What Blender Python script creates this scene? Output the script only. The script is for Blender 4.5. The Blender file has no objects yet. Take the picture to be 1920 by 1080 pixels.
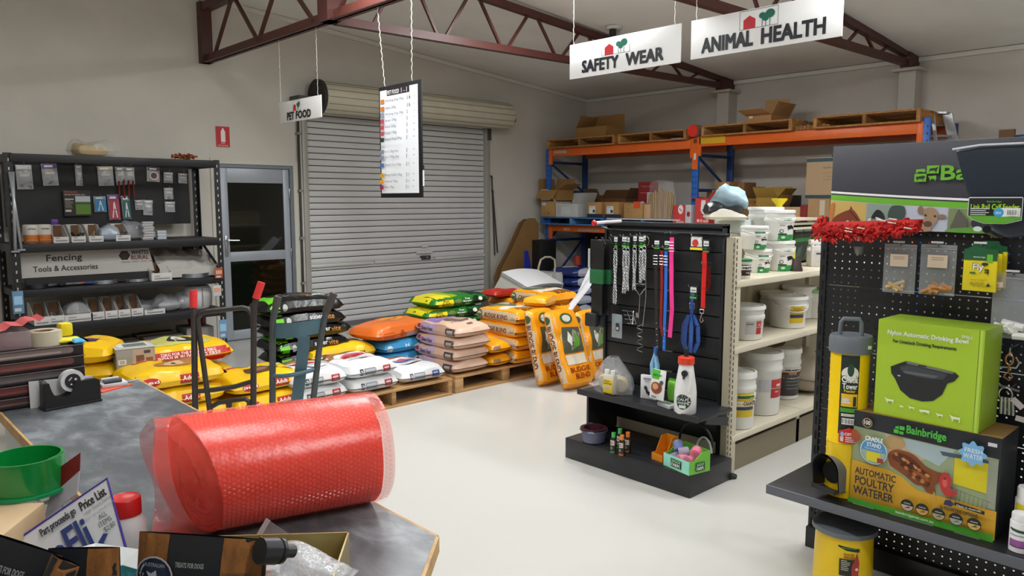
import bpy, bmesh, math, random
from math import sin, cos, pi, radians as R
from mathutils import Vector as V, Matrix, noise
from mathutils.bvhtree import BVHTree
from mathutils.geometry import tessellate_polygon
S = bpy.context.scene
C = S.collection
random.seed(4)
# ---------------- camera, world, lights, exposure
F, PITCH, YAW, EYE = 1420.0, R(6.6), R(43.2), 1.62
FW = V((sin(YAW)*cos(PITCH), cos(YAW)*cos(PITCH), -sin(PITCH)))
RT = V((cos(YAW), -sin(YAW), 0)); UP = RT.cross(FW)
cd = bpy.data.cameras.new('camera'); cam = bpy.data.objects.new('camera', cd); C.objects.link(cam)
cd.sensor_width = 36; cd.lens = 36*F/1920; cd.clip_start = .02; cd.clip_end = 100
cam.matrix_world = Matrix((( RT.x, UP.x, -FW.x, 0), (RT.y, UP.y, -FW.y, 0), (RT.z, UP.z, -FW.z, EYE), (0, 0, 0, 1)))
S.camera = cam
w = bpy.data.worlds.new('world'); S.world = w; w.use_nodes = True
w.node_tree.nodes['Background'].inputs[0].default_value = (.9, .93, 1, 1)
w.node_tree.nodes['Background'].inputs[1].default_value = .05
S.view_settings.view_transform = 'Standard'; S.view_settings.look = 'None'
S.view_settings.exposure = 0.0; S.view_settings.gamma = 1; S.view_settings.use_curve_mapping = False
LAMPS = [(.9, -1.2, 3.42), (.9, 1.6, 3.42), (.9, 4.6, 3.42), (4.9, -1.2, 3.5), (2.2, 2.6, 3.2), (4.9, 1.2, 3.5), (5.0, 4.5, 3.54), (3.0, 4.6, 3.5)]
LAMP_W = (36, 16, 12, 34, 22, 62, 70, 42)
TUBE_L = 27
for i, p in enumerate(LAMPS):
    l = bpy.data.lights.new('tube_light', 'AREA'); l.shape = 'RECTANGLE'; l.size = .16; l.size_y = 1.45
    l.energy = LAMP_W[i]; l.color = (.965, .99, 1)
    o = bpy.data.objects.new('tube_light', l); o.location = (p[0], p[1], p[2]-.075); C.objects.link(o)

# ---------------- helpers
def at(px, py, x=None, y=None, z=None, d=None):
    """the point of a plane x=, y=, z= (or at forward distance d) seen at a pixel of the photograph"""
    r = FW*F + RT*(px-960) - UP*(py-540); e = V((0, 0, EYE))
    t = (x-0)/r.x if x is not None else (y-0)/r.y if y is not None else (z-EYE)/r.z if z is not None else d/F
    return e + r*t
def lin(h):
    h = h.lstrip('#'); c = [int(h[i:i+2], 16)/255 for i in (0, 2, 4)]
    return tuple(v/12.92 if v <= .04045 else ((v+.055)/1.055)**2.4 for v in c)
MATS = {}
def M(h, r=.55, m=0.0, bump=0, bs=60, alpha=1, spec=.5, mot=0, ms=8, coat=0, trans=0):
    """cached procedural material: sRGB hex, roughness, metal, noise bump, mottling"""
    k = (h, r, m, bump, bs, alpha, spec, mot, ms, coat, trans)
    if k in MATS: return MATS[k]
    a = bpy.data.materials.new('paint_'+h.strip('#')); a.use_nodes = True
    nt = a.node_tree; b = nt.nodes['Principled BSDF']; c = lin(h)
    b.inputs['Base Color'].default_value = (*c, 1); b.inputs['Roughness'].default_value = r
    b.inputs['Metallic'].default_value = m; b.inputs['Specular IOR Level'].default_value = spec
    b.inputs['Coat Weight'].default_value = coat; b.inputs['Coat Roughness'].default_value = .12
    if trans: b.inputs['Transmission Weight'].default_value = trans
    if alpha < 1:
        b.inputs['Alpha'].default_value = alpha
    if bump or mot:
        tc = nt.nodes.new('ShaderNodeTexCoord')
    if bump:
        n = nt.nodes.new('ShaderNodeTexNoise'); n.inputs['Scale'].default_value = bs; n.inputs['Detail'].default_value = 3
        bp = nt.nodes.new('ShaderNodeBump'); bp.inputs['Strength'].default_value = bump; bp.inputs['Distance'].default_value = .01
        nt.links.new(tc.outputs['Object'], n.inputs['Vector']); nt.links.new(n.outputs['Fac'], bp.inputs['Height']); nt.links.new(bp.outputs['Normal'], b.inputs['Normal'])
    if mot:
        n = nt.nodes.new('ShaderNodeTexNoise'); n.inputs['Scale'].default_value = ms; n.inputs['Detail'].default_value = 6; n.inputs['Roughness'].default_value = .6
        rp = nt.nodes.new('ShaderNodeValToRGB'); e = rp.color_ramp.elements
        e[0].position = .3; e[1].position = .72
        e[0].color = (*[v*(1-mot) for v in c], 1); e[1].color = (*[min(1, v*(1+mot)) for v in c], 1)
        nt.links.new(tc.outputs['Object'], n.inputs['Vector']); nt.links.new(n.outputs['Fac'], rp.inputs['Fac']); nt.links.new(rp.outputs['Color'], b.inputs['Base Color'])
    MATS[k] = a
    return a
def clear(h='ffffff', a=.22, r=.12, bump=.5, bs=35):
    """thin clear plastic film: mostly see-through with gloss and crinkles"""
    k = ('clear', h, a, r, bump, bs)
    if k in MATS: return MATS[k]
    m = M(h, r, bump=bump, bs=bs, alpha=a, spec=.9).copy(); m.name = 'film_'+h; MATS[k] = m
    return m
def wood(h, r=.7, sx=(1, 14, 14), mot=.35):
    k = ('wood', h, sx)
    if k in MATS: return MATS[k]
    a = M(h, r, mot=mot, ms=2.2, bump=.3, bs=30).copy(); a.name = 'timber_'+h; nt = a.node_tree
    mp = nt.nodes.new('ShaderNodeMapping'); mp.inputs['Scale'].default_value = sx
    tc = [n for n in nt.nodes if n.type == 'TEX_COORD'][0]
    for n in nt.nodes:
        if n.type == 'TEX_NOISE': nt.links.new(mp.outputs[0], n.inputs['Vector'])
    nt.links.new(tc.outputs['Object'], mp.inputs['Vector']); MATS[k] = a
    return a

class MB:
    """collects shapes into one mesh with material slots"""
    def __init__(s, T=None): s.v = []; s.f = []; s.m = []; s.mats = []; s.sm = []; s.T = T or Matrix(); s.uv = None
    def slot(s, m):
        if m not in s.mats: s.mats.append(m)
        return s.mats.index(m)
    def add(s, vs, fs, m, smooth=False):
        n = len(s.v); k = s.slot(m)
        s.v += [s.T @ V(p) for p in vs]; s.f += [[n+i for i in f] for f in fs]; s.m += [k]*len(fs); s.sm += [smooth]*len(fs)
        return s
    def box(s, lo, hi, m, bev=0, T=None, taper=1):
        x0, y0, z0 = lo; x1, y1, z1 = hi
        vs = [V(p) for p in ((x0,y0,z0),(x1,y0,z0),(x1,y1,z0),(x0,y1,z0),(x0,y0,z1),(x1,y0,z1),(x1,y1,z1),(x0,y1,z1))]
        fs = [(3,2,1,0),(4,5,6,7),(0,1,5,4),(1,2,6,5),(2,3,7,6),(3,0,4,7)]
        if bev:
            b = bmesh.new(); bv = [b.verts.new(p) for p in vs]
            for f in fs: b.faces.new([bv[i] for i in f])
            bmesh.ops.bevel(b, geom=b.edges[:], offset=bev, segments=2, profile=.5, affect='EDGES')
            b.verts.index_update(); vs = [p.co.copy() for p in b.verts]; fs = [[q.index for q in f.verts] for f in b.faces]; b.free()
        if T: vs = [T @ p for p in vs]
        return s.add(vs, fs, m, bool(bev))
    def bar(s, a, b, w, h, m, up=(0, 0, 1)):
        """box beam from a to b, w wide and h high"""
        a, b = V(a), V(b); d = (b-a).normalized(); u = V(up); x = d.cross(u)
        if x.length < 1e-4: x = d.cross(V((0, 1, 0)))
        x.normalize(); z = x.cross(d)
        q = [x*sx*w/2 + z*sz*h/2 for sx, sz in ((-1,-1),(1,-1),(1,1),(-1,1))]
        return s.add([a+i for i in q]+[b+i for i in q], [(0,1,2,3),(7,6,5,4),(1,0,4,5),(2,1,5,6),(3,2,6,7),(0,3,7,4)], m)
    def tube(s, pts, r, m, n=8, closed=False, caps=True):
        pts = [V(p) for p in pts]; k = len(pts); vs = []; fs = []; pu = None
        rr = r if isinstance(r, (list, tuple)) else [r]*k
        for i, p in enumerate(pts):
            a = pts[i-1] if (i or closed) else p; b = pts[(i+1) % k] if (i < k-1 or closed) else p
            d = (b-a).normalized()
            if pu is None:
                pu = d.cross(V((0, 0, 1)))
                if pu.length < .05: pu = d.cross(V((0, 1, 0)))
            u = (pu - d*pu.dot(d)).normalized(); pu = u; w_ = d.cross(u)
            vs += [p + (u*cos(2*pi*j/n) + w_*sin(2*pi*j/n))*rr[i] for j in range(n)]
        for i in range(k if closed else k-1):
            for j in range(n):
                a, b = i*n, ((i+1) % k)*n
                fs.append((a+j, a+(j+1) % n, b+(j+1) % n, b+j))
        if caps and not closed: fs += [list(range(n))[::-1], [(k-1)*n+j for j in range(n)]]
        return s.add(vs, fs, m, True)
    def lathe(s, prof, m, n=28, c=(0, 0, 0), ax=None, ang=2*pi, sx=1, sy=1):
        """prof: (radius, height) list turned about z at c (or about axis ax)"""
        Q = Matrix.Translation(V(c)) @ ((V((0, 0, 1)).rotation_difference(V(ax)).to_matrix().to_4x4()) if ax else Matrix())
        vs = []; fs = []; full = ang > 2*pi-1e-3; cols = n if full else n+1
        for r_, z_ in prof:
            vs += [Q @ V((r_*cos(ang*j/n)*sx, r_*sin(ang*j/n)*sy, z_)) for j in range(cols)]
        for i in range(len(prof)-1):
            for j in range(n):
                a, b = i*cols, (i+1)*cols; j2 = (j+1) % cols
                fs.append((a+j, a+j2, b+j2, b+j))
        if full:
            if prof[0][0] > 1e-6: fs.append([j for j in range(n)][::-1])
            if prof[-1][0] > 1e-6: fs.append([(len(prof)-1)*cols+j for j in range(n)])
        return s.add(vs, fs, m, True)
    def prism(s, pts, t, m, o=(0, 0, 0), u=(1, 0, 0), v=(0, 0, 1)):
        """polygon in the plane o,u,v pushed t along -(u x v)"""
        o, u, v = V(o), V(u), V(v); n = u.cross(v).normalized(); k = len(pts)
        a = [o+u*p[0]+v*p[1] for p in pts]; b = [p-n*t for p in a]
        tr = [list(q) for q in tessellate_polygon([[V((p[0], p[1], 0)) for p in pts]])]
        return s.add(a+b, tr + [[i+k for i in q[::-1]] for q in tr] + [(i, (i+1) % k, (i+1) % k + k, i+k)[::-1] for i in range(k)], m)
    def grid(s, fn, nu, nv, m, smooth=True, cu=False):
        vs = [fn(i/nu, j/nv) for j in range(nv+1) for i in range(nu+1)]
        fs = [(j*(nu+1)+i, j*(nu+1)+i+1, (j+1)*(nu+1)+i+1, (j+1)*(nu+1)+i) for j in range(nv) for i in range(nu)]
        return s.add(vs, fs, m, smooth)
    def bvh(s): return BVHTree.FromPolygons([tuple(p) for p in s.v], s.f)
    def build(s, name, parent=None, label=None, kind=None, loc=None):
        me = bpy.data.meshes.new(name); me.from_pydata([tuple(p) for p in s.v], [], s.f)
        for m in s.mats: me.materials.append(m)
        me.polygons.foreach_set('material_index', s.m); me.polygons.foreach_set('use_smooth', s.sm)
        b = bmesh.new(); b.from_mesh(me); bmesh.ops.recalc_face_normals(b, faces=b.faces)
        if any(s.sm):
            for e in b.edges:
                if len(e.link_faces) == 2 and e.calc_face_angle(0) > .7: e.smooth = False
        b.to_mesh(me); b.free(); me.update()
        o = bpy.data.objects.new(name, me); C.objects.link(o)
        if parent: o.parent = parent
        if loc: o.location = loc
        if label: o['label'] = label
        if kind: o['kind'] = kind
        return o
def tag(o, label, cat, group=None):
    o['label'] = label; o['category'] = cat
    if group: o['group'] = group
    return o
def thing(name, label, cat, loc=(0, 0, 0), rz=0, group=None, rx=0, ry=0):
    o = bpy.data.objects.new(name, None); C.objects.link(o); o.empty_display_size = .05
    o.location = loc; o.rotation_euler = (rx, ry, rz); return tag(o, label, cat, group)
def struct(o): o['kind'] = 'structure'; return o
KIDS = {}
def dup(root, loc=None, rz=None, label=None, group=None, rot=None):
    def cp(o, par):
        c = o.copy(); C.objects.link(c)
        if par: c.parent = par
        for k in o.children: cp(k, c)
        return c
    c = cp(root, None)
    if loc is not None: c.location = loc
    if rz is not None: c.rotation_euler = (0, 0, rz)
    if rot is not None: c.rotation_euler = rot
    if label: c['label'] = label
    if group: c['group'] = group
    return c
TX = {}
def text2d(s, bold):
    k = (s, bold)
    if k not in TX:
        cu = bpy.data.curves.new('t', 'FONT'); cu.body = s; cu.resolution_u = 2; cu.offset = .008 if bold else 0; cu.fill_mode = 'FRONT'
        o = bpy.data.objects.new('t', cu); C.objects.link(o); dg = bpy.context.evaluated_depsgraph_get(); dg.update()
        me = bpy.data.meshes.new_from_object(o.evaluated_get(dg)); vs = [(p.co.x, p.co.y) for p in me.vertices]; fs = [list(p.vertices) for p in me.polygons]
        bpy.data.objects.remove(o); bpy.data.curves.remove(cu); bpy.data.meshes.remove(me)
        if not vs: vs = [(0, 0)]
        x0, x1, y0, y1 = min(p[0] for p in vs), max(p[0] for p in vs), min(p[1] for p in vs), max(p[1] for p in vs)
        TX[k] = ([((p[0]-x0)/max(x1-x0, 1e-6), (p[1]-y0)/max(y1-y0, 1e-6)) for p in vs], fs)
    return TX[k]
def ell(cx, cy, rx, ry, n=20, a0=0, a1=2*pi): return [(cx+rx*cos(a0+(a1-a0)*i/n), cy+ry*sin(a0+(a1-a0)*i/n)) for i in range(n+(a1-a0 < 6.2))]
def flat2d(it):
    k = it[0]
    if k == 'r': x0, y0, x1, y1 = it[1:5]; return [(x0,y0),(x1,y0),(x1,y1),(x0,y1)], [[0,1,2,3]]
    if k == 'e': p = ell(*it[1:5]); return p, [list(range(len(p)))]
    if k == 's':   # smoothed outline
        p = it[1]; n = len(p); o_ = []
        for i in range(n):
            a, b, c, d = p[i-1], p[i], p[(i+1) % n], p[(i+2) % n]
            for t_ in (0, .25, .5, .75): o_.append(tuple(.5*(2*b[q]+(c[q]-a[q])*t_+(2*a[q]-5*b[q]+4*c[q]-d[q])*t_*t_+(3*b[q]-a[q]-3*c[q]+d[q])*t_**3) for q in (0, 1)))
        return o_, [list(q) for q in tessellate_polygon([[V((a, b, 0)) for a, b in o_]])]
    if k == 'p': return it[1], [list(q) for q in tessellate_polygon([[V((a, b, 0)) for a, b in it[1]]])]
    if k == 'l':
        vs = []; fs = []; p = it[1]; w_ = it[2]/2
        for a, b in zip(p, p[1:]):
            d = V((b[0]-a[0], b[1]-a[1])); d.normalize(); n = V((-d.y, d.x))*w_; d = d*w_*.6; i = len(vs)
            vs += [(a[0]+n.x-d.x, a[1]+n.y-d.y), (a[0]-n.x-d.x, a[1]-n.y-d.y), (b[0]-n.x+d.x, b[1]-n.y+d.y), (b[0]+n.x+d.x, b[1]+n.y+d.y)]; fs.append([i, i+1, i+2, i+3])
        return vs, fs
    if k == 't':
        vs, fs = text2d(it[1], False); x0, y0, x1, y1 = it[2:6]
        return [(x0+(x1-x0)*a, y0+(y1-y0)*b) for a, b in vs], fs
def art(items, parent, o, u, v, bvh=None, step=.03, off=.0012, name='label', r=.5, label=None, dist=.5, keep=False):
    """flat print: draws 2-D items on the plane o,u,v, or projects them onto a mesh (bvh) along the plane's normal"""
    o, u, v = V(o), V(u), V(v); n = u.cross(v).normalized(); mb = MB()
    ex = []
    for li, it in enumerate(items):
        if it[0] == 't' and len(it) > 7 and it[7]:      # heavy lettering: four shifted copies, each a hair in front of the last
            w_ = .022*(it[5]-it[3])*it[7]; ex += [(li+.2*k, ('t', it[1], it[2]+c, it[3]+d, it[4]+c, it[5]+d, it[6], 0)) for k, (c, d) in enumerate(((-w_, w_), (w_, w_), (w_, -w_), (-w_, -w_)))]
        else: ex.append((li, it))
    for li, it in ex:
        col = it[6] if it[0] == 't' else it[-1]
        m = M(col, r) if isinstance(col, str) else col
        vs, fs = flat2d(it)
        if bvh:
            b = bmesh.new(); bv = [b.verts.new((p[0], p[1], 0)) for p in vs]
            for f in fs:
                try: b.faces.new([bv[i] for i in f])
                except ValueError: pass
            for ax in (0, 1):
                lo, hi = min(p[ax] for p in vs), max(p[ax] for p in vs); k = int((hi-lo)/step)
                for i in range(1, k+1):
                    c = [0, 0, 0]; c[ax] = lo+(hi-lo)*i/(k+1); nn = [0, 0, 0]; nn[ax] = 1
                    bmesh.ops.bisect_plane(b, geom=b.verts[:]+b.edges[:]+b.faces[:], plane_co=c, plane_no=nn)
            b.verts.index_update(); v3 = []; ok = []
            for p in b.verts:
                w3 = o+u*p.co.x+v*p.co.y; h = bvh.ray_cast(w3+n*dist, -n)
                ok.append(keep or h[0] is not None); v3.append(h[0]+n*(off+li*.0004) if h[0] is not None else w3+n*(off+li*.0004))
            f3 = [[q.index for q in f.verts] for f in b.faces if all(ok[q.index] for q in f.verts)]; b.free()
        else:
            v3 = [o+u*p[0]+v*p[1]+n*(off+li*.0004) for p in vs]; f3 = fs
        if f3: mb.add(v3, f3, m, bool(bvh))
    me = bpy.data.meshes.new(name); me.from_pydata([tuple(p) for p in mb.v], [], mb.f)
    for m in mb.mats: me.materials.append(m)
    me.polygons.foreach_set('material_index', mb.m); me.update()
    ob = bpy.data.objects.new(name, me); C.objects.link(ob)
    if parent: ob.parent = parent
    if label: ob['label'] = label
    return ob
X, Y, Z = V((1, 0, 0)), V((0, 1, 0)), V((0, 0, 1))
def lines(x0, y0, x1, y1, n, col, fill=.5, seed=1):
    """rows of small print too fine to read"""
    rg = random.Random(seed); h = (y1-y0)/n
    return [('r', x0, y1-h*(i+fill), x0+(x1-x0)*rg.uniform(.55, 1), y1-h*i, col) for i in range(n)]
def barcode(x0, y0, x1, y1, n=12):
    w_ = (x1-x0)/(n*2); return [('r', x0, y0, x1, y1, 'f4f4f2')] + [('r', x0+w_*(2*i+.5), y0+(y1-y0)*.15, x0+w_*(2*i+.5+(.6 if i % 3 else 1.1)), y1-(y1-y0)*.1, '202020') for i in range(n)]
# ---------------- the room
YB, XR, XL, YF, RX = 8.5, 9.68, -2.94, -4.0, 3.37      # gable wall, right wall, left wall, rear wall, ridge
def ztop(x): return 3.277 + (XR-RX-abs(x-RX))*.088
def paint(h, bump=.15, mot=.05): return M(h, .62, bump=bump, bs=90, mot=mot, ms=1.4)
WALLC = paint('d0ccc3'); WR = paint('cbc5bc'); CEIL = paint('f0eee9')
def floormat():
    a = M('c9c7c1', .22, bump=.02, bs=5, mot=.015, ms=.6, spec=.45).copy(); a.name = 'sealed_concrete_paint'; nt = a.node_tree; b = nt.nodes['Principled BSDF']
    tc = nt.nodes.new('ShaderNodeTexCoord'); n = nt.nodes.new('ShaderNodeTexNoise'); n.inputs['Scale'].default_value = 2.3; n.inputs['Detail'].default_value = 8
    mr = nt.nodes.new('ShaderNodeMapRange'); mr.inputs[1].default_value = .35; mr.inputs[2].default_value = .7; mr.inputs[3].default_value = .2; mr.inputs[4].default_value = .3
    nt.links.new(tc.outputs['Object'], n.inputs[0]); nt.links.new(n.outputs[0], mr.inputs[0]); return a
m = MB(); m.box((XL-.15, YF-.15, -.12), (XR+.15, YB+1.6, 0), floormat()); struct(m.build('floor'))
m = MB()
def wallpiece(x0, x1, z0, z1=None):
    pts = [(x0, z0), (x1, z0)]
    if z1 is not None: pts += [(x1, z1), (x0, z1)]
    else:
        pts += [(x1, ztop(x1)+.02)]
        if x0 < RX < x1: pts += [(RX, ztop(RX)+.02)]
        pts += [(x0, ztop(x0)+.02)]
    m.prism(pts, .16, WALLC, (0, YB, 0))
wallpiece(XL-.15, 3.44, 0); wallpiece(3.44, 4.38, 2.03); wallpiece(4.38, 4.52, 0); wallpiece(4.52, 7.5, 2.78); wallpiece(7.5, XR+.15, 0)
struct(m.build('wall_back'))
m = MB(); m.box((XR, YF-.15, 0), (XR+.15, YB+.16, 3.30), WR); struct(m.build('wall_right'))
m = MB(); m.box((XL-.15, YF-.15, 0), (XL, YB+.16, 3.30), WR); struct(m.build('wall_left'))
m = MB(); m.prism([(XL-.15, 0), (XR+.15, 0), (XR+.15, 3.3), (RX, ztop(RX)+.02), (XL-.15, 3.3)], .15, WR, (0, YF, 0)); struct(m.build('wall_rear'))
m = MB()
for s in (-1, 1):
    xe = RX+s*(XR-RX+.15); ze = ztop(xe)
    vs = [(RX, YF-.1, ztop(RX)), (xe, YF-.1, ze), (xe, YB+.16, ze), (RX, YB+.16, ztop(RX))]; m.add(vs+[(a, b, c+.1) for a, b, c in vs], [(0,1,2,3),(4,5,6,7),(0,1,5,4),(1,2,6,5),(2,3,7,6),(3,0,4,7)], CEIL)
struct(m.build('ceiling'))
CORN = M('dedbd2', .6)
m = MB(); m.bar((RX, YB-.02, ztop(RX)-.03), (XR, YB-.02, ztop(XR)-.03), .035, .05, CORN); struct(m.build('trim_1'))
m = MB(); m.bar((XR-.02, YF, ztop(XR)-.03), (XR-.02, YB, ztop(XR)-.03), .035, .05, CORN); struct(m.build('trim_2'))
# painted columns on the right wall under the truss ends
CO = M('c2beb4', .55)
for i, yc in enumerate((5.81, 3.41)):
    m = MB(); m.box((XR-.22, yc-.09, 0), (XR, yc+.09, 3.1), CO); m.box((XR-.3, yc-.15, 3.1), (XR, yc+.15, 3.13), CO)
    struct(m.build('trim_%d' % (3+i)))
# personnel door
ALU = M('a6adb6', .42, .2); DKG = M('11140f', .04, spec=.6, alpha=.93)
m = MB(); W0, W1, HD = 3.44, 4.38, 2.03; TRIMM = M('cfccc0', .5)
m.box((W0-.06, YB-.015, 0), (W0+.01, YB+.1, HD+.06), TRIMM); m.box((W1-.01, YB-.015, 0), (W1+.06, YB+.1, HD+.06), TRIMM); m.box((W0+.01, YB-.015, HD), (W1-.01, YB+.1, HD+.06), TRIMM)
dj = struct(m.build('door_1'))
m = MB()
for a, b in (((W0+.01, 0), (W0+.05, HD)), ((W1-.05, 0), (W1-.01, HD)), ((W0+.05, HD-.04), (W1-.05, HD))): m.box((a[0], YB, a[1]), (b[0], YB+.09, b[1]), M('7c848c', .45, .3))
m.build('door_frame', dj)
m = MB()
for a, b in (((3.495, .01), (3.575, 1.985)), ((4.25, .01), (4.325, 1.985)), ((3.575, 1.82), (4.25, 1.985)), ((3.575, .92), (4.25, 1.03)), ((3.575, .01), (4.25, .12))): m.box((a[0], YB+.015, a[1]), (b[0], YB+.06, b[1]), ALU, .003)
m.build('door_leaf', dj)
for z0, z1 in ((.12, .92), (1.03, 1.82)):
    m = MB(); m.box((3.575, YB+.035, z0), (4.25, YB+.041, z1), DKG); m.build('glass_pane', dj)
m = MB(); m.box((3.515, YB+.0, .98), (3.55, YB+.015, 1.22), M('b6babd', .3, .9), .004); m.tube([(3.53, YB+.01, 1.17), (3.53, YB-.05, 1.17), (3.66, YB-.05, 1.165)], .009, M('c6cacc', .25, .9)); m.build('door_handle', dj)
for z in (.3, .98, 1.7):
    m = MB(); m.box((4.315, YB+.0, z-.06), (4.34, YB+.02, z+.06), M('a7adb0', .35, .8), .003); m.build('hinge', dj)
# the dark yard beyond the door
m = MB(); m.box((2.6, YB+1.5, 0), (5.2, YB+1.55, 2.4), M('2a2a22', .9, mot=.5, ms=3)); struct(m.build('wall_outside'))
# roller door
rd = bpy.data.objects.new('door_2', None); C.objects.link(rd); struct(rd)
SL = M('d6d6d6', .45, 0, mot=.05, ms=2); P = .0765; NS = 36
def slatmesh(flat):
    m = MB(); prof = [(.016, 0), (-.001, .002), (-.003, .012), (-.008, .03), (-.008, .05), (-.003, .0685), (.016, .072), (.016, P)]
    if flat: prof = [(a*.8, b) for a, b in prof]
    vs = []; fs = []
    for x in (4.56, 7.46): vs += [(x, a, b) for a, b in prof]
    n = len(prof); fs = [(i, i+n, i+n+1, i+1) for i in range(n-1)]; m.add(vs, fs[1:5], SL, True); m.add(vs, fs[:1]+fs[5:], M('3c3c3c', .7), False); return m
o0 = None
for i in range(NS):
    if o0 is None: o0 = slatmesh(0).build('slat', rd); o0.location = (0, YB+.06, .06)
    else: c = o0.copy(); c.location = (0, YB+.06, .06+P*i); C.objects.link(c)
m = MB(); m.box((4.56, YB+.04, 0), (7.46, YB+.085, .06), M('77767a', .5, .3)); m.build('bottom_rail', rd)
GU = M('adaba3', .45, .2)
for x0, x1 in ((4.5, 4.57), (7.45, 7.52)):
    m = MB(); m.box((x0, YB-.02, 0), (x1, YB+.09, 2.78), GU, .004); m.build('guide', rd)
m = MB(); m.tube([(4.445, YB-.03, 0), (4.445, YB-.03, 2.7)], .016, M('44443f', .6)); [m.box((4.42, YB-.06, z), (4.47, YB, z+.03), M('8b8b84', .5)) for z in (.6, 1.15, 1.72, 2.4)]; m.build('chain_cover', rd)
RW = M('dcdcd8', .35, .2)
for x0, x1 in ((4.56, 5.5), (5.52, 6.5), (6.515, 7.45)):
    m = MB(); m.box((x0, YB+.02, .79), (x1, YB+.055, .825), RW, .003); m.build('lock_bar', rd)
m = MB(); m.box((6.27, YB-.0, .80), (6.42, YB+.05, .855), M('3b3b3a', .5), .006); m.tube([(6.345, YB+.04, .83), (6.345, YB-.03, .83)], .018, M('b0b0ac', .3, .8)); m.build('lock', rd)
m = MB(); m.box((6.2, YB+.025, .885), (6.47, YB+.045, .92), M('d6d6d0', .5)); m.box((6.29, YB+.03, .97), (6.4, YB+.045, 1.0), M('d6d6d0', .5)); m.build('maker_plate', rd)
# drum in its ribbed casing
dy, dz, dr = 8.30, 2.84, .19; DR = M('cfc9b4', .5, mot=.06, ms=5); DT = M('9b8566', .7)
m = MB(); n = 14
m.lathe([(0, 4.66), (dr*.97, 4.66), (dr, 4.68), (dr, 7.66), (dr*.97, 7.70), (0, 7.7)], DR, 14, (0, dy, dz), ax=(1, 0, 0)); m.build('drum_casing', rd)
m = MB()
for k in range(14):
    a = 2*pi*k/14; m.bar((4.67, dy+cos(a)*dr, dz+sin(a)*dr), (7.69, dy+cos(a)*dr, dz+sin(a)*dr), .006, .006, M('8d8874', .7))
m.build('casing_seam', rd)
m = MB(); m.lathe([(0, 4.60), (.21, 4.60), (.21, 4.645), (0, 4.645)], M('2b2a28', .5), 24, (0, dy, dz), ax=(1, 0, 0)); m.build('chain_wheel', rd)
m = MB(); m.tube([(4.38, dy, dz-.03), (7.86, dy, dz-.03)], .022, M('55544f', .6)); m.box((4.36, dy-.03, dz-.09), (4.6, YB, dz-.0), M('4b4a46', .6)); m.box((7.78, dy-.03, dz-.07), (7.84, YB, dz+.0), M('3f3e3a', .6)); m.build('bracket', rd)
m = MB(); m.box((7.47, YB-.05, 2.5), (7.52, YB+.02, 2.74), M('4a4742', .6)); m.build('guide_head', rd)
# fire extinguisher sign and the two thin rods by the roller door
m = MB(); m.box((3.46, YB-.006, 2.215), (3.615, YB-.001, 2.44), M('c4161c', .4)); t = m.build('safety_sign'); tag(t, 'red and white fire extinguisher sign on the wall above the black shelving', 'sign')
art([('p', [(.055, .055), (.105, .055), (.105, .17), (.092, .19), (.068, .19), (.055, .17)], 'eeeeea'), ('r', .07, .19, .09, .205, 'eeeeea'), ('t', 'FIRE', .055, .033, .1, .046, 'f2f0ea'), ('t', 'EXTINGUISHER', .02, .008, .135, .022, 'f2f0ea')], t, (3.46, YB-.006, 2.215), X, Z)
for a, b, l in (((7.545, YB-.03, 1.93), (7.60, YB-.03, .80), 'longer of two thin dark rods hanging beside the roller door'), ((7.565, YB-.03, 1.72), (7.655, YB-.03, .84), 'shorter thin dark rod hanging beside the roller door')):
    m = MB(); m.tube([a, b], .010, M('3a332c', .5)); m.tube([a, (a[0], a[1], a[2]+.04), (a[0], YB, a[2]+.05)], .012, M('1c1c1c', .5)); tag(m.build('pull_rod'), l, 'rod')
# ---------------- roof girder and trusses
OX = M('4d2620', .5, mot=.12, ms=6); OXL = M('5a2d25', .5, mot=.12, ms=6)
g = thing('roof_girder', 'brown steel lattice girder running along the ridge from the back wall', 'girder', (RX, YB, 3.1))
zt = 3.72
m = MB(); m.box((-.05, -12.4, 0), (.05, -.02, .012), OX); m.box((-.012, -12.4, .0), (.012, -.02, .09), OXL); m.build('bottom_chord', g)
m = MB(); m.box((-.05, -12.4, zt-3.1-.08), (.05, -.02, zt-3.1), OX); m.build('top_chord', g)
m = MB(); m.box((-.06, -.1, 0), (.06, 0, zt-3.1+.02), OX); m.build('end_post', g)
for yc in (5.81, 3.41, 1.0, -1.4):
    m = MB(); m.box((-.07, yc-YB-.08, .0), (.07, yc-YB+.08, zt-3.1), OX); m.build('gusset_post', g)
prev = None; ys = [8.24, 7.7, 7.17, 6.65, 6.08]
for k in range(4):
    a, b = ys[k], ys[k+1]; m = MB(); m.bar((0, a-YB+(-.02 if k % 2 == 0 else .0), .05 if k % 2 == 0 else .58), (0, b-YB, .58 if k % 2 == 0 else .05), .03, .03, OX); m.build('web_bar', g)
for yc in (5.81, 3.41, 1.0):
    for k in range(4):
        a = yc-.15-k*.525; b = a-.5; m = MB(); m.bar((0, a-YB, .05 if k % 2 == 0 else .58), (0, b-YB, .58 if k % 2 == 0 else .05), .03, .03, OX); m.build('web_bar', g)
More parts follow.
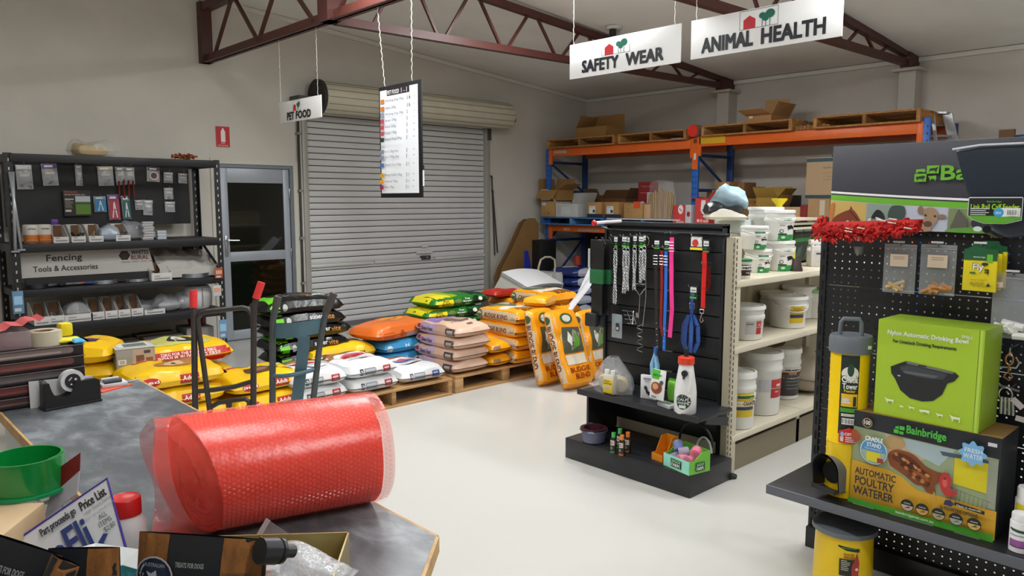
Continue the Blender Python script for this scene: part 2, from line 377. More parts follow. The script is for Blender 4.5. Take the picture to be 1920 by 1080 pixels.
for i, yc in enumerate((5.81, 3.41, 1.0, -1.4)):
    t = thing('roof_truss', ['brown lattice roof truss behind the SAFETY WEAR sign, farthest from view', 'brown lattice roof truss crossing behind the ANIMAL HEALTH sign', 'brown lattice roof truss overhead, out in front of the signs', 'brown lattice roof truss behind the viewer'][i], 'truss', (RX, yc, 3.1), group='roof trusses')
    b0, b1 = V((.05, 0, .02)), V((6.28, 0, .09)); t0, t1 = V((.05, 0, .62)), V((6.28, 0, .16))
    m = MB(); m.bar(b0, b1, .07, .07, OX); m.build('bottom_chord', t)
    m = MB(); m.bar(t0, t1, .07, .07, OX); m.build('top_chord', t)
    m = MB(); m.box((5.98, -.05, .03), (6.3, .05, .2), OX); m.build('end_plate', t)
    for k in range(8):
        xb, xt = .37+.8*k, .78+.8*k
        if xb > 5.6: break
        B = lambda x: b0.lerp(b1, (x-.05)/6.23); T_ = lambda x: t0.lerp(t1, (x-.05)/6.23)
        m = MB(); m.bar(B(xb+.04), T_(xt-.05), .026, .026, OX); m.build('web_bar', t)
        if xt+.36 < 5.9: m = MB(); m.bar(T_(xt+.05), B(xt+.36), .026, .026, OX); m.build('web_bar', t)
# tube light battens above the aisles (the lamps themselves)
for i, p in enumerate(LAMPS):
    t = thing('batten_light', 'white twin-tube batten light %s, outside the picture' % ['behind the counter', 'above the counter', 'left of the ridge by the yellow sacks', 'behind the viewer on the right', 'above the bubble wrap roll', 'before the pegboard stand', 'between the roof trusses', 'just left of the ridge girder'][i], 'light', (p[0], p[1], p[2]), group='batten lights')
    m = MB(); m.box((-.06, -.75, -.0), (.06, .75, .05), M('e8e8e4', .4), .006); m.build('batten_body', t)
    for s in (-1, 1):
        m = MB(); m.tube([(0, s*.6, .05), (0, s*.6, ztop(p[0])-p[2]+.0)], .006, M('b0b0b0', .4, .5)); m.build('hanger', t)
    for s in (-1, 1):
        e = bpy.data.materials.get('lamp_tube')
        if not e:
            e = bpy.data.materials.new('lamp_tube'); e.use_nodes = True; b = e.node_tree.nodes['Principled BSDF']; b.inputs['Emission Color'].default_value = (.965, .99, 1, 1); b.inputs['Emission Strength'].default_value = TUBE_L
        m = MB(); m.tube([(s*.04, -.7, -.022), (s*.04, .7, -.022)], .014, e); m.build('tube', t)
# cable reel / outlet on the ceiling
p = at(1152, 45, z=3.56); t = thing('ceiling_outlet', 'ceiling power outlet with a bunch of looped black cable', 'outlet', (p.x, p.y, ztop(p.x)-.0)); t.scale = (1.5, 1.5, 1.2)
m = MB(); m.lathe([(0, 0), (.06, 0), (.06, -.03), (0, -.035)], M('cfcdc6', .5), 18); m.build('ceiling_plate', t)
m = MB(); m.box((-.05, -.03, -.09), (-.01, .01, -.03), M('26262a', .5), .006); m.box((.0, -.02, -.10), (.04, .02, -.03), M('9a988f', .5), .006); m.build('plug', t)
m = MB()
for k in range(4):
    m.tube([(.03+.035*sin(a)*(1+.2*k), .01*k, -.17-.10*cos(a)-.012*k) for a in [2*pi*j/16 for j in range(16)]], .007, M('1a1a1c', .5), 6, closed=True)
m.tube([(-.03, 0, -.07), (-.05, 0, -.13), (0, 0, -.16), (.03, 0, -.1)], .006, M('1a1a1c', .5), 6); m.build('cable', t)
# ---------------- hanging signs over the aisles
LOGO_R, LOGO_G, INK = 'c8202a', '14705c', '16181f'
def logo(cx, y0, w_, h, full=True):
    it = [('l', [(cx-w_/2, y0), (cx-w_/2, y0+h), (cx+w_/2, y0+h), (cx+w_/2, y0), (cx-w_/2, y0)], h*.025, '3a3c48')]
    bx = cx-w_/2+w_*.1; bw = w_*.32; it.append(('p', [(bx, y0), (bx+bw, y0), (bx+bw, y0+h*.5), (bx+bw/2, y0+h*.72), (bx, y0+h*.5)], LOGO_R))
    for ex, ey, er in ((.60, .6, .10), (.69, .42, .09), (.80, .64, .14)):
        it += [('r', cx-w_/2+w_*ex-w_*.008, y0, cx-w_/2+w_*ex+w_*.008, y0+h*ey, '2c4a44'), ('e', cx-w_/2+w_*ex, y0+h*ey, w_*er*.9, h*er*1.7, LOGO_G)]
    return it
def hang_sign(words, x, y0, y1, z0, z1, label, lg, tx, zs, tilt=0):
    t = thing('hanging_sign', label, 'sign', (x, (y0+y1)/2, z0), rz=tilt, group='hanging aisle signs'); L = y0-y1; h = z1-z0
    m = MB(); m.box((-.004, -L/2, 0), (.004, L/2, h), M('f4f4f3', .45), .0015); m.build('sign_board', t)
    art(logo(*lg)+tx, t, (-.0045, L/2, 0), -Y, Z, name='lettering', off=.001)
    for s in zs:
        m = MB(); yy = L/2-s; n = 26; zt_ = (3.1 if x < 4 else ztop(x))-z0
        m.tube([(0.003*sin(k*2.4), yy+.003*cos(k*2.4), h-.02+(zt_-h+.02)*k/n) for k in range(n+1)], .0022, M('d8d6cc', .4, .4), 5); m.build('string', t)
    return t
hang_sign('', RX, 6.768, 5.99, 2.335, 2.525, 'small white PET FOOD sign hanging from the ridge girder near the roller door', (.34, .095, .16, .085), [('t', 'PET', .16, .02, .29, .085, INK, 2.4), ('t', 'FOOD', .33, .02, .60, .085, INK, 2.4)], (.03, .72))
hang_sign('', 5.0, 4.588, 3.445, 2.665, 2.955, 'white SAFETY WEAR sign hanging by chains, nearest the ceiling outlet', (.51, .15, .29, .125), [('t', 'SAFETY', .15, .04, .54, .135, INK, 2.4), ('t', 'WEAR', .62, .04, .985, .135, INK, 2.4)], (.04, 1.08))
hang_sign('', 5.0, 3.356, 2.215, 2.672, 2.955, 'white ANIMAL HEALTH sign hanging by chains, rightmost of the signs', (.55, .15, .29, .125), [('t', 'ANIMAL', .10, .035, .51, .135, INK, 2.4), ('t', 'HEALTH', .58, .035, 1.03, .135, INK, 2.4)], (.04, 1.08))
# price board
t = thing('price_board', 'tall black-edged whiteboard price list headed PET FOOD hanging from the girder', 'price board', (RX, 4.82, 1.64), rz=R(-2)); L, h = .57, .85
m = MB(); m.box((-.008, -L/2, 0), (.008, L/2, h), M('15151a', .4), .003); m.build('board_frame', t)
m = MB(); m.box((-.010, -L/2+.035, .035), (-.0075, L/2-.02, h-.03), M('f2f5fb', .35)); m.build('white_panel', t)
it = [('r', .12, .775, .43, .82, '2a1a22'), ('t', 'PET FOOD', .13, .782, .29, .812, 'e8e8e8', True), ('t', '1-1', .32, .78, .40, .815, 'b8b8c0')]
for i, (s, zz, c, w_) in enumerate((('Working Dog 20kg', .725, 'd0782a', .28), ('Adult 20kg', .67, 'd0782a', .17), ('Working Dog 20kg', .622, '8c94a8', .28), ('Senior 20kg', .575, 'b85058', .18), ('Adult 20kg', .527, 'b85058', .17), ('Puppy 12kg', .48, 'b85058', .18), ('Happy Dog 20kg', .433, '25352a', .26), ('6 x 1.2kg tins', .34, '8890a0', .21), ('12 x 700g tins', .298, '8890a0', .22), ('Chunk 12 x 1.2kg', .238, '4a70b0', .25), ('Meaty Grills 10kg', .16, 'd8a030', .27), ('Seafood 10kg', .112, 'd8a030', .2), ('Adult 10kg', .068, '9a2a5a', .15))):
    it += [('r', .03, zz-.004, .085, zz+.028, c), ('t', s, .095, zz, .095+w_*.92, zz+.024, '4a4c58'), ('t', '$', .40, zz-.004, .412, zz+.028, '33343c')]
    if i < 2: it.append(('t', '6', .425, zz, .445, zz+.035, '33343c'))
    elif i > 8: it.append(('t', '11', .425, zz, .445, zz+.025, '8a8c98'))
    it.append(('r', .49, zz+.012, .51, zz+.018, 'a8acb8'))
art(it, t, (-.0105, L/2, 0), -Y, Z, name='lettering', off=.0008)
for s in (.08, .45):
    m = MB(); n = 30; zt_ = 3.1-1.64; m.tube([(.004*sin(k*2.2), L/2-s+(-.0+.09*(1 if s < .2 else -.1))*k/n+.004*cos(k*2.2), h-.02+(zt_-h+.02)*k/n) for k in range(n+1)], .003, M('d8d6cc', .4, .3), 5); m.build('string', t)
m = MB(); m.tube([(-.0, -L/2-.012, .2), (0, -L/2-.012, .085)], .006, M('e8e8e8', .4)); m.tube([(0, -L/2-.012, .2), (0, -L/2-.012, .235)], .007, M('1b1b1f', .4)); m.build('marker_pen', t)
# ---------------- shared builders for goods
BLK = M('17171b', .5, bump=.05); BLK2 = M('202126', .45); WHT = M('ecebe8', .5); KRAFT = M('b58a56', .75, mot=.08, ms=5); KDARK = M('8f6a42', .8)
def bag_mb(L, W, T, m, p=3.6, q=3.0, wr=.008, seed=0, flange=.02, nu=34, nv=22, sag=0, m2=None, pinch=.03):
    """a filled sack lying flat: x along its length, z up from 0"""
    b = MB()
    def fn(side):
        def g(i, j):
            s, t = 2*i-1, 2*j-1
            s = max(-1, min(1, s*1.0)); k = 1+flange/(L/2)
            se = min(1, abs(s)*k); h = max(0, 1-se**p)**.31 * max(0, 1-abs(t)**q)**.27
            x = s*(L/2)*(1-pinch*(1-t*t)*0); y = t*(W/2)*(1-.045*(abs(s)**4)-.0*h)*(1 + .03*(1-s*s))
            x *= (1+.02*(1-t*t)) - pinch*abs(t)**6
            n = noise.noise(V((x*5+seed*7.1, y*5, side*3.0)))*2.2+noise.noise(V((x*14+seed, y*9+3, side)))*.9 + .8*noise.noise(V((x*30, y*12+seed, side)))*abs(s)**2
            z = T*.42 + side*(T*(.58 if side > 0 else .42))*h + (wr*n*h**.5 if side > 0 else 0) - sag*s*s*T
            return (x, y, max(z, .0 if side < 0 else .002) if not sag else z)
        return g
    b.grid(fn(1), nu, nv, m); b.grid(fn(-1), nu, nv, m2 or m)
    return b
BAGN = [0]
def bag(name, label, cat, loc, rz, L, W, T, m, items=(), group=None, side=None, end=None, seed=None, rot=None, **k):
    BAGN[0] += 1; seed = BAGN[0] if seed is None else seed
    t = thing(name, label, cat, loc, rz, group)
    if rot: t.rotation_euler = rot
    b = bag_mb(L, W, T, m, seed=seed, **k); b.build('sack_body', t); h = b.bvh()
    if items: art(items, t, (-L/2, -W/2, 0), X, Y, bvh=h, step=.04, off=.0022, name='print', r=.35)
    if side: art(side, t, (-L/2, 0, 0), X, Z, bvh=h, step=.03, off=.0022, name='side_print', r=.35)   # long side facing -y
    if end: art(end, t, (0, -W/2, 0), Y, Z, bvh=h, step=.03, off=.0022, name='end_print', r=.35)       # short end facing +x
    return t
def carton(label, loc, rz, L, W, H, mat=None, flaps=None, items=(), items_x=(), group=None, cat='box', name='cardboard_box', tape=True, rx=0):
    """cardboard box; flaps: None = taped shut, else 4 opening angles (front, back, left, right) in degrees; front faces -y"""
    mat = mat or KRAFT; t = thing(name, label, cat, loc, rz, group, rx=rx)
    b = MB(); th = .004
    if flaps is None: b.box((-L/2, -W/2, 0), (L/2, W/2, H), mat, min(.004, H/10))
    else:
        b.box((-L/2, -W/2, 0), (L/2, W/2, th), mat); b.box((-L/2, -W/2, th), (L/2, -W/2+th, H), mat); b.box((-L/2, W/2-th, th), (L/2, W/2, H), mat)
        b.box((-L/2, -W/2+th, th), (-L/2+th, W/2-th, H), mat); b.box((L/2-th, -W/2+th, th), (L/2, W/2-th, H), mat)
    b.build('box_body', t)
    if flaps is not None:
        for k, a in enumerate(flaps):
            if a is None: continue
            ln, dp = (L, W/2) if k < 2 else (W, min(W/2, L/2)); A = R(a)
            T = Matrix.Translation(((0, -W/2, H), (0, W/2, H), (-L/2, 0, H), (L/2, 0, H))[k]) @ Matrix.Rotation((0, pi, -pi/2, pi/2)[k], 4, 'Z')
            # hinge at origin, flap leaves along -y when open flat (a = 90), straight up at a = 0
            f = MB(T); f.box((-ln/2+.003, -th, 0), (ln/2-.003, 0, dp), mat, T=Matrix.Rotation(A, 4, 'X')); f.build('flap', t)
    elif tape:
        f = MB(); f.box((-L/2-.0005, -.025, H), (L/2+.0005, .025, H+.0008), M('c9a671', .3)); f.box((-L/2-.001, -.025, H-.07), (-L/2, .025, H), M('c9a671', .3)); f.build('tape', t)
    if items: art(items, t, (-L/2, -W/2, 0), X, Z)
    if items_x: art(items_x, t, (-L/2, W/2, 0), -Y, Z, name='side_label')
    return t
def bucket(label, loc, r, h, rz=0, items=(), body=None, lid=None, group=None, handle=True, name='lidded_bucket', ribs=1, taper=.9, cat='bucket', lw=None, hang=-.2):
    body = body or M('e4e3de', .38); lid = lid or M('eeeeea', .35); t = thing(name, label, cat, loc, rz, group)
    b = MB(); rb = r*taper; pr = [(rb*.93, 0), (rb, .006), (r*.985, h*.86)]
    for k in range(ribs): z = h*(.80-.07*k); pr += []
    pr = [(0, 0)]+pr[:2]
    zz = h*.8-.045*ribs
    f = lambda z: rb+(r-rb)*z/h
    pr.append((f(zz), zz))
    for k in range(ribs):
        z = zz+.045*k+.008; pr += [(f(z)+.006, z), (f(z)+.006, z+.02), (f(z), z+.028)]
    pr += [(f(h*.9), h*.9), (r*.99, h*.95), (0, h*.95)]
    b.lathe(pr, body, 30); b.build('bucket_body', t)
    l = MB(); l.lathe([(0, h*.9), (r*1.02, h*.9), (r*1.05, h*.905), (r*1.05, h*.955), (r*1.03, h), (r*.93, h), (r*.91, h*.975), (0, h*.975)], lid, 30); l.build('lid', t)
    if handle:
        m = MB(); a = [pi*k/14 for k in range(15)]; m.tube([(r*1.06*cos(x), -r*1.02*sin(x)*.95*(1+.1*0)-.003, h*.85+hang*sin(x)*h) for x in a], .0035, M('dcdcd6', .35), 6); m.build('handle', t)
    if items: art(items, t, (0, -r*1.2, 0), X, Z, bvh=b.bvh(), step=.018, off=.0012, r=.4, dist=.01)
    return t
def stub_bin(L=.055, W=.2, H=.095):
    pass
# ---------------- black boltless shelving of fencing tools against the back wall
SX0, SX1, SY0, SY1, SH = 1.36, 3.17, 7.80, 8.40, 2.03
sh = thing('shelving_unit', 'black boltless shelving unit of fencing tools against the back wall', 'shelving', (SX0, SY0, 0)); w_, d_ = SX1-SX0, SY1-SY0
def post(x, y):
    m = MB(); m.box((x-.03, y-.004, 0), (x+.03, y+.004, SH), BLK); sx = 1 if x < w_/2 else -1; ex = x-.03*sx
    m.box((min(ex, ex+.006*sx), min(y, y+(.05 if y < d_/2 else -.05)), 0), (max(ex, ex+.006*sx), max(y, y+(.05 if y < d_/2 else -.05)), SH), BLK); m.build('post', sh)
    m = MB(); s2 = M('c9c9c4', .6)
    for k in range(26):
        z = .08+k*.075
        if z > SH-.05: break
        m.prism([(-.004, 0), (.004, 0), (.007, .026), (-.004, .026)], .001, s2, (x, y-.0045, z), X, Z)
        m.prism([(-.004, 0), (.004, 0), (.007, .026), (-.004, .026)], .001, s2, (ex-.0045*sx if 0 else ex, y+.025, z), Y*(-1), Z)
    m.build('slot_row', sh, kind='stuff')
for x in (0, w_):
    for y in (0, d_): post(x, y)
LV = [(.50, .075), (.83, .065), (1.235, .075), (SH-.005, .07)]
for z, hh in LV:
    for y in (0, d_):
        m = MB(); m.box((.01, y-.018 if y == 0 else y-.01, z-hh), (w_-.01, y+.01 if y == 0 else y+.018, z+.0), BLK, .003); m.build('beam', sh)
    for x in (0, w_):
        m = MB(); m.box((x-.02, .01, z-hh), (x+.02, d_-.01, z-.002), BLK); m.build('side_beam', sh)
    if z < 2:
        m = MB(); m.box((.02, .0, z-.014), (w_-.02, d_, z-.001), M('38383a', .6)); m.build('shelf_board', sh)
m = MB(); m.bar((w_, .02, .9), (w_, d_-.02, 1.22), .02, .02, BLK); m.build('brace', sh)
m = MB(); m.box((.03, d_-.12, 1.375), (w_-.11, d_-.105, 1.955), M('121316', .6, bump=.05)); m.build('back_panel', sh)
# the maker's header card standing on the shelf
m = MB(); m.prism([(0, 0), (1.13, 0), (1.08, .26), (0, .26)], .004, M('b9b6b2', .5), (0, 0, 0), X, Z); t = m.build('header_card'); t.location = (1.42, 7.92, .925); t.rotation_euler = (0, 0, 0)
tag(t, 'grey header card reading Fencing Tools and Accessories on the black shelving', 'sign')
art([('t', 'Fencing', .20, .125, .49, .20, '2c2a2c', True), ('t', 'Tools & Accessories', .09, .05, .62, .10, '2c2a2c', True), ('p', ell(.86, .165, .052, .05, 6), '2a2224'), ('e', .86, .165, .03, .03, '47262a'), ('t', 'WHITES', .92, .17, 1.08, .21, '29272a', True), ('t', 'RURAL', .92, .12, 1.08, .16, '6e2c26', True), ('t', 'FENCING   TRELLIS   GATES   WIRE', .83, .095, 1.12, .107, '4a4444')], t, (0, 0, 0), X, Z, name='lettering')
m = MB(); m.box((1.45, 7.90, .84), (2.48, 8.0, .92), M('1c1b1d', .6)); tag(m.build('dark_carton'), 'long low dark carton under the Fencing header card', 'box')
# fluffy things on the top
def fluff(label, loc, rx, ry, rz_, cols, n, seed):
    t = thing('packed_lasso', label, 'rope', loc); rg = random.Random(seed); m = MB()
    for k in range(n):
        a = rg.uniform(0, 2*pi); q = rg.uniform(.3, 1); p0 = V((cos(a)*rx*q, sin(a)*ry*q, .012+rg.uniform(0, rz_)*(1-q*.6)))
        b = a+rg.uniform(-.8, .8); p1 = V((cos(b)*rx*q*1.05, sin(b)*ry*q, max(.01, p0.z+rg.uniform(-.02, .02))))
        m.tube([p0, (p0+p1)/2+V((0, 0, rg.uniform(.0, .02))), p1], .006, M(cols[k % len(cols)], .7), 5)
    m.build('strands', t, kind='stuff'); return t
t = fluff('orange bristly bundle on the top right of the black shelving', (2.9, 7.92, SH), .13, .09, .045, ('8a4a1a', 'b86228', '6e3a14'), 90, 1)
t = thing('bagged_gloves', 'clear plastic bag of yellow goods on top of the black shelving', 'bag', (2.05, 7.98, SH+.0), .1)
bag_mb(.30, .22, .11, M('c9a23e', .6), wr=.02, seed=3).build('yellow_goods', t); b = bag_mb(.40, .28, .14, clear('d8d8d0', .35), wr=.03, seed=5); b.T = Matrix(); o = b.build('film', t); o.location = (.02, 0, -.005)
# hanging packets on the black panel (front plane y = 8.28)
YP = 8.265
PK = {}
def packet(label, x, z, w2, h2, items, film=None, name='hanging_packet', fill=None, group='packets hanging on the black shelving panel', y=YP, tilt=0, fz=None):
    t = thing(name, label, 'packet', (x, y, z), group=group); t.rotation_euler = (0, R(tilt), 0)
    m = MB(); m.grid(lambda i, j: ((i-.5)*w2, -.004-.018*max(0, sin(pi*i))**.5*max(0, sin(pi*j*.95)), -h2*j), 8, 10, film or clear('d8dce0', .5)); m.grid(lambda i, j: ((i-.5)*w2, -.002, -h2*j), 2, 2, film or clear('d8dce0', .5)); m.build('pouch', t)
    if fill:
        m = MB(); rg = random.Random(int(x*999))
        for k in range(fill[1]):
            a = V((rg.uniform(-.32, .32)*w2, -.012, -h2*rg.uniform(*(fz or (.5, .92))))); b2 = a+V((rg.uniform(-.3, .3)*w2, -.004, rg.uniform(-.12, .12)*h2)); b2.x = max(-.4*w2, min(.4*w2, b2.x)); b2.z = max(-h2*.95, b2.z)
            m.tube([a, b2], fill[2] if len(fill) > 2 else .006, M(fill[0], .45), 6)
        m.build('contents', t)
    m = MB(); m.tube([(0, .11, .012), (0, -.05, .012), (0, -.055, .02)], .003, M('9a9aa0', .3, .8), 5); m.build('hook', t)
    if items: art(items, t, (-w2/2, -.022, -h2), X, Z, off=.001)
    return t
def hx(px, py): p = at(px, py, y=YP); return p.x, p.z
HG = [  # px, py (top middle), width, height, header colour, art colour, contents, label
 (43, 309, .13, .225, 'd8d4dc', 'c9c9cc', ('8d9297', 6), 'large clear packet, leftmost of the top row on the black panel'),
 (91, 307, .13, .205, '6a4a98', 'c9c9cc', ('6d8c94', 6), 'clear packet with a purple header card and round grey fittings'),
 (146, 309, .06, .2, 'a8aab0', 'c9c9cc', ('8b8b88', 3), 'narrow clear packet hanging alone left of the brown card packet'),
 (196, 312, .14, .19, 'c9b596', 'b2a493', ('a79b8c', 8), 'packet with a brown card header and pale contents on the black panel'),
 (224, 313, .09, .18, '8a8688', '6c4440', ('7c4f48', 4), 'packet of long red handled pliers, left one of two'),
 (242, 314, .09, .17, '90908e', '7b5048', ('8a8680', 4), 'packet of long red handled pliers, right one of two'),
 (287, 314, .125, .145, '4a3a5c', 'cfc6b2', ('b8b2a8', 3), 'square packet with a purple circle of wire'),
 (315, 323, .09, .11, 'b4b4b6', '85868a', ('8d8f92', 4), 'small grey packet, topmost of the column of three'),
 (342, 325, .09, .105, 'a8a8ac', '7b7c80', ('8b8c90', 4), 'small grey packet hanging alone at the right end of the top row'),
 (315, 352, .09, .12, 'b4b4b6', '8c8d92', ('8a8c90', 4), 'small grey packet, middle of the column of three'),
 (318, 378, .1, .11, 'b8b8bc', '9a9ba0', ('97999c', 5), 'small grey packet, lowest of the column of three'),
 (186, 368, .11, .155, '7a9cba', '3b86b6', ('4a90c0', 6, .009), 'bright blue packet beside the mowing picture card'),
 (211, 365, .105, .25, '7a3a8c', 'b03a4a', ('c03040', 5, .01), 'tall purple and red packet hanging on the lower row'),
 (234, 367, .08, .235, '4c8890', '2c6058', ('2f7c78', 4, .01), 'tall teal packet hanging on the lower row'),
 (260, 375, .08, .1, 'a6a8aa', '7c7e82', ('8c8e90', 5), 'small grey packet left of the tall grey packet'),
 (277, 375, .09, .155, 'b6b8ba', '8e9094', ('94969a', 6), 'tall grey packet at the right end of the lower row')]
for px, py, a, b_, hc, ac, fl, lb in HG:
    x, z = hx(px, py)
    it = [('r', .004, b_*.80, a-.004, b_-.003, hc), ('r', a*.15, b_*.84, a*.7, b_*.93, 'e6e4e0')]
    if 'circle' in lb: it += [('e', a/2, b_*.40, a*.36, a*.36, ac), ('e', a/2, b_*.42, a*.24, a*.24, '5a3a60')]
    elif 'blue' in lb or 'tall purple' in lb or 'teal' in lb: it += [('r', .006, .01, a-.006, b_*.78, ac), ('l', [(a*.5, b_*.7), (a*.42, b_*.4), (a*.3, b_*.1)], .01, 'c8dce4'), ('l', [(a*.5, b_*.7), (a*.6, b_*.4), (a*.68, b_*.1)], .01, 'd8e0e4')]
    else: it += [('r', a*.2, b_*.52, a*.78, b_*.62, 'd2d0cc')]
    packet(lb, x, z, a, b_, it, fill=fl, tilt=random.uniform(-3, 3))
    if 'pliers' in lb:
        m = MB(); m.tube([(x-.02, YP-.03, z-b_+.04), (x-.025, YP-.03, z-b_-.13)], .009, M('7a1d1a', .4)); m.tube([(x+.02, YP-.03, z-b_+.04), (x+.025, YP-.03, z-b_-.13)], .009, M('7a1d1a', .4)); tag(m.build('plier_handle'), lb.replace('packet of long', 'pair of').replace('pliers', 'handles below the plier packet'), 'tool')
x, z = hx(143, 357)
m = MB(); m.box((0, -.006, 0), (.235, 0, .245), M('23221f', .5)); t = m.build('picture_card'); t.location = (x-.12, YP-.02, z-.245); tag(t, 'dark display card with a photo of a green paddock, hanging on the black panel', 'card')
art([('r', .10, .015, .23, .19, 'c4cad0'), ('r', .10, .015, .23, .12, '5f8a2c'), ('r', .10, .11, .23, .135, '3f5a2a'), ('t', 'STRIP GRAZING', .01, .22, .12, .238, 'b04a28', True), ('t', 'SOLAR POWERED REEL', .01, .198, .19, .21, 'd8d4c8'), ('r', .01, .155, .085, .165, 'd0ccc0'), ('r', .01, .04, .06, .06, 'd8d4c8')]+lines(.01, .07, .085, .15, 7, '8a867c'), t, (0, -.006, 0), X, Z)
# goods on the shelf boards, fronts at the front beam
def sbin(label, x, y, z, W=.105, D=.26, H=.17, insert=True, goods=None, group='white card bins on the black shelving', items=(), low=.075):
    t = thing('card_bin', label, 'bin', (x, y, z), group=group); m = MB(); th = .003; c = M('d9d7d4', .6)
    m.box((0, 0, 0), (W, D, th), c); m.box((0, 0, th), (W, th, low), c); m.box((0, D-th, th), (W, D, H), c); m.build('bin_body', t)
    for xx in (0, W-th):
        m = MB(); m.prism([(th, th), (D-th, th), (D-th, H), (D*.62, H), (th, low)], th, c, (xx, 0, 0), Y, Z); m.build('bin_side', t)
    if insert:
        m = MB(); m.box((W*.25, D*.55, th), (W*.8, D*.57, H*.97), M('6b4a30', .8)); m.build('divider', t)
    if goods:
        m = MB(); rg = random.Random(int(x*1000))
        for k in range(14): p = V((rg.uniform(.02, W-.02), rg.uniform(.03, D*.5), rg.uniform(.02, low+.02))); m.tube([p, p+V((rg.uniform(-.02, .02), rg.uniform(-.03, .03), rg.uniform(0, .02)))], .008, M(goods, .4, .3), 6)
        m.build('contents', t, kind='stuff')
    art([('r', W*.1, .012, W*.92, .034, 'c4c4c4'), ('r', W*.12, .016, W*.9, .022, '5a5a5e'), ('r', W*.12, .04, W*.4, .05, '9a9a9c')]+list(items), t, (0, 0, 0), X, Z)
    return t
F0 = 7.83
def fx(px, z, y=F0): return at(px, 376+0, y=y).x
for px, w2, lb, ins, gd in ((48, .12, 'white card bin at the left end of the lowest visible shelf', 1, None), (77, .12, 'white card bin with loose grey fittings, second from the left end', 1, '77777a'), (157, .115, 'white card bin right of the wide bin of bagged wire', 1, None), (185, .105, 'white card bin in the middle of the lowest row, second right of the wide bin', 1, None), (210, .105, 'white card bin with a dark fitting in it, third right of the wide bin', 1, '34363a'), (235, .105, 'white card bin, rightmost with a tall brown divider on the lowest row', 1, None)):
    sbin(lb, fx(px, .5), F0, .50, w2, insert=ins, goods=gd, H=.19)
sbin('wide low white card bin filled with bagged wire on the lowest row', fx(107, .5), F0, .50, .23, H=.09, insert=False, low=.07)
sbin('empty low white card bin at the right of the lowest row', fx(260, .5), F0, .50, .19, H=.07, insert=False, low=.05)
def film_lump(label, loc, L, W, T, h='c9ccd0', a=.45, rz=0, seed=1, core=None, cat='bag', name='plastic_bag'):
    t = thing(name, label, cat, loc, rz); bag_mb(L, W, T, clear(h, a), wr=.03, seed=seed, p=2.2, q=2.0).build('film', t)
    if core:
        m = MB()
        for k in range(3): m.tube([(cos(a_)*L*.28*(1-.1*k), sin(a_)*W*.28*(1-.1*k), T*.3+.012*k) for a_ in [2*pi*j/18 for j in range(18)]], .008, M(core, .35, .5), 6, closed=True)
        m.build('wire_coil', t)
    return t
film_lump('clear bag of coiled wire standing in the wide low bin', (fx(107, .5)+.12, F0+.12, .51), .24, .22, .17, core='a98a78', seed=2)
film_lump('crumpled clear bag of bandage rolls right of the card bins', (fx(303, .5)+.03, F0+.14, .502), .26, .24, .17, core='8c8090', seed=4)
film_lump('smaller crumpled clear bag between the bandage bag and white drum', (fx(338, .5)+.02, F0+.15, .502), .17, .2, .17, seed=6)
film_lump('flat clear plastic spread behind the low bin', (fx(268, .5)+.05, F0+.36, .502), .3, .3, .12, seed=9)
t = thing('white_drum', 'white ribbed plastic drum at the right end of the lowest visible shelf', 'drum', (fx(375, .5), F0+.2, .50)); m = MB()
m.lathe([(0, 0), (.12, 0), (.142, .03), (.147, .1), (.147, .15), (.14, .2), (.115, .235), (0, .24)], M('d8d8d8', .4), 30); m.build('drum_body', t)
m = MB(); m.tube([(0.0, -.149, .22), (.003, -.15, .12), (.0, -.148, .03)], .004, M('8a8a8a', .5), 6); [m.box((-.006, -.153, .03+.016*k), (.006, -.147, .038+.016*k), M('9a9a9a', .5)) for k in range(12)]; m.build('lacing', t)
# middle shelf: coils, tools, a card bin and crumpled paper
def coil(label, px, py, r, z, c='a8abb0', n=4):
    p = at(px, py, z=z); y = min(max(p.y, SY0+r*.6), SY1-r*.8) if 0 else F0+r*.85; x = at(px, py, y=y).x
    t = thing('wire_coil', label, 'wire', (x, y, z)); m = MB()
    for k in range(n):
        for q in (0, 1): m.tube([(cos(a)*(r-.008*q), sin(a)*(r-.008*q)*.9, .006+.009*k) for a in [2*pi*j/28 for j in range(28)]], .0052, M(c, .28, .9), 6, closed=True)
    m.build('strands', t, kind='stuff'); return t
coil('coil of shiny galvanised wire in the middle of the middle shelf', 191, 520, .13, .83)
coil('coil of shiny wire just left of the white card bin, middle shelf', 254, 517, .11, .83, 'b0b3b8', 3)
coil('large coil of galvanised wire at the right end of the middle shelf', 360, 507, .17, .83, 'a0a5ac', 5)
coil('dark grey coil at the left end of the middle shelf', 66, 527, .10, .83, '4a4a4e', 4)
sbin('white card bin standing on the middle shelf among the wire', fx(277, .83), F0, .83, .19, H=.17, insert=True, goods='c9c9cc', group=None)
def tool(label, px, cols, z, L=.16, rz=.3, y=F0+.07):
    t = thing('hand_tool', label, 'tool', (fx(px, z, y), y, z), rz); m = MB()
    for s in (-1, 1): m.tube([(0, 0, .02), (L*.5, s*.02, .022), (L, s*.03, .018)], [.009, .012, .01], M(cols[0], .5), 8)
    m.build('handles', t); m = MB(); m.box((-.07, -.02, .008), (.01, .02, .032), M(cols[1], .35, .8), .006); m.build('jaws', t); return t
tool('pliers with dark handles at the left of the middle shelf', 92, ('2e2a26', '55565a'), .83); tool('pliers with yellow handle tips on the middle shelf', 112, ('8c7c34', '44464a'), .83, rz=.6)
tool('pliers with blue handles on the middle shelf', 140, ('2c4a8c', '6a6c70'), .83, rz=-.2); tool('orange handled cutter before the first coil', 126, ('a8482c', '5a5c60'), .83, rz=.1)
t = thing('crumpled_paper', 'crumpled white packing paper on the middle shelf behind the wire coil', 'paper', (fx(345, .83, 8.05)-.02, 8.08, .845)); m = MB()
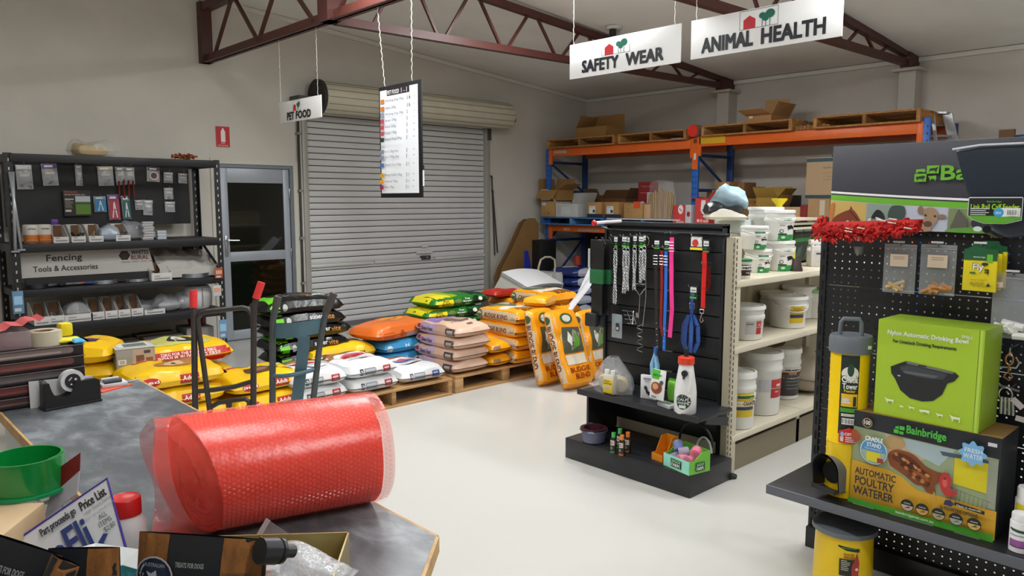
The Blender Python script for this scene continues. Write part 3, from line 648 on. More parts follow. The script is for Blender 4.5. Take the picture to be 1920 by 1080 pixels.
m.grid(lambda i, j: ((i-.5)*.62, (j-.5)*.4, .09+.26*j*(1-.5*i)+.05*noise.noise(V((i*6, j*6, 1)))), 22, 14, M('c2beb8', .8)); m.grid(lambda i, j: ((i-.5)*.62, (j-.5)*.4, .0), 2, 2, M('c2beb8', .8)); m.grid(lambda i, j: ((i-.5)*.62, -.2, (.09+.05*noise.noise(V((i*6, 0, 1))))*j), 22, 2, M('c2beb8', .8)); m.build('sheet', t)
m = MB(); m.box((0, 0, 0), (.115, .02, .3), M('5b3a28', .8)); t = m.build('brown_board'); t.location = (fx(336, .83, 8.3), 8.26, .84); tag(t, 'brown board standing at the back right of the middle shelf', 'board')
# upper shelf: tubs, bins, small stacked boxes
def tub(label, px):
    x = fx(px, 1.235)+.06; t = thing('orange_jar', label, 'jar', (x, F0+.07, 1.235), group='orange and white jars'); m = MB()
    m.lathe([(0, 0), (.056, 0), (.058, .01), (.058, .14), (0, .14)], M('c8702c', .5), 24); m.build('jar_body', t)
    m = MB(); m.lathe([(.0, .138), (.0585, .138), (.0585, .078), (.0595, .08), (.0595, .165), (.05, .17), (0, .17)], M('d9d4ce', .45), 24); m.build('sleeve', t)
    art([('t', 'HAYMAN', -.03, .125, .03, .14, '5a4a44', True), ('r', -.045, .03, .045, .034, 'e0a878'), ('r', -.05, .012, .05, .02, '5b5f58')], t, (0, -.06, 0), X, Z, bvh=None, off=.003)
tub('orange jar with a white band, left one on the upper shelf', 41); tub('orange jar with a white band, second from the left on the upper shelf', 67)
bn = [(96, .12, 'white card bin with a purple packet above it on the upper shelf', None), (130, .115, 'white card bin of dark pipe fittings on the upper shelf', '3c3c3a'), (163, .12, 'white card bin of pale yellow fittings on the upper shelf', 'b0a878'), (214, .125, 'white card bin with a brown divider before the stacked small boxes', '6a6a6c')]
for px, a, lb, gd in bn: sbin(lb, fx(px, 1.2), F0, 1.235, a, insert=True, goods=gd, group='white card bins on the upper shelf', low=.055, H=.16)
t = film_lump('crumpled blue and pink packet heap between the upper card bins', (fx(199, 1.2)+.02, F0+.08, 1.236), .2, .16, .15, 'b8c4d8', .6, seed=12)
t2 = MB(); t2.box((-.03, -.03, 0), (.03, .03, .05), M('5c3a90', .5), .01); o = t2.build('purple_packet'); o.location = (fx(101, 1.2)+.02, F0+.14, 1.40); tag(o, 'small purple and white packet standing on the leftmost upper card bin', 'packet')
for k in range(7):
    m = MB(); m.box((0, 0, 0), (.10, .06, .024), M('c4c6ca', .4), .003); m.box((.0, -.001, .006), (.1, .0, .016), M('8a8480', .5)); t = m.build('small_box'); t.location = (fx(267, 1.2)+.012*((k*37) % 5-2)/3, F0+.02, 1.2355+.0255*k); tag(t, 'small shiny white box in the tall neat stack on the upper shelf, '+('lowest', 'second', 'third', 'fourth', 'fifth', 'sixth', 'topmost')[k], 'box', 'small white boxes stacked on the upper shelf')
film_lump('clear bag leaning behind the stack of small white boxes', (fx(256, 1.2), F0+.2, 1.236), .22, .15, .19, 'b8bcc4', .4, seed=14)
for k in range(3):
    m = MB(); m.box((0, 0, 0), (.085, .06, .028), M('b9bfc8', .4), .003); t = m.build('small_box'); t.location = (fx(294, 1.2), F0+.03, 1.2355+.029*k); tag(t, 'small grey-blue box, %s of the short stack of three on the shelving' % ['lowest', 'middle', 'topmost'][k], 'box', 'short stack of grey-blue boxes')
# long white leaning bars at the left end, tags on the posts
for (a, b_, lb) in (((18, 322), (40, 467), 'left one of two slim pale poles leaning on the shelving end'), ((24, 322), (29, 470), 'right one of two slim pale poles leaning on the shelving end')):
    p, q = at(*a, y=7.775), at(*b_, y=7.76); m = MB(); m.tube([q, p], .013, M('a9aeb4', .35, .5)); m.box(tuple(q-V((.03, .01, .015))), tuple(q+V((.03, .01, 0))), M('9aa0a8', .4, .5)); tag(m.build('spring_gate_pole'), lb, 'pole')
for px, py, lb, c in ((34, 567, 'small blue card packet hung on the left post', '5c86a8'), (418, 617, 'small blue card packet hung on the right post', '6f93b8'), (410, 512, 'small orange label tag hung on the right post', 'a04a28'), (407, 545, 'small white tag hung on the right post below the orange one', 'c8c8c8')):
    p = at(px, py, y=SY0-.03); m = MB(); h2 = .1 if 'blue' in lb else .055; m.box((-.042, -.006, -h2), (.042, 0, h2), M(c, .5), .002); t = m.build('hang_tag'); t.location = p; tag(t, lb, 'tag')
    m = MB(); m.tube([(0, 0, h2-.01), (0, -.004, h2+.03), (0, .02, h2+.04)], .003, M('9c9ca0', .3, .8), 5); m.build('hook', t)
    art([('r', -.032, h2*-.2, .032, h2*.55, '9cc4e0' if 'blue' in lb else 'dca080'), ('r', -.03, -h2*.8, .02, -h2*.5, 'c8ccd0')], t, (0, -.006, 0), X, Z)
# red extinguisher-like items below, at the right foot of the shelving
t = thing('round_sign', 'white and red paper panel on the wall behind the right end of the shelving', 'sign', (3.12, YB-.004, .82)); m = MB(); m.box((-.09, -.002, 0), (.12, .002, .42), M('c4c0bc', .5)); m.build('sheet', t); art([('p', ell(.0, .33, .09, .06, 18), 'b03a34'), ('e', .0, .15, .06, .06, 'c4766c')], t, (0, -.002, 0), X, Z)
t = thing('cardboard_box', 'grey-white carton on the floor under the right end of the shelving', 'box', (2.98, 8.1, 0)); m = MB(); m.box((-.14, -.16, 0), (.14, .16, .3), M('8d8a86', .7), .004); m.build('box_body', t)
t = thing('red_pot', 'dark red pot on the carton at the right foot of the shelving', 'pot', (3.0, 8.08, .3)); m = MB(); m.lathe([(0, 0), (.08, 0), (.1, .12), (.09, .12), (.075, .01), (0, .01)], M('6d1a1c', .4), 24); m.build('pot_body', t)
for i, (x, hh, c) in enumerate(((1.75, .28, '6a5c4c'), (2.2, .24, '57504a'), (2.6, .26, '4c4742'))): carton(['brown', 'dull brown', 'dark brown'][i]+' carton on the floor under the black shelving, %s' % ['left', 'middle', 'right'][i], (x, 8.1, 0), 0, .38, .4, hh, M(c, .8))
# ---------------- pallets and stacked sacks
TW = [wood('b98f5e', sx=(1, 14, 14)), wood('c69c6a', sx=(1, 14, 14)), wood('a8804f', sx=(1, 14, 14))]
def pallet(label, x, y, z=0, rz=0, L=1.165, W=1.165, block=.04, group='pallets on the floor', cols=None, H=.145, boards=7):
    cols = cols or TW; t = thing('wooden_pallet', label, 'pallet', (x, y, z), rz, group); rg = random.Random(int(x*100+y))
    th = .02; bw = W/(boards*1.33)
    for k in range(boards):
        yy = (W-bw)*k/(boards-1); m = MB(); m.box((0, yy, H-th), (L, yy+bw, H-.0005*rg.random()), cols[k % 3], .002); m.build('deck_board', t)
    for k in range(3):
        xx = (L-block)*k/2; m = MB(); m.box((xx, .004, th), (xx+block, W-.004, H-th), cols[(k+1) % 3], .002); m.build('stringer', t)
    for k in range(3):
        yy = (W-bw)*k/2; m = MB(); m.box((0, yy, 0), (L, yy+bw, th), cols[k % 3], .002); m.build('bottom_board', t)
    return t
pallet('wooden pallet under the white sacks, its open front facing the aisle', 2.72, 4.865, group=None)
pallet('wooden pallet with thick blocks under the orange and pink sacks', 3.925, 4.875, block=.09, group=None)
pallet('wooden pallet hidden under the yellow dog food sacks', 1.40, 4.90, group=None)
pallet('wooden pallet under the orange seed sacks behind the leaning ones', 5.12, 4.95, block=.09, group=None)
PZ = .147
# yellow dog food sacks
YEL = M('f2c010', .3, bump=.25, bs=9); YR = 'c0221e'
def ydog(kind):
    L, W = .64, .44; it = [('p', ell(.2, .33, .09, .03, 14), YR), ('t', 'Pedigree', .14, .318, .26, .342, 'f0ece0', True)]
    if kind == 0: it += [('s', [(.24,.12),(.33,.10),(.42,.14),(.5,.2),(.46,.29),(.36,.3),(.3,.25),(.22,.2)], 'b07840'), ('s', [(.28,.16),(.36,.15),(.42,.2),(.38,.26),(.3,.22)], 'd8b890'), ('s', [(.30,.27),(.44,.28),(.46,.32),(.34,.33)], 'a02820'), ('e', .34, .2, .018, .018, '2a1c14')]
    if kind == 1: it += [('s', [(.2,.14),(.3,.09),(.42,.12),(.46,.2),(.4,.27),(.3,.25),(.22,.23)], '5b3a26'), ('s', [(.26,.17),(.33,.14),(.38,.18),(.32,.22)], '8a6a4c'), ('s', [(.38,.26),(.52,.3),(.58,.28),(.46,.22)], 'b8c070'), ('r', .46, .1, .58, .15, '6a1c2c'), ('t', 'WORKING', .47, .115, .57, .135, 'e8e0e0', True)]
    if kind == 2: it += [('s', [(.1,.1),(.4,.06),(.56,.14),(.5,.3),(.3,.36),(.14,.26)], 'c8c870'), ('s', [(.26,.16),(.34,.1),(.46,.14),(.5,.24),(.4,.34),(.32,.3)], '20201e'), ('s', [(.3,.18),(.38,.14),(.4,.24),(.34,.3)], 'e8e6e0'), ('e', .34, .21, .014, .02, '1a1a1a')]
    if kind == 3: it += [('s', [(.12,.1),(.3,.06),(.4,.2),(.28,.34),(.14,.26)], '8a8c54'), ('s', [(.18,.14),(.28,.1),(.32,.2),(.22,.28)], 'c8c0a8'), ('r', .42, .1, .5, .2, '4a2c6a'), ('r', .03, .04, .08, .14, '4a2c4a')]
    return it
ysd = [('p', ell(.14, .062, .06, .03, 14), YR), ('t', 'ped', .09, .05, .19, .075, 'f2eee4', True), ('r', .32, .03, .44, .09, 'b8241e'), ('t', 'Adult', .335, .05, .425, .08, 'f4eee8', True), ('r', .33, .022, .46, .03, 'a8b848'), ('l', [(0, .012), (.64, .014)], .004, '7a2018')]
yb = lambda lb, x, y, z, rz, k, side=ysd, L=.64, W=.44, T=.135, **q: bag('dog_food_sack', lb, 'sack', (x, y, z), rz, L, W, T, YEL, items=ydog(k), side=side, group='yellow dog food sacks', **q)
yb('yellow dog food sack at the bottom of the front left stack', 1.74, 5.18, PZ, 0, 0); yb('yellow dog food sack, middle one of the front left stack', 1.72, 5.19, PZ+.13, .03, 0)
yb('yellow dog food sack with a tan dog, topmost of the front left stack', 1.73, 5.20, PZ+.26, -.02, 0)
yb('yellow dog food sack at the bottom, right behind the hand trucks', 2.34, 5.17, PZ, .05, 1, L=.6); yb('yellow sack with a brown dog and Working label, top one behind the hand trucks', 2.32, 5.19, PZ+.13, .1, 1, L=.6)
rfree = [('r', .0, .0, .66, .07, 'b81a16'), ('t', '22KG FOR THE PRICE OF 20KG', .16, .098, .55, .118, 'f4efe8', True), ('t', 'BONUS BUY - 2KG FREE', .14, .068, .58, .094, 'f4efe8', True)]
rfree = [('r', .06, .005, .66, .125, 'c01c18')]+rfree[1:]
yb('yellow sack with a red 2KG FREE end, lower one at the back right', 1.99, 5.72, PZ+.13, .02, 2, rfree, L=.68); yb('yellow sack with a 2KG FREE band and black-white dog, top at the back', 1.97, 5.74, PZ+.28, .0, 2, rfree, L=.7, T=.17, W=.5)
yb('yellow dog food sack under the 2KG FREE sacks at the back', 1.99, 5.74, PZ, .0, 2, L=.68)
lsd = [('r', .02, .02, .1, .09, '3a2a5a'), ('r', .14, .03, .26, .09, 'b87828'), ('r', .3, .03, .38, .085, '5a3040')]
yb('yellow sack with purple marks, topmost at the far left of the dog food', 1.28, 5.72, PZ+.39, -.55, 3, lsd, L=.62, W=.42, T=.15); yb('yellow sack second from the top at the far left of the dog food', 1.30, 5.74, PZ+.26, -.5, 3, lsd, L=.62, W=.42, T=.14)
yb('yellow sack third from the top at the far left', 1.30, 5.75, PZ+.13, -.5, 3, lsd, L=.62, W=.42, T=.14); yb('yellow sack at the bottom at the far left', 1.30, 5.75, PZ, -.5, 3, lsd, L=.62, W=.42, T=.14)
yb('dull yellow sack lying on the floor side, low behind the clear box', 1.22, 5.14, PZ, .1, 3, lsd, L=.4, W=.4)
# two clear-walled display boxes on the sacks
for k, (zz, lb) in enumerate(((PZ+.18, 'frosted display box under another behind the front left yellow sacks'), (PZ+.335, 'frosted display box with a printed picture panel, standing on another by the yellow sacks'))):
    t = thing('display_box', lb, 'box', (1.60, 5.50, zz), -.12, 'frosted display boxes'); m = MB(); m.box((-.12, -.11, 0), (.12, .11, .148), M('a5a49e', .35, alpha=.85), .006); m.build('box_body', t)
    m = MB(); m.box((-.122, -.112, .148), (.122, .112, .153), M('c6c8c4', .4), .002); m.build('lid', t)
    art([('r', .02, .115, .2, .14, '5c625e') if 0 else ('r', .10, .02, .23, .14, 'b8a694'), ('r', .12, .05, .17, .10, '7c5340'), ('r', .18, .04, .225, .08, '8d5a3c'), ('r', .17, .11, .21, .13, '4a463c'), ('r', .01, .045, .06, .08, 'd8d8d4'), ('r', .02, .052, .05, .073, 'a8a8a4')], t, (-.12, -.11, 0), X, Z)
    art([('r', .02, .03, .22, .19, 'd8dcd8'), ('r', .06, .05, .2, .17, '6f7a74')], t, (-.12, -.11, .1535), X, Y)
m = bag('green_sack', 'edge of a dark green sack behind the yellow dog food', 'sack', (2.42, 5.78, PZ), 0, .4, .42, .12, M('1f5c2c', .4))
# white sacks
WH = M('e2e3e4', .36, bump=.2, bs=8)
def wsack(c): return [('p', [(0, .36), (.4, .36), (.4, .62), (0, .62)], '9a6a44'), ('p', [(.0, .44), (.12, .52), (.3, .48), (.4, .54), (.4, .6), (0, .6)], '5a3a2a'), ('p', ell(.22, .36, .17, .09, 18), 'e6e7e8'), ('p', [(.1, .36), (.2, .41), (.34, .37), (.28, .32), (.14, .31)], 'c0505a' if c == YR else 'c06068'), ('p', [(.08, .33), (.3, .36), (.34, .32), (.2, .28), (.1, .29)], c), ('t', 'scientific formula', .12, .26, .3, .28, '888a90'), ('p', [(.06, .20), (.2, .215), (.32, .205), (.36, .22), (.2, .19)], '26262a')]
wsd = lambda c: [('r', .08, .035, .11, .085, '3a3c40'), ('e', .095, .06, .009, .014, 'e0e0e0'), ('r', .12, .035, .22, .085, '7c8088'), ('r', .125, .042, .215, .078, 'b0b4ba'), ('r', .225, .035, .285, .085, 'e8dcdc'), ('r', .29, .035, .36, .085, c), ('t', 'adult', .30, .062, .345, .078, 'f2f0f0', True), ('t', '15kg', .30, .042, .345, .056, 'f2f0f0'), ('l', [(.1, .012), (.2, .02), (.34, .01)], .003, '303034')]
def wbag(lb, x, y, z, rz, c):
    # long axis along y: the short end with the print faces the aisle
    t = thing('white_sack', lb, 'sack', (x, y, z), rz, 'white pet food sacks'); b = bag_mb(.62, .43, .125, WH, seed=len(KIDS)+int(x*7), q=3.5, wr=.01); b.T = Matrix()
    Q = Matrix.Rotation(pi/2, 4, 'Z'); b.v = [Q @ p for p in b.v]; b.build('sack_body', t); h = b.bvh()
    art(wsack(c), t, (-.2, -.31, 0), X, Y, bvh=h, step=.04, off=.002, name='print', r=.35); art(wsd(c), t, (-.215, 0, 0), X, Z, bvh=h, step=.03, off=.003, name='end_print', r=.35); return t
RB, BB = 'b02028', '2a4aa0'
wbag('white sack with red marks, lower one of the left stack behind the blue-grey hand truck', 2.69, 5.18, PZ, .04, RB); wbag('white sack with red marks, upper one of the left stack behind the blue-grey hand truck', 2.70, 5.19, PZ+.11, .0, RB)
wbag('white sack with red marks, lower one of the middle stack', 3.16, 5.185, PZ, 0, RB); wbag('white sack with red marks, upper one of the middle stack', 3.15, 5.20, PZ+.11, .03, RB)
wbag('white sack with blue marks lying alone at the pallet corner', 3.64, 5.19, PZ, -.06, BB)
# black sacks, green-ended
BLS = M('0f0f11', .22, bump=.4, bs=10); nm = ['bottom', 'second', 'third', 'fourth', 'fifth', 'topmost']
Q180 = lambda its: its
bt = None
for k in range(6):
    L = .70; its = [('r', .05, .0, .13, .42, '63c018'), ('p', ell(.22, .2, .05, .1, 12), '8a8c8e'), ('p', ell(.23, .2, .04, .08, 12), '101012')]
    t = bag('black_sack', 'glossy black sack with a green end band, %s of the tall stack' % nm[k], 'sack', (3.00+(-.03 if k > 3 else .03)+random.uniform(-.03, .03), 5.80, PZ+.112*k), random.uniform(-.05, .05)-(.1 if k == 5 else 0), L, .42, .135, BLS, items=its, group='black sacks in a tall stack', seed=20+k, sag=.15 if k > 3 else 0,
        side=[('r', .05, 0, .13, .14, '63c018'), ('e', .17, .06, .02, .03, 'b0b4b0')])
    hb = bag_mb(L, .42, .135, BLS, seed=20+k, sag=.15 if k > 3 else 0).bvh()
    if k > 1: art([('t', 'super', 0, 0, .12, .045, 'e6e6e6', True), ('t', 'vite', .13, .0, .21, .05, 'c07a28', True), ('l', [(.02, .07), (.08, .055), (.14, .06), (.18, .075)], .006, 'd8d8d8'), ('t', 'DOG FOOD', -.02, -.075, .08, -.05, '5cb020', True)] if k == 5 else [('t', 'super', 0, 0, .1, .035, 'd8d8d8', True), ('t', 'vite', .11, .0, .18, .04, 'c07a28', True)], t, (.22, -.04, 0) if k == 5 else (.2, 0, .09), -X, -Y if k == 5 else -Z, bvh=hb, step=.04, off=.002, name='lettering') if k == 5 else art([('t', 'super', -.2, .05, -.08, .085, 'd8d8d8', True), ('t', 'vite', -.07, .05, .02, .09, 'c07a28', True)], t, (.2, 0, 0), X, Z, bvh=hb, step=.04, off=.0025, name='lettering')
# yellow, orange and blue small sacks behind
GY = M('efc01c', .35, bump=.25, bs=9)
gy_s = [('r', .02, .02, .09, .1, '6a5a30'), ('t', 'PETS', .17, .03, .23, .07, 'a07818', True), ('t', 'PAYLESS', .36, .045, .50, .075, '2a2418', True), ('r', .30, .0, .62, .04, 'c8c4b8')]
gy_i = [('r', .34, .2, .56, .26, '3a3020'), ('t', 'Payless', .36, .21, .54, .25, 'f0d040', True)]
bag('payless_sack'.replace('payless', 'yellow'), 'golden yellow sack, lower one behind the white sacks', 'sack', (3.28, 5.72, PZ+.02), .03, .64, .40, .12, GY, gy_i, 'golden yellow sacks', gy_s)
bag('yellow_sack', 'golden yellow sack lying on another behind the white sacks', 'sack', (3.27, 5.70, PZ+.13), -.06, .64, .40, .135, GY, gy_i, 'golden yellow sacks', gy_s)
BL = M('3f9ad0', .35, bump=.2, bs=9); bl_s = [('e', .08, .05, .03, .03, 'dcecf4'), ('t', 'H', .25, .05, .29, .08, 'e8f2f6', True), ('p', [(.32, .04), (.4, .07), (.46, .05), (.44, .07), (.36, .06)], 'e8f2f6')]
bl_i = [('p', [(.22, .1), (.26, .22), (.3, .1)], 'e8f2f6'), ('p', [(.34, .2), (.46, .26), (.54, .2), (.44, .22)], 'e8f2f6')]
for k in range(2): bag('blue_sack', ['bright blue sack, lower one under the orange sack', 'bright blue sack directly under the orange sack'][k], 'sack', (3.86+.02*k, 5.66, PZ+.02+.115*k), .1, .64, .4, .125, BL, bl_i, 'bright blue sacks', bl_s)
bag('orange_sack', 'orange and silver sack lying topmost on the blue sacks', 'sack', (3.82, 5.66, PZ+.255), .22, .74, .40, .15, M('e0702c', .32, bump=.25, bs=9), [('p', ell(.42, .24, .13, .08, 16), 'f0a030'), ('t', 'KAPOW', .33, .22, .5, .27, 'b03028', True)], None, [('r', .36, .0, .68, .06, 'b8b4b8'), ('r', .08, .03, .2, .08, 'c85818'), ('e', .3, .06, .025, .03, 'b84818'), ('r', .0, .0, .05, .14, 'b02820')])
# pink and purple sacks at the pallet joint, long axis going away
PK_ = M('ddb9a2', .36, bump=.3, bs=8)
for k in range(4):
    t = thing('pink_sack', 'pinkish beige sack with purple end, %s by the pallet joint' % ['lowest', 'second from the bottom', 'third from the bottom', 'topmost'][k], 'sack', (4.13+.01*k, 5.19+.01*(k % 2), PZ+.10*k), .03*(k % 2), 'pinkish beige sacks')
    b = bag_mb(.62, .40, .122, PK_, seed=40+k, q=3.5, wr=.010); Q = Matrix.Rotation(-pi/2, 4, 'Z'); b.v = [Q @ p for p in b.v]; b.build('sack_body', t); h = b.bvh()
    art([('r', .0, .30, .4, .62, '8f70b4'), ('p', ell(.2, .26, .13, .08, 14), '6e5a50'), ('p', ell(.22, .28, .1, .05, 14), 'a58f80'), ('r', .2, .10, .26, .13, '6a5a58'), ('t', 'kitten', .08, .17, .2, .2, '7a5a6a')], t, (-.2, -.31, 0), X, Y, bvh=h, step=.04, off=.002, name='print', r=.35)
    art([('r', .0, .015, .32, .1, 'c9b4d6'), ('r', .03, .03, .1, .085, '8a2c4a'), ('r', .045, .045, .085, .07, 'e8dce4'), ('t', 'Dinner Feast', .12, .04, .28, .075, '5a4a70', True), ('r', .45, .025, .56, .085, '4a4444'), ('r', .47, .035, .54, .07, 'b8a8a0')], t, (0, .31, 0), -Y, Z, bvh=h, step=.03, off=.003, name='side_print', r=.35)
# orange seed sacks
OR = M('f09a10', .3, bump=.3, bs=8); TAN = 'cfb89a'; BRN = '5a2010'
def seed_flat(lb, x, y, z, rz, word='BUDGIE BLEND', L=.60, W=.43, T=.138, seed=0, grp='orange bird seed sacks lying in stacks', side2=True):
    t = thing('seed_sack', lb, 'sack', (x, y, z), rz, grp); b = bag_mb(L, W, T, OR, seed=seed, p=6, q=6, wr=.008, pinch=.01); Q = Matrix.Rotation(-pi/2, 4, 'Z'); b.v = [Q @ p for p in b.v]; b.build('sack_body', t); h = b.bvh()
    a, c = word.split(' ')
    art([('r', 0, 0, L, T*1.0, TAN), ('e', .065, .06, .05, .045, '3f5c38'), ('e', .065, .06, .034, .03, 'c8c8b8'), ('p', ell(.07, .055, .022, .018, 10), '4a7050'), ('t', word, .15, .045, .46, .085, BRN, True), ('r', .19, .03, .4, .034, '7a5c48'), ('t', '20kg', .5, .04, .58, .07, '8a7660')], t, (0, L/2, 0), -Y, Z, bvh=h, step=.03, off=.003, name='side_print', r=.4)
    art([('p', ell(.21, .44, .15, .12, 18), '5e6a4e'), ('p', ell(.24, .46, .07, .06, 12), 'a8a898'), ('r', .0, .18, .43, .3, 'e2d8c8'), ('t', a, .1, .105, .32, .155, BRN, True), ('t', c, .12, .045, .34, .095, BRN, True)], t, (-W/2, -L/2, 0), X, Y, bvh=h, step=.04, off=.0022, name='print', r=.35)
    return t
for k, (wd, lb) in enumerate((('PARROT BLEND', 'orange seed sack at the bottom of the stack on the block pallet'), ('PARROT BLEND', 'orange PARROT BLEND seed sack, second from the bottom of the stack'), ('BUDGIE BLEND', 'orange BUDGIE BLEND seed sack, third from the bottom with its tan side showing'), ('BUDGIE BLEND', 'orange BUDGIE BLEND seed sack, topmost of the stack with its tan side showing'))):
    seed_flat(lb, 4.79+.006*k, 5.11, PZ+.118*k, [0, .03, -.02, .0][k], wd, seed=60+k)
for k, lb in enumerate(('shiny golden seed sack end, lower one beside the pink sacks', 'shiny golden seed sack end, upper one beside the pink sacks')):
    t = thing('seed_sack', lb, 'sack', (4.46, 5.14, PZ+.115*k), 0, 'golden sack ends'); b = bag_mb(.56, .24, .125, M('e89c10', .25, bump=.4, bs=14), seed=70+k, p=2.4, q=2.2, wr=.012); Q = Matrix.Rotation(-pi/2, 4, 'Z'); b.v = [Q @ p for p in b.v]; b.build('sack_body', t)
    art([('r', .02, .04, .1, .08, '8a6a60')], t, (-.12, -.29, 0), X, Z, bvh=b.bvh(), step=.03, off=.003)
for k, (x, y, lb) in enumerate(((5.36, 5.22, 'orange seed sack at the bottom right, behind the leaning sacks'), (5.37, 5.22, 'orange seed sack second up, behind the leaning sacks'), (5.36, 5.23, 'orange seed sack third up, behind the leaning sacks'), (5.38, 5.22, 'orange seed sack fourth up, just under the CANARY BLEND sack'), (5.42, 5.30, 'orange CANARY BLEND seed sack lying on top of the right stack'))):
    seed_flat(lb, x, y, PZ+.112*k, [0, .03, .0, -.03, .06][k], 'CANARY BLEND', seed=80+k, W=.42)
for k in range(4):
    bag('seed_sack', 'orange seed sack lying behind, %s of the rear right stack' % ['lowest', 'second', 'third', 'topmost'][k], 'sack', (5.55, 5.80, PZ+.118*k), .1, .62, .42, .125, OR, [('r', .3, 0, .42, .42, 'e2d8c8'), ('p', ell(.18, .2, .12, .1, 14), '5e6a4e'), ('t', 'CANARY', .44, .2, .6, .25, BRN, True)], 'rear stack of orange seed sacks')
bag('red_bundle', 'dark red patterned bag lying on the seed sacks beneath the white sheets', 'bag', (5.28, 5.80, PZ+.48), .1, .42, .22, .08, M('a8281c', .4, bump=.4, bs=20))
bag('yellow_sack', 'small golden sack slumped in the gap between the seed stacks', 'sack', (5.08, 5.02, PZ+.48), .4, .34, .24, .10, M('f0a818', .28, bump=.4, bs=12))
# green and yellow seed sacks
GR = M('1f6e22', .33, bump=.25, bs=9)
for k in range(5):
    L = .74; bag('green_yellow_sack', 'green and yellow sack, %s of the stack by the roller door' % ['lowest', 'second from the bottom', 'middle', 'second from the top', 'topmost'][k], 'sack', (4.62+[.0, .02, -.02, -.01, .06][k], 5.90, PZ+.108*k), [.0, .02, -.02, .0, .03][k], L, .42, .125, GR,
        [('r', 0, 0, .27, .42, 'dccc20'), ('p', [(.25, 0), (.33, 0), (.27, .42), (.2, .42)], '8aa818'), ('r', .5, 0, .74, .42, '0f3020')], 'green and yellow sacks',
        [('r', 0, 0, .25, .13, 'dccc20'), ('r', .5, 0, .74, .13, '0e2a1c'), ('t', 'All', .12, .065, .19, .095, '6a5410', True), ('t', 'BIRD', .11, .03, .21, .06, '6a5410', True), ('p', ell(.31, .06, .045, .03, 10), '6a7a40'), ('t', 'Free', .40, .075, .46, .095, 'e8ece4', True), ('t', 'Ranger', .37, .05, .48, .068, 'e8ece4', True), ('t', 'Mix', .4, .025, .46, .042, 'e8ece4', True), ('p', ell(.6, .07, .03, .02, 8), 'dfe6e0')], seed=90+k)
# leaning seed sacks standing on the floor
def seed_stand(lb, foot, H, W, T, lean, rz, word):
    t = thing('seed_sack', lb, 'sack', foot, 0, 'orange seed sacks leaning upright'); t.rotation_euler = (R(90)-lean, 0, rz); a, c = word.split(' ')
    b = bag_mb(W, H, T, OR, seed=int(foot[0]*100), p=5, q=5, wr=.012, pinch=.02); b.v = [p+V((0, H/2, 0)) for p in b.v]; b.build('sack_body', t); h = b.bvh()
    # top opening folded flap
    art([('e', 0, H*.87, W*.22, .05, '3f5c38'), ('e', 0, H*.87, W*.15, .032, 'd8d8c8'), ('p', [(-W*.32, H*.42), (W*.32, H*.42), (W*.34, H*.74), (-W*.24, H*.76)], '4f5444'), ('p', [(-W*.1, H*.44), (W*.2, H*.5), (W*.3, H*.66), (W*.1, H*.72), (-.02, H*.58)], '8c8e7c'), ('p', [(W*.0, H*.46), (W*.2, H*.5), (W*.28, H*.6), (W*.1, H*.66)], '5c9a30'), ('p', [(-W*.06, H*.5), (W*.02, H*.62), (-W*.1, H*.7), (-W*.16, H*.58)], 'e6e6dc'), ('r', -W*.32, H*.27, W*.3, H*.4, 'd8cbb8'), ('t', a, -W*.3, H*.17, W*.34, H*.235, '8a1a10', True), ('t', c, -W*.2, H*.085, W*.3, H*.15, '8a1a10', True)], t, (0, 0, 0), X, Y, bvh=h, step=.03, off=.003, name='print', r=.3)
    art([('r', .01, .0, H*.98, T, TAN), ('t', word, H*.2, T*.28, H*.78, T*.7, BRN, True), ('e', H*.12, T*.5, .035, .035, '3f5c38'), ('t', '20kg', H*.86, T*.3, H*.95, T*.6, '8a7660')], t, (0, H, 0), -Y, Z, bvh=h, step=.03, off=.003, name='side_print', r=.4)
    return t
seed_stand('orange BUDGIE BLEND sack leaning upright, left one partly hidden', (4.74, 4.60, .005), .66, .36, .12, R(14), R(4), 'BUDGIE BLEND')
seed_stand('orange BUDGIE BLEND sack leaning upright, foremost with a clear window', (4.81, 4.33, .005), .68, .38, .12, R(22), R(-2), 'BUDGIE BLEND')
seed_stand('orange CANARY BLEND sack leaning upright, right one behind the display stand', (5.22, 4.44, .005), .62, .40, .12, R(14), R(2), 'CANARY BLEND')
# leaning white sheet and pile of white sheets
m = MB(); m.grid(lambda i, j: (5.62+.05*i-.02*sin(j*9), 5.02-.3*j+.02*sin(i*5), .62+.45*j+.02*sin(j*6+i)), 6, 12, M('d8d8da', .4)); 
p0, p1 = at(1052, 600, y=4.9), at(1122, 492, y=5.0)
m = MB(); m.grid(lambda i, j: p0.lerp(p1, j)+V((.13*(i-.5)*(1-.4*abs(2*j-1)), .0+.2*(i-.5), .02*sin(i*8+j*7)-.03*sin(pi*j)))*1.0, 8, 12, M('cfd1d6', .4, bump=.3, bs=20)); t = m.build('curled_sheet'); tag(t, 'pale grey plastic sheet curling up beside the display stand', 'sheet')
t = thing('sheet_pile', 'pile of white woven sheets bent over behind the seed sacks', 'sheets', (6.05, 6.2, .66), rx=.32); 
for k in range(6):
    m = MB(); m.grid(lambda i, j, k=k: ((i-.45)*.70+(.05*k if i < .1 else 0), (j-.5)*.45, .012*k+.04*sin(i*3)-(.22*(.14-i)/.14 if i < .14 else 0)), 14, 4, M('dfe0e2' if k > 2 else 'b8b8ae', .5)); m.build('sheet', t)
m = MB(); m.box((5.62, 5.95, 0), (6.5, 6.5, .575), M('54504a', .8)); tag(m.build('dark_crate'), 'dark crate carrying the pile of white sheets', 'crate')
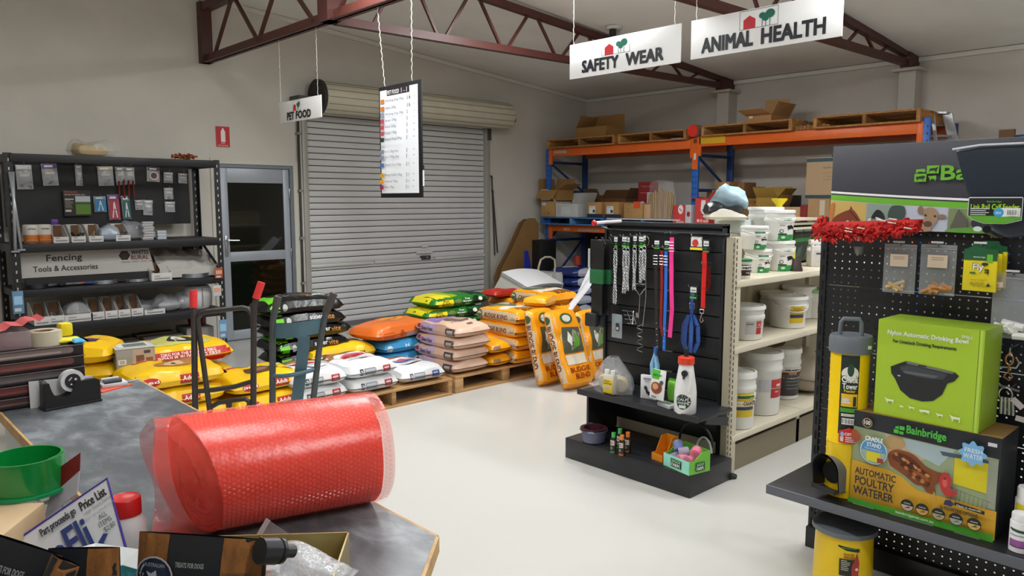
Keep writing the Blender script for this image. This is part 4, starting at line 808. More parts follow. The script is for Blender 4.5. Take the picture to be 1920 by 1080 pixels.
# far hand trolley, cardboard shape, blue board, blue-white sacks by the racking
def loop(pts, r, mt, n=8): m = MB(); m.tube(pts, r, mt, n); return m
CRM = M('b5ae98', .45)
A = lambda px, py, y=7.0: at(px, py, y=y)
t = thing('folding_trolley', 'cream tubular folding trolley standing behind the seed sacks', 'trolley', (0, 0, 0)); q = [A(1003, 640), A(1006, 535), A(1010, 500), A(1014, 487), A(1022, 482), A(1032, 482), A(1040, 487), A(1041, 500), A(1034, 545), A(1030, 640)]
q[0].z = .02; q[-1].z = .02; loop(q, .014, CRM).build('frame', t); m = MB(); m.box(tuple(A(1004, 536)+V((0, -.01, -.12))), tuple(A(1036, 522)+V((0, .01, 0))), M('8d8b7c', .6)); m.build('back_plate', t)
m = MB(); m.box((q[0].x-.03, 6.72, 0), (q[-1].x+.03, 7.02, .03), CRM); m.build('toe_plate', t)
P_ = lambda l, y: [(at(a, b, y=y).x, at(a, b, y=y).z) for a, b in l]
pts = P_([(937, 520), (943, 502), (960, 470), (984, 416), (993, 409), (1003, 409), (1010, 420), (1010, 445), (1006, 462), (1006, 500), (1004, 530)], 8.2); pts = [(pts[0][0]+.08, 0)]+pts+[(pts[-1][0], 0)]
m = MB(); m.prism(pts, .02, M('8c6a3c', .75, mot=.06), (0, 8.2, 0), X, Z); tag(m.build('cardboard_cutout'), 'tall rounded cardboard cutout leaning at the back wall beside the racking', 'cardboard')
pts = [(a-.06, b*.99) for a, b in pts]
m = MB(); m.prism(pts, .02, M('75552f', .75), (0, 8.25, 0), X, Z); tag(m.build('cardboard_cutout'), 'second rounded cardboard cutout, showing as an edge behind the front one', 'cardboard')
pts = P_([(984, 525), (984, 471), (990, 470), (996, 500), (997, 525)], 7.9); pts = [(pts[0][0], 0)]+pts[:1]+pts[1:]+[(pts[-1][0], 0)]
m = MB(); m.prism(pts, .02, M('24349a', .45), (0, 7.9, 0), X, Z); tag(m.build('blue_board'), 'narrow deep blue board standing before the cardboard cutout', 'board')
for k in range(5):
    z = .13*k+.02; bag('blue_white_sack', 'dark blue and white sack under the racking, %s of the stack' % ['bottom', 'second', 'third', 'fourth', 'topmost'][k], 'sack', (8.05+.02*(k % 2), 7.25, z), -.06*(k % 2), .66, .45, .15, M('1c2f6a', .35, bump=.2, bs=9), [('p', ell(.2, .2, .12, .12, 14), 'b0b6cc')], 'blue and white sacks', [('s', [(.16, .03), (.34, .01), (.44, .06), (.36, .13), (.16, .11)], 'ccd0e0'), ('r', 0, .02, .14, .12, '2a4488'), ('l', [(.02, .08), (.15, .09)], .012, '9aa6c8')], seed=110+k)
m = MB(); m.box((7.45, 7.2, 0), (7.74, 7.6, .62), M('d6d6da', .5), .005); tag(m.build('white_carton'), 'white carton standing left of the blue and white sacks', 'carton')
m = MB(); m.box((8.12, 7.98, 0), (8.42, 8.28, 1.02), M('121216', .6), .005); tag(m.build('black_carton'), 'tall black box against the left racking post', 'box')
m = MB(); m.box((9.30, 5.8, 0), (9.33, 8.15, 1.12), M('241c17', .8)); tag(m.build('shade_backdrop'), 'wide dark brown board standing at the back under the left bay of the racking', 'board')  # added panel, its dark colour stands in for the shade under the racking
# ---------------- two hand trucks by the counter
D = 3.6
def tp(px, py, dd=0): return at(px, py, d=D+dd)
DK = M('4a4440', .45, .5, mot=.15, ms=20); RG = M('e2383a', .4); BG = M('4d6a76', .5, mot=.12, ms=12); BGD = M('565a5c', .45, .4, mot=.2, ms=18)
def down(p, q, z): k = (z-q.z)/(q.z-p.z); return q+(q-p)*k
t = thing('hand_truck', 'dark tubular hand truck with red grips standing in front of the yellow sacks', 'hand truck', (0, 0, 0))
a0, a1 = tp(363, 552), tp(366, 760); a2 = down(a0, a1, .10); b0, b05, b1 = tp(489, 534), tp(476, 575), tp(475, 770); b2 = down(b05, b1, .10)
loop([a0, a1, a2], .0145, DK, 10).build('upright', t); loop([b0, b05, b1, b2], .0145, DK, 10).build('upright', t)
loop([a0+V((0, 0, .02)), tp(363, 577)], .0185, RG, 10).build('grip', t); loop([b0+V((.004, 0, .012)), tp(480, 560)], .0185, RG, 10).build('grip', t)
lo = tp(394, 775); l2 = down(tp(372, 610), lo, .12)
loop([l2, lo, tp(372, 612), tp(370, 598), tp(376, 588), tp(390, 584), tp(425, 580), tp(455, 577), tp(466, 580), tp(473, 592), tp(476, 640)], .0125, DK, 10).build('inner_hoop', t)
loop([tp(367, 734), tp(400, 731), tp(440, 725), tp(474, 715)], .012, DK).build('crossbar', t)
loop([down(tp(394, 760), tp(394, 780), .3), tp(392, 776), tp(396, 763), tp(410, 755), tp(440, 750), tp(460, 748), tp(467, 753), tp(470, 770), down(tp(470, 760), tp(470, 780), .3)], .012, DK).build('lower_hoop', t)
loop([tp(430, 752), down(tp(430, 752), tp(429, 775), .2)], .013, DK).build('centre_bar', t)
for p in (a2, b2):
    m = MB(); m.lathe([(.03, -.025), (.1, -.03), (.115, -.015), (.115, .015), (.1, .03), (.03, .025)], M('1c1c1e', .7), 24, (p.x, p.y, .115), ax=(.68, -.73, 0)); m.build('wheel', t)
n = V((.68, .73, 0)); m = MB(); c = (a2+b2)/2; m.bar((c.x-.25*.68*0, c.y, .02), tuple(V((c.x, c.y, .02))+n*.22), .34, .008, DK); m.build('toe_plate', t)
m = MB(); m.tube([(a2.x, a2.y, .115), (b2.x, b2.y, .115)], .012, DK); m.build('axle', t)
t = thing('hand_truck', 'blue-grey steel hand truck with a curved top band standing before the white sacks', 'hand truck', (0, 0, 0)); D = 3.45
a = [tp(521, 558), tp(517, 575), tp(512, 600), tp(511, 640), tp(511, 752)]; a.append(down(a[3], a[4], .1)); b = [tp(625, 553), tp(620, 562), tp(611, 585), tp(606, 610), tp(599, 650), tp(588, 745)]; b.append(down(b[4], b[5], .1))
loop(a, .0145, BGD, 10).build('upright', t); loop(b, .0145, BGD, 10).build('upright', t)
for q in ((a[0], a[1]), (b[0], b[2])): loop([q[0]+(q[0]-q[1])*.1, q[1]], .018, M('4c4543', .6, mot=.2), 10).build('grip', t)
def arc(p, q, dip, k=9):
    n = V((.68, .73, 0)); return [p.lerp(q, i/k)-n*dip*sin(pi*i/k) for i in range(k+1)]
up_, lo_ = arc(tp(512, 606), tp(607, 596), .06), arc(tp(512, 634), tp(603, 624), .06)
m = MB(); m.grid(lambda i, j: lo_[round(i*9)].lerp(up_[round(i*9)], j), 9, 1, BG); m.grid(lambda i, j: lo_[round(i*9)].lerp(up_[round(i*9)], j)+V((.68, .73, 0))*.006, 9, 1, BG); m.build('top_band', t)
st = [tp(570, 630, -.05), tp(568, 660, -.04), tp(562, 710, -.02), tp(557, 752)]; st.append(down(st[2], st[3], .1)); m = MB()
for i in range(4): m.bar(st[i], st[i+1], .052, .007, BG, up=(.68, .73, 0))
m.build('centre_strap', t); loop(arc(tp(512, 705), tp(592, 692), .05), .010, BG).build('middle_hoop', t)
for p in (a[-1], b[-1]):
    m = MB(); m.lathe([(.03, -.025), (.1, -.03), (.115, -.015), (.115, .015), (.1, .03), (.03, .025)], M('1c1c1e', .7), 24, (p.x, p.y, .115), ax=(.68, -.73, 0)); m.build('wheel', t)
m = MB(); m.tube([(a[-1].x, a[-1].y, .115), (b[-1].x, b[-1].y, .115)], .012, DK); m.build('axle', t)
c = (a[-1]+b[-1])/2; n = V((.68, .73, 0)); m = MB(); m.bar((c.x, c.y, .02), tuple(V((c.x, c.y, .02))+n*.2), .34, .008, BG); m.build('toe_plate', t)
# ---------------- the shop counter in the foreground
CZ = .95
def countermat():
    a = M('5c6066', .38, mot=.0).copy(); a.name = 'slate_laminate'; nt = a.node_tree; b = nt.nodes['Principled BSDF']; tc = nt.nodes.new('ShaderNodeTexCoord')
    mp = nt.nodes.new('ShaderNodeMapping'); mp.inputs['Scale'].default_value = (1.0, .55, 1); mp.inputs['Rotation'].default_value = (0, 0, R(45))
    n1 = nt.nodes.new('ShaderNodeTexNoise'); n1.inputs['Scale'].default_value = 15; n1.inputs['Detail'].default_value = 8; n1.inputs['Roughness'].default_value = .65; n1.inputs['Distortion'].default_value = .6
    n2 = nt.nodes.new('ShaderNodeTexNoise'); n2.inputs['Scale'].default_value = 6; n2.inputs['Detail'].default_value = 4
    mx = nt.nodes.new('ShaderNodeMath'); mx.operation = 'ADD'; rp = nt.nodes.new('ShaderNodeValToRGB'); rp.color_ramp.elements[0].position = .72; rp.color_ramp.elements[1].position = 1.38 if 0 else 1
    sc = nt.nodes.new('ShaderNodeMath'); sc.operation = 'MULTIPLY'; sc.inputs[1].default_value = .82
    rp.color_ramp.elements[0].color = (*lin('50545a'), 1); rp.color_ramp.elements[1].color = (*lin('868b90'), 1); e = rp.color_ramp.elements.new(.86); e.color = (*lin('63676b'), 1)
    L_ = nt.links.new; L_(tc.outputs['Object'], mp.inputs[0]); L_(mp.outputs[0], n1.inputs[0]); L_(mp.outputs[0], n2.inputs[0]); L_(n1.outputs[0], mx.inputs[0]); L_(n2.outputs[0], mx.inputs[1]); L_(mx.outputs[0], sc.inputs[0]); L_(sc.outputs[0], rp.inputs[0]); L_(rp.outputs[0], b.inputs['Base Color'])
    b.inputs['Roughness'].default_value = .36; return a
CM = countermat(); ED = wood('c39a62', .5, sx=(6, 6, 6))
ct = thing('shop_counter', 'L-shaped shop counter with mottled slate-grey top and timber edging', 'counter', (0, 0, 0))
poly = [(.425, 3.07), (.425, 1.80), (-1.3, 1.80), (-1.3, .86), (.56, .86), (.884, 1.165), (.884, 2.99), (.82, 3.07)]
m = MB(); m.prism(poly, .03, CM, (0, 0, CZ), X, Y); m.build('worktop', ct)
m = MB()
for a, b in zip(poly, poly[1:]+poly[:1]): 
    a, b = V((*a, CZ-.0165)), V((*b, CZ-.0165)); m.bar(a, b, .014, .032, ED)
m.build('timber_edge', ct)
CW = M('d4d6d6', .45)
m = MB(); m.box((.46, 1.78, 0), (.85, 3.03, CZ-.031), CW); m.build('carcase', ct)
m = MB(); m.box((-1.25, .95, 0), (.60, 1.76, CZ-.031), CW); m.build('carcase', ct)
for k in range(3):
    m = MB(); m.box((.448, 1.86+.36*k, .66), (.462, 2.20+.36*k, .9), CW, .003); d0 = m.build('drawer_front', ct)
    m = MB(); m.tube([(.449, 1.96+.36*k, .80), (.42, 1.96+.36*k, .80), (.42, 2.09+.36*k, .80), (.449, 2.09+.36*k, .80)], .005, M('b8bcc0', .25, .9)); m.build('handle', d0)
# stacked letter drawers
dx0, dx1, dy0, dy1 = .335, .672, 2.83, 3.06
t = thing('drawer_unit', 'dark brown stack of clear-windowed drawers at the far end of the counter', 'drawers', (dx0, dy0+.0, CZ)); w_ = dx1-dx0; hh = .19; DB = M('2a201f', .4)
m = MB(); m.box((0, .01, 0), (w_, dy1-dy0, hh), DB, .003); m.build('drawer_case', t)
for k in range(5):
    z0 = .003+k*hh/5; m = MB(); m.box((.004, 0, z0), (w_-.004, .02, z0+hh/5-.005), M('231b1b', .35), .002); dd = m.build('drawer', t)
    art([('p', [(.03+.012*cos(a_)*(1 if abs(a_) > 9 else 1), z0+.019+.011*sin(a_)) for a_ in [pi/2+pi*j/8 for j in range(9)]]+[(w_-.045+.012*cos(a_), z0+.019+.011*sin(a_)) for a_ in [-pi/2+pi*j/8 for j in range(9)]], ['4a3430', '6a2c28', '5c5654', '6b4640', '80706c'][k]), ('r', .05, z0+.012, w_-.07, z0+.018, ['6b5450', '7a4038', '6a6664', '8a4c42', 'a89c98'][k])], t, (0, 0, 0), X, Z, name='window', r=.15)
    m = MB(); m.box((0, -.004, z0+hh/5-.006), (w_, .006, z0+hh/5-.004), M('75696a', .3)); m.build('ledge', t)
dz = CZ+hh
t = thing('plastic_punnet', 'clear plastic tub with a pinkish red lid on the drawer unit', 'tub', (.475, 2.90, dz)); m = MB(); m.box((-.055, -.05, 0), (.05, .05, .06), M('b9a4a6', .2, alpha=.55), .005); m.build('tub_body', t)
m = MB(); m.box((-.03, -.03, .004), (.02, .03, .04), M('8e3238', .5), .01); m.build('contents', t); m = MB(); m.grid(lambda i, j: (-.07+.16*i, -.06+.12*j, .062+.035*i+.006*sin(i*19)), 10, 4, M('d2545a', .35)); m.build('lid', t)
t = thing('tape_roll', 'fat roll of cream packing tape lying on the drawer unit', 'tape', (.57, 2.895, dz)); m = MB(); m.lathe([(.03, 0), (.052, 0), (.052, .048), (.03, .048), (.03, 0)], M('c6bda6', .4), 36); m.build('tape_body', t)
m = MB(); m.lathe([(.024, .002), (.03, .002), (.03, .046), (.024, .046), (.024, .002)], M('8f7650', .7), 30); m.build('core', t)
t = thing('sponge', 'bright yellow cube sponge standing on the drawer unit', 'sponge', (.635, 2.91, dz+.02), .2); m = MB(); m.box((-.02, -.02, 0), (.02, .02, .045), M('e0c916', .8), .008); m.build('sponge_body', t)
t = thing('yellow_cloth', 'folded lime yellow cloth under the sponge', 'cloth', (.638, 2.885, dz)); m = bag_mb(.10, .06, .02, M('d8cf30', .8), wr=.004, seed=3); m.build('fold', t)
t = thing('blue_packet', 'light blue packet at the right end of the drawer unit top', 'packet', (.66, 2.855, dz)); m = bag_mb(.06, .05, .014, M('3fa8d8', .4), wr=.003, seed=4); m.build('packet_body', t)
m = MB(); m.box((-.06, -.04, 0), (.03, .04, .012), M('26282a', .5), .002); o = m.build('dark_tray'); o.location = (.61, 2.985, dz); tag(o, 'thin dark tray behind the sponge on the drawer unit', 'tray')
t = thing('phone_receiver', 'dark blue-grey object at the far left of the drawer unit top', 'object', (.405, 2.92, dz)); m = MB(); m.box((-.03, -.05, 0), (.012, .05, .05), M('2d3f52', .5), .012); m.build('object_body', t)
# white card and tape dispenser
p0, p1 = at(57, 766, z=CZ), at(177, 752, z=CZ); 
t = thing('notice_card', 'white card with small print leaning on the drawer unit behind the tape dispenser', 'card', (p0.x, p0.y, CZ), math.atan2(p1.y-p0.y, p1.x-p0.x)); L = (p1-p0).length
m = MB(); m.box((0, 0, 0), (L, .004, .088), M('d7d9da', .5)); m.build('card_body', t)
art([('t', 'PRICE CHECK', L*.5, .062, L*.95, .07, '9a9ca0'), ('r', .03, .030, .05, .034, '3a4048'), ('r', .03, .016, .05, .02, '3a4048')], t, (0, 0, 0), X, Z)
p0, p1 = at(86, 772, z=CZ), at(190, 752, z=CZ); L = (p1-p0).length
t = thing('tape_dispenser', 'black desktop tape dispenser with a clear tape roll', 'tape dispenser', (p0.x, p0.y, CZ), math.atan2(p1.y-p0.y, p1.x-p0.x)); DBK = M('17171b', .4)
prof = [(0, 0), (L, 0), (L, .072), (L*.93, .08), (L*.56, .08), (L*.50, .068)]+[(L*.33+.034*cos(a), .068+.034*sin(a)) for a in [0-pi*j/10 for j in range(1, 10)]]+[(L*.11, .072), (L*.09, .088), (.003, .088)]
m = MB(); m.prism(prof, .05, DBK, (0, 0, 0), X, Z); m.build('dispenser_body', t); m = MB(); m.box((-.003, -.003, 0), (L+.003, .055, .008), DBK, .002); m.build('base', t)
m = MB(); m.lathe([(.024, -.012), (.036, -.012), (.036, .012), (.024, .012), (.024, -.012)], M('d4d6d6', .2), 36, (L*.53, .025, .082), ax=(0, 1, 0)); m.build('tape_roll', t)
m = MB(); m.lathe([(.0, -.014), (.024, -.014), (.024, .014), (0, .014)], M('26262a', .4), 30, (L*.53, .025, .082), ax=(0, 1, 0)); hb = m.build('hub', t)
art([('e', .008, .005, .004, .004, 'd8d8d8'), ('l', [(-.012, .004), (-.004, .012)], .004, 'c8c8c8'), ('e', -.006, -.01, .003, .003, 'd8d8d8')], t, (L*.53, .0105, .082), X, Z, name='hub_mark')
m = MB(); m.box((-.002, .01, .086), (.012, .04, .095), M('8a8c90', .3, .8), .001); m.build('cutter', t)
# pen packets at the far end
for (px, py), (qx, qy), c, lb in (((192, 731), (240, 724), 'd0d2d6', 'white topped marker packet at the far corner of the counter'), ((192, 737), (248, 722), 'd8502c', 'orange packet under the markers at the far corner of the counter')):
    p, q = at(px, py, z=CZ), at(qx, qy, z=CZ); hgt = .004 if c == 'd8502c' else .012; L = (q-p).length
    t = thing('marker_packet', lb, 'packet', (p.x, p.y, CZ+(.0045 if c != 'd8502c' else 0)), math.atan2(q.y-p.y, q.x-p.x)); m = MB(); m.box((0, 0, 0), (L, .07, hgt), M(c, .4), .001); m.build('packet_body', t)
    if c != 'd8502c':
        for k in range(3): m = MB(); m.tube([(.01, .015+.022*k, hgt+.006), (L*.8, .015+.022*k, hgt+.006)], .007, M(['2a2e36', '5a6068', 'c8ccd0'][k], .4), 8); m.build('marker', t)
m = MB(); m.tube([at(237+20*cos(a), 712+5*sin(a), z=CZ)+V((0, 0, .003)) for a in [-.5+.35*j for j in range(10)]], .003, M('a8a49a', .4)); tag(m.build('wire_ring'), 'loose curl of pale wire near the far corner of the counter', 'wire')
# ---------------- roll of red bubble wrap
q0, q1 = at(312, 1006, z=CZ), at(704, 930, z=CZ); ax = (q1-q0); BL_ = ax.length; rr = .121; ang = math.atan2(ax.y, ax.x)
bw = thing('bubble_wrap_roll', 'large roll of translucent red bubble wrap lying across the counter', 'bubble wrap', (*((q0+q1)/2).xy, CZ), ang)
REDB = M('ff3a22', .3, spec=.6, bump=.25, bs=16); b = REDB.node_tree.nodes['Principled BSDF']; b.inputs['Subsurface Weight'].default_value = .35; b.inputs['Subsurface Radius'].default_value = (.02, .004, .003)
FILM = M('ff5a4a', .13, alpha=.42, spec=.9, bump=.25, bs=50); FILM2 = M('ff9a8e', .2, alpha=.10, spec=1, bump=.2, bs=60)
def rad(x, a):   # cross-section: nearly round, sagging a little on its underside
    return rr*(1+.012*cos(2*a)+.012*sin(3*a+x*5)+.006*sin(7*a+x*11)) - .004*(1+cos(a*1))*0
def cylp(x, a, dr=0): r_ = rad(x, a)+dr; return V((x, r_*cos(a), rr*.985+r_*sin(a)*.985))
L2 = BL_/2-.02
m = MB(); cut = lambda a: .075*((1-cos(a-.35))/2)**1.3
m.grid(lambda i, j: cylp(-L2+cut(2*pi*j)*(1-i)+2*L2*i, 2*pi*j), 30, 72, REDB)
for s in (-1, 1):   # wound ends: ridged rings sinking to an open flattened core
    rings = [1, .985, .95, .93, .88, .86, .80, .77, .70, .66, .58, .54, .46, .40, .30, .26, .2]
    def endp(i, j, s=s):
        k = i*(len(rings)-1); f_ = rings[round(k)]; a = 2*pi*j; p = cylp(s*L2+(cut(a) if s < 0 else 0), a); c = V((s*L2+(.03 if s < 0 else 0), 0, rr)); 
        q = c.lerp(p, f_); q.y *= (1-.55*(1-f_)); q.x += s*(-.004*(round(k) % 2) - .022*(1-f_)+.008*noise.noise(V((cos(a)*3, f_*7, s)))); return q
    m.grid(endp, len(rings)-1, 48, REDB)
m.build('roll_body', bw)
m = MB(); m.lathe([(.03, -.02), (.0, -.02)], M('a01812', .6), 20, (-L2+.03, 0, rr), ax=(1, 0, 0)); m.lathe([(.03, .0), (.0, .0)], M('a01812', .6), 20, (L2-.03, 0, rr), ax=(1, 0, 0)); m.build('core_hollow', bw)
m = MB()
fl = lambda s, a, t_: (.0+.010*sin(a*2+s)+.006*sin(a*5))*t_
m.grid(lambda i, j: cylp(-L2+cut(2*pi*j)*(1-i*.75)-.045*i-.01*sin(3*2*pi*j)*i, 2*pi*j, .003+fl(-1, 2*pi*j, i)-.012*i), 5, 64, FILM); m.grid(lambda i, j: cylp(L2+.026*i, 2*pi*j, .003-.004*i), 3, 64, FILM)
m.grid(lambda i, j: cylp(-L2+cut(2*pi*j)-.03*i, 2*pi*j, -.012-.01*i+.004*sin(9*2*pi*j)), 4, 64, FILM)
m.build('film_edge', bw, label='pinkish see-through outer layers at the roll ends')
m = MB(); m.grid(lambda i, j: cylp(-L2+cut(.2+pi*1.35*j)*(1-i)+(2*L2+.02)*i, .2+pi*1.35*j, .0062), 30, 50, FILM2); m.build('outer_layer', bw)
# the bubbles: tiny raised domes in a hexagonal pattern
vs, fs = [], []; pitch = .0098; nc = int(2*pi*rr/pitch/2)*2; nr = int((2*L2+.05)/(pitch*.87))
dome = [(0, 0, .0030)] + [(.0028*cos(pi/3*k), .0028*sin(pi/3*k), .0024) for k in range(6)] + [(.0043*cos(pi/3*k), .0043*sin(pi/3*k), .0004) for k in range(6)]
df = [(0, 1+k, 1+(k+1) % 6) for k in range(6)] + [(1+k, 7+k, 7+(k+1) % 6, 1+(k+1) % 6) for k in range(6)]
for r_ in range(nr):
    for c_ in range(nc):
        a0 = 2*pi*(c_+.5*(r_ % 2))/nc
        if 4.0 < a0 < 5.4: continue
        if r_*pitch*.87-.025 < cut(a0)-.002: continue
        x0 = -L2-.025+r_*pitch*.87; R0 = rad(x0, a0)
        q = len(vs); vs += [cylp(x0+u_, a0+v_/R0, .0036+h_) for u_, v_, h_ in dome]; fs += [[q+i for i in f] for f in df]
m = MB(); m.add(vs, fs, M('ff8070', .16, alpha=.2, spec=1), True); m.build('bubbles', bw, kind='stuff')
# ---------------- things at the near corner of the counter
def face(px, py, d, L=None): return at(px, py, d=d)
# gold tray box with packets
g = [at(445, 1003, z=1.02), at(655, 997, z=1.02), at(600, 1130, z=1.02)]
GD = M('a08d55', .35, .35)
e1 = (g[1]-g[0]); e1.z = 0; L = e1.length; r_ = math.atan2(e1.y, e1.x); t = thing('gold_tray', 'open gold cardboard tray holding packets at the counter corner', 'tray', (g[1].x, g[1].y, CZ), r_+pi); 
# local x runs back along the far wall, local y towards the viewer side
W_ = .20; L = .235
for lo, hi in (((0, 0, 0), (L, W_, .003)), ((0, 0, 0), (L, .003, .07)), ((0, W_-.003, 0), (L, W_, .07)), ((0, 0, 0), (.003, W_, .07)), ((L-.003, 0, 0), (L, W_, .07))):
    m = MB(); m.box(lo, hi, GD); m.build('tray_wall' if hi[2] > .01 else 'tray_base', t)
Tg = t.matrix_basis.copy(); Tg = Matrix.Translation(t.location) @ Matrix.Rotation(r_+pi, 4, 'Z')
def ing(x, y, z=0): return Tg @ V((x, y, z))
for k, (x, y, z, rz, L_, W1, lb) in enumerate(((.10, .10, .02, .5, .16, .11, 'crumpled silvery packet filling the gold tray'), (.05, .11, .045, -.5, .17, .05, 'clear pointed packet leaning over the corner of the gold tray'), (.14, .13, .05, .2, .13, .09, 'white plastic packet on the silver one in the gold tray'))):
    t = thing('silver_packet', lb, 'packet', tuple(ing(x, y, z)), rz+r_, 'packets in the gold tray'); m = bag_mb(L_, W1, .038, clear('e4e6ea', .45, .1, .9, 40), wr=.01, seed=8+k, p=2.4, q=2); m.build('film', t)
t = thing('packet_tag', 'clear swing packet with a white tag standing against the roll', 'packet', tuple(at(520, 1010, z=CZ))); m = MB(); p0, p1 = at(484, 1006, d=1.5)-t.location, at(503, 974, d=1.5)-t.location; m.bar(p0, p1, .010, .002, M('d8c8c8', .4), up=FW); m.build('tag', t)
m = MB(); p2 = at(545, 1003, d=1.5)-t.location; m.add([p0, p2, p1, p0+V((0, .003, 0)), p2+V((0, .003, 0)), p1+V((0, .003, 0))], [(0, 1, 2), (3, 4, 5)], clear('c8b8bc', .3)); m.build('film', t)
t = thing('spray_nozzle', 'black threaded bottle neck with a ribbed cap lying over the tray', 'bottle', tuple(at(520, 1040, z=1.03))); a, b = at(497, 1033, d=1.18), at(552, 1033, d=1.22); ax_ = (b-a); ln = ax_.length; m = MB(); B1 = M('202226', .35)
m.lathe([(0, -.01), (.020, -.01), (.021, ln*.34), (.018, ln*.36), (.018, ln*.42), (.02, ln*.44), (.02, ln*.54), (0, ln*.54)], B1, 26, tuple(a-t.location), ax=ax_); m.build('neck', t)
m = MB(); q = a-t.location; m.lathe([(0, ln*.54), (.011, ln*.54), (.011, ln*.95), (.009, ln*.99), (0, ln*.99)], M('303338', .3), 14, tuple(q), ax=ax_); m.build('cap', t)
# treat packets
def treat(lb, pts, d, bands, words, oval=None, rot=0, shade='1d2026', grp='packets of dog treats'):
    """pouch standing upright; pts = top edge left/right pixels at distance d"""
    a, b = at(*pts[0], d=d[0]), at(*pts[1], d=d[1]); e = b-a; L = e.length; u = e.normalized(); n = FW.copy(); n.z = 0; n.normalize(); v = u.cross(n); v = -v if v.z < 0 else v; v.normalize(); h = .17
    o_ = a-v*h; t = thing('treat_packet', lb, 'packet', tuple(o_), 0, grp); m = MB(); G1 = M(shade, .4, bump=.2, bs=14)
    f = lambda sg: (lambda i, j: u*(L*i)+v*(h*j)+n*(sg*-.016*max(0, sin(pi*i))**.5*max(0, sin(pi*min(1, j*.97)))**.7))
    m.grid(f(1), 16, 12, G1); m.grid(f(-1), 16, 12, G1); m.build('pouch', t); hb = m.bvh(); it = []
    BR = wood('98622e', .35, sx=(30, 30, 5), mot=.45)
    for x0, x1 in bands: it.append(('r', x0*L, 0, x1*L, h, BR))
    for s, x0, y0, x1, y1, c in words: it.append(('t', s, x0*L, y0*h, x1*L, y1*h, c, True))
    if oval: cx, cy = oval; it += [('e', cx*L, cy*h, .030, .034, 'c8c8c8'), ('e', cx*L, cy*h, .0275, .0315, '1c2438'), ('e', cx*L, cy*h, .0215, .0255, '243048'), ('p', [(cx*L-.012, cy*h-.014), (cx*L-.006, cy*h-.002), (cx*L-.012, cy*h+.01), (cx*L-.004, cy*h+.007), (cx*L+.003, cy*h+.013), (cx*L+.005, cy*h+.004), (cx*L+.014, cy*h-.002), (cx*L+.008, cy*h-.008), (cx*L+.004, cy*h-.015)], 'c4c8d0'), ('t', 'AUSTRALIAN', cx*L-.016, cy*h+.018, cx*L+.016, cy*h+.024, 'c0c4cc')]
    art(it, t, (0, 0, 0), u, v, bvh=hb, step=.015, off=.001, name='print', r=.35, keep=True); return t
treat('black and woodgrain dog treat packet with a dog badge, right one at the counter front', ((262, 996), (503, 1012)), (1.18, 1.20), ((0, .24), (.66, .97)), (('TREATS FOR DOGS', .31, .72, .53, .765, 'a8aaac'), ('KANGAROO BITES', .68, .66, .9, .69, '6a5a50')), (.15, .60))
treat('dog treat packet with two woodgrain panels, middle one at the lower left', ((90, 1028), (225, 1026)), (1.14, 1.15), ((.57, .99),), (('BEEF JERKY STRIPS', .6, .72, .95, .76, '7a5a40'),))
treat('bent black dog treat packet at the lower left corner', ((-60, 985), (118, 1042)), (1.08, 1.10), ((.93, 1.0),), (('TREATS FOR DOGS', .36, .74, .72, .80, 'a4a6a8'),))
p = at(110, 1110, d=1.06); treat('small woodgrain dog treat packet leaning before the bent one', ((98, 1038), (150, 1062)), (1.06, 1.06), ((0, 1),), (('CHICKEN', .2, .62, .8, .68, '8a7a70'),), grp=None)
# orange foil packet edge, white and teal papers
t = thing('orange_packet', 'crinkled orange foil packet behind the right dog treat packet', 'packet', tuple(at(497, 1090, d=1.22))); m = MB(); a, b = at(486, 1014, d=1.22)-t.location, at(508, 1070, d=1.22)-t.location
m.grid(lambda i, j: a+(b-a)*j+V((.02*(i-.5), .02*(i-.5), .004*sin(j*20+i*9)-.05*j)), 6, 10, M('d8761c', .3, bump=.6, bs=30)); m.build('foil', t)
def sheet(lb, pts, mt, name='paper', cat='paper', th=.0015):
    q = [V(p) for p in pts]; n = (q[1]-q[0]).cross(q[2]-q[0]).normalized()*th; k = len(q); m = MB(); m.add(q+[p+n for p in q], [list(range(k)), list(range(k, 2*k))]+[(i, (i+1) % k, (i+1) % k+k, i+k) for i in range(k)], mt); o = m.build(name); return tag(o, lb, cat)
sheet('white paper packet corner showing between the dog treat packets', (at(130, 1032, d=1.3), at(180, 1018, d=1.32), at(262, 1030, d=1.3), at(256, 1120, d=1.25), at(150, 1120, d=1.25)), M('f0f2f2', .5))
sheet('teal band of a packet low between the dog treat packets', (at(200, 1066, d=1.22), at(230, 1060, d=1.22), at(258, 1068, d=1.22), at(254, 1110, d=1.2), at(205, 1110, d=1.2)), M('2e7f86', .45), 'teal_packet', 'packet')
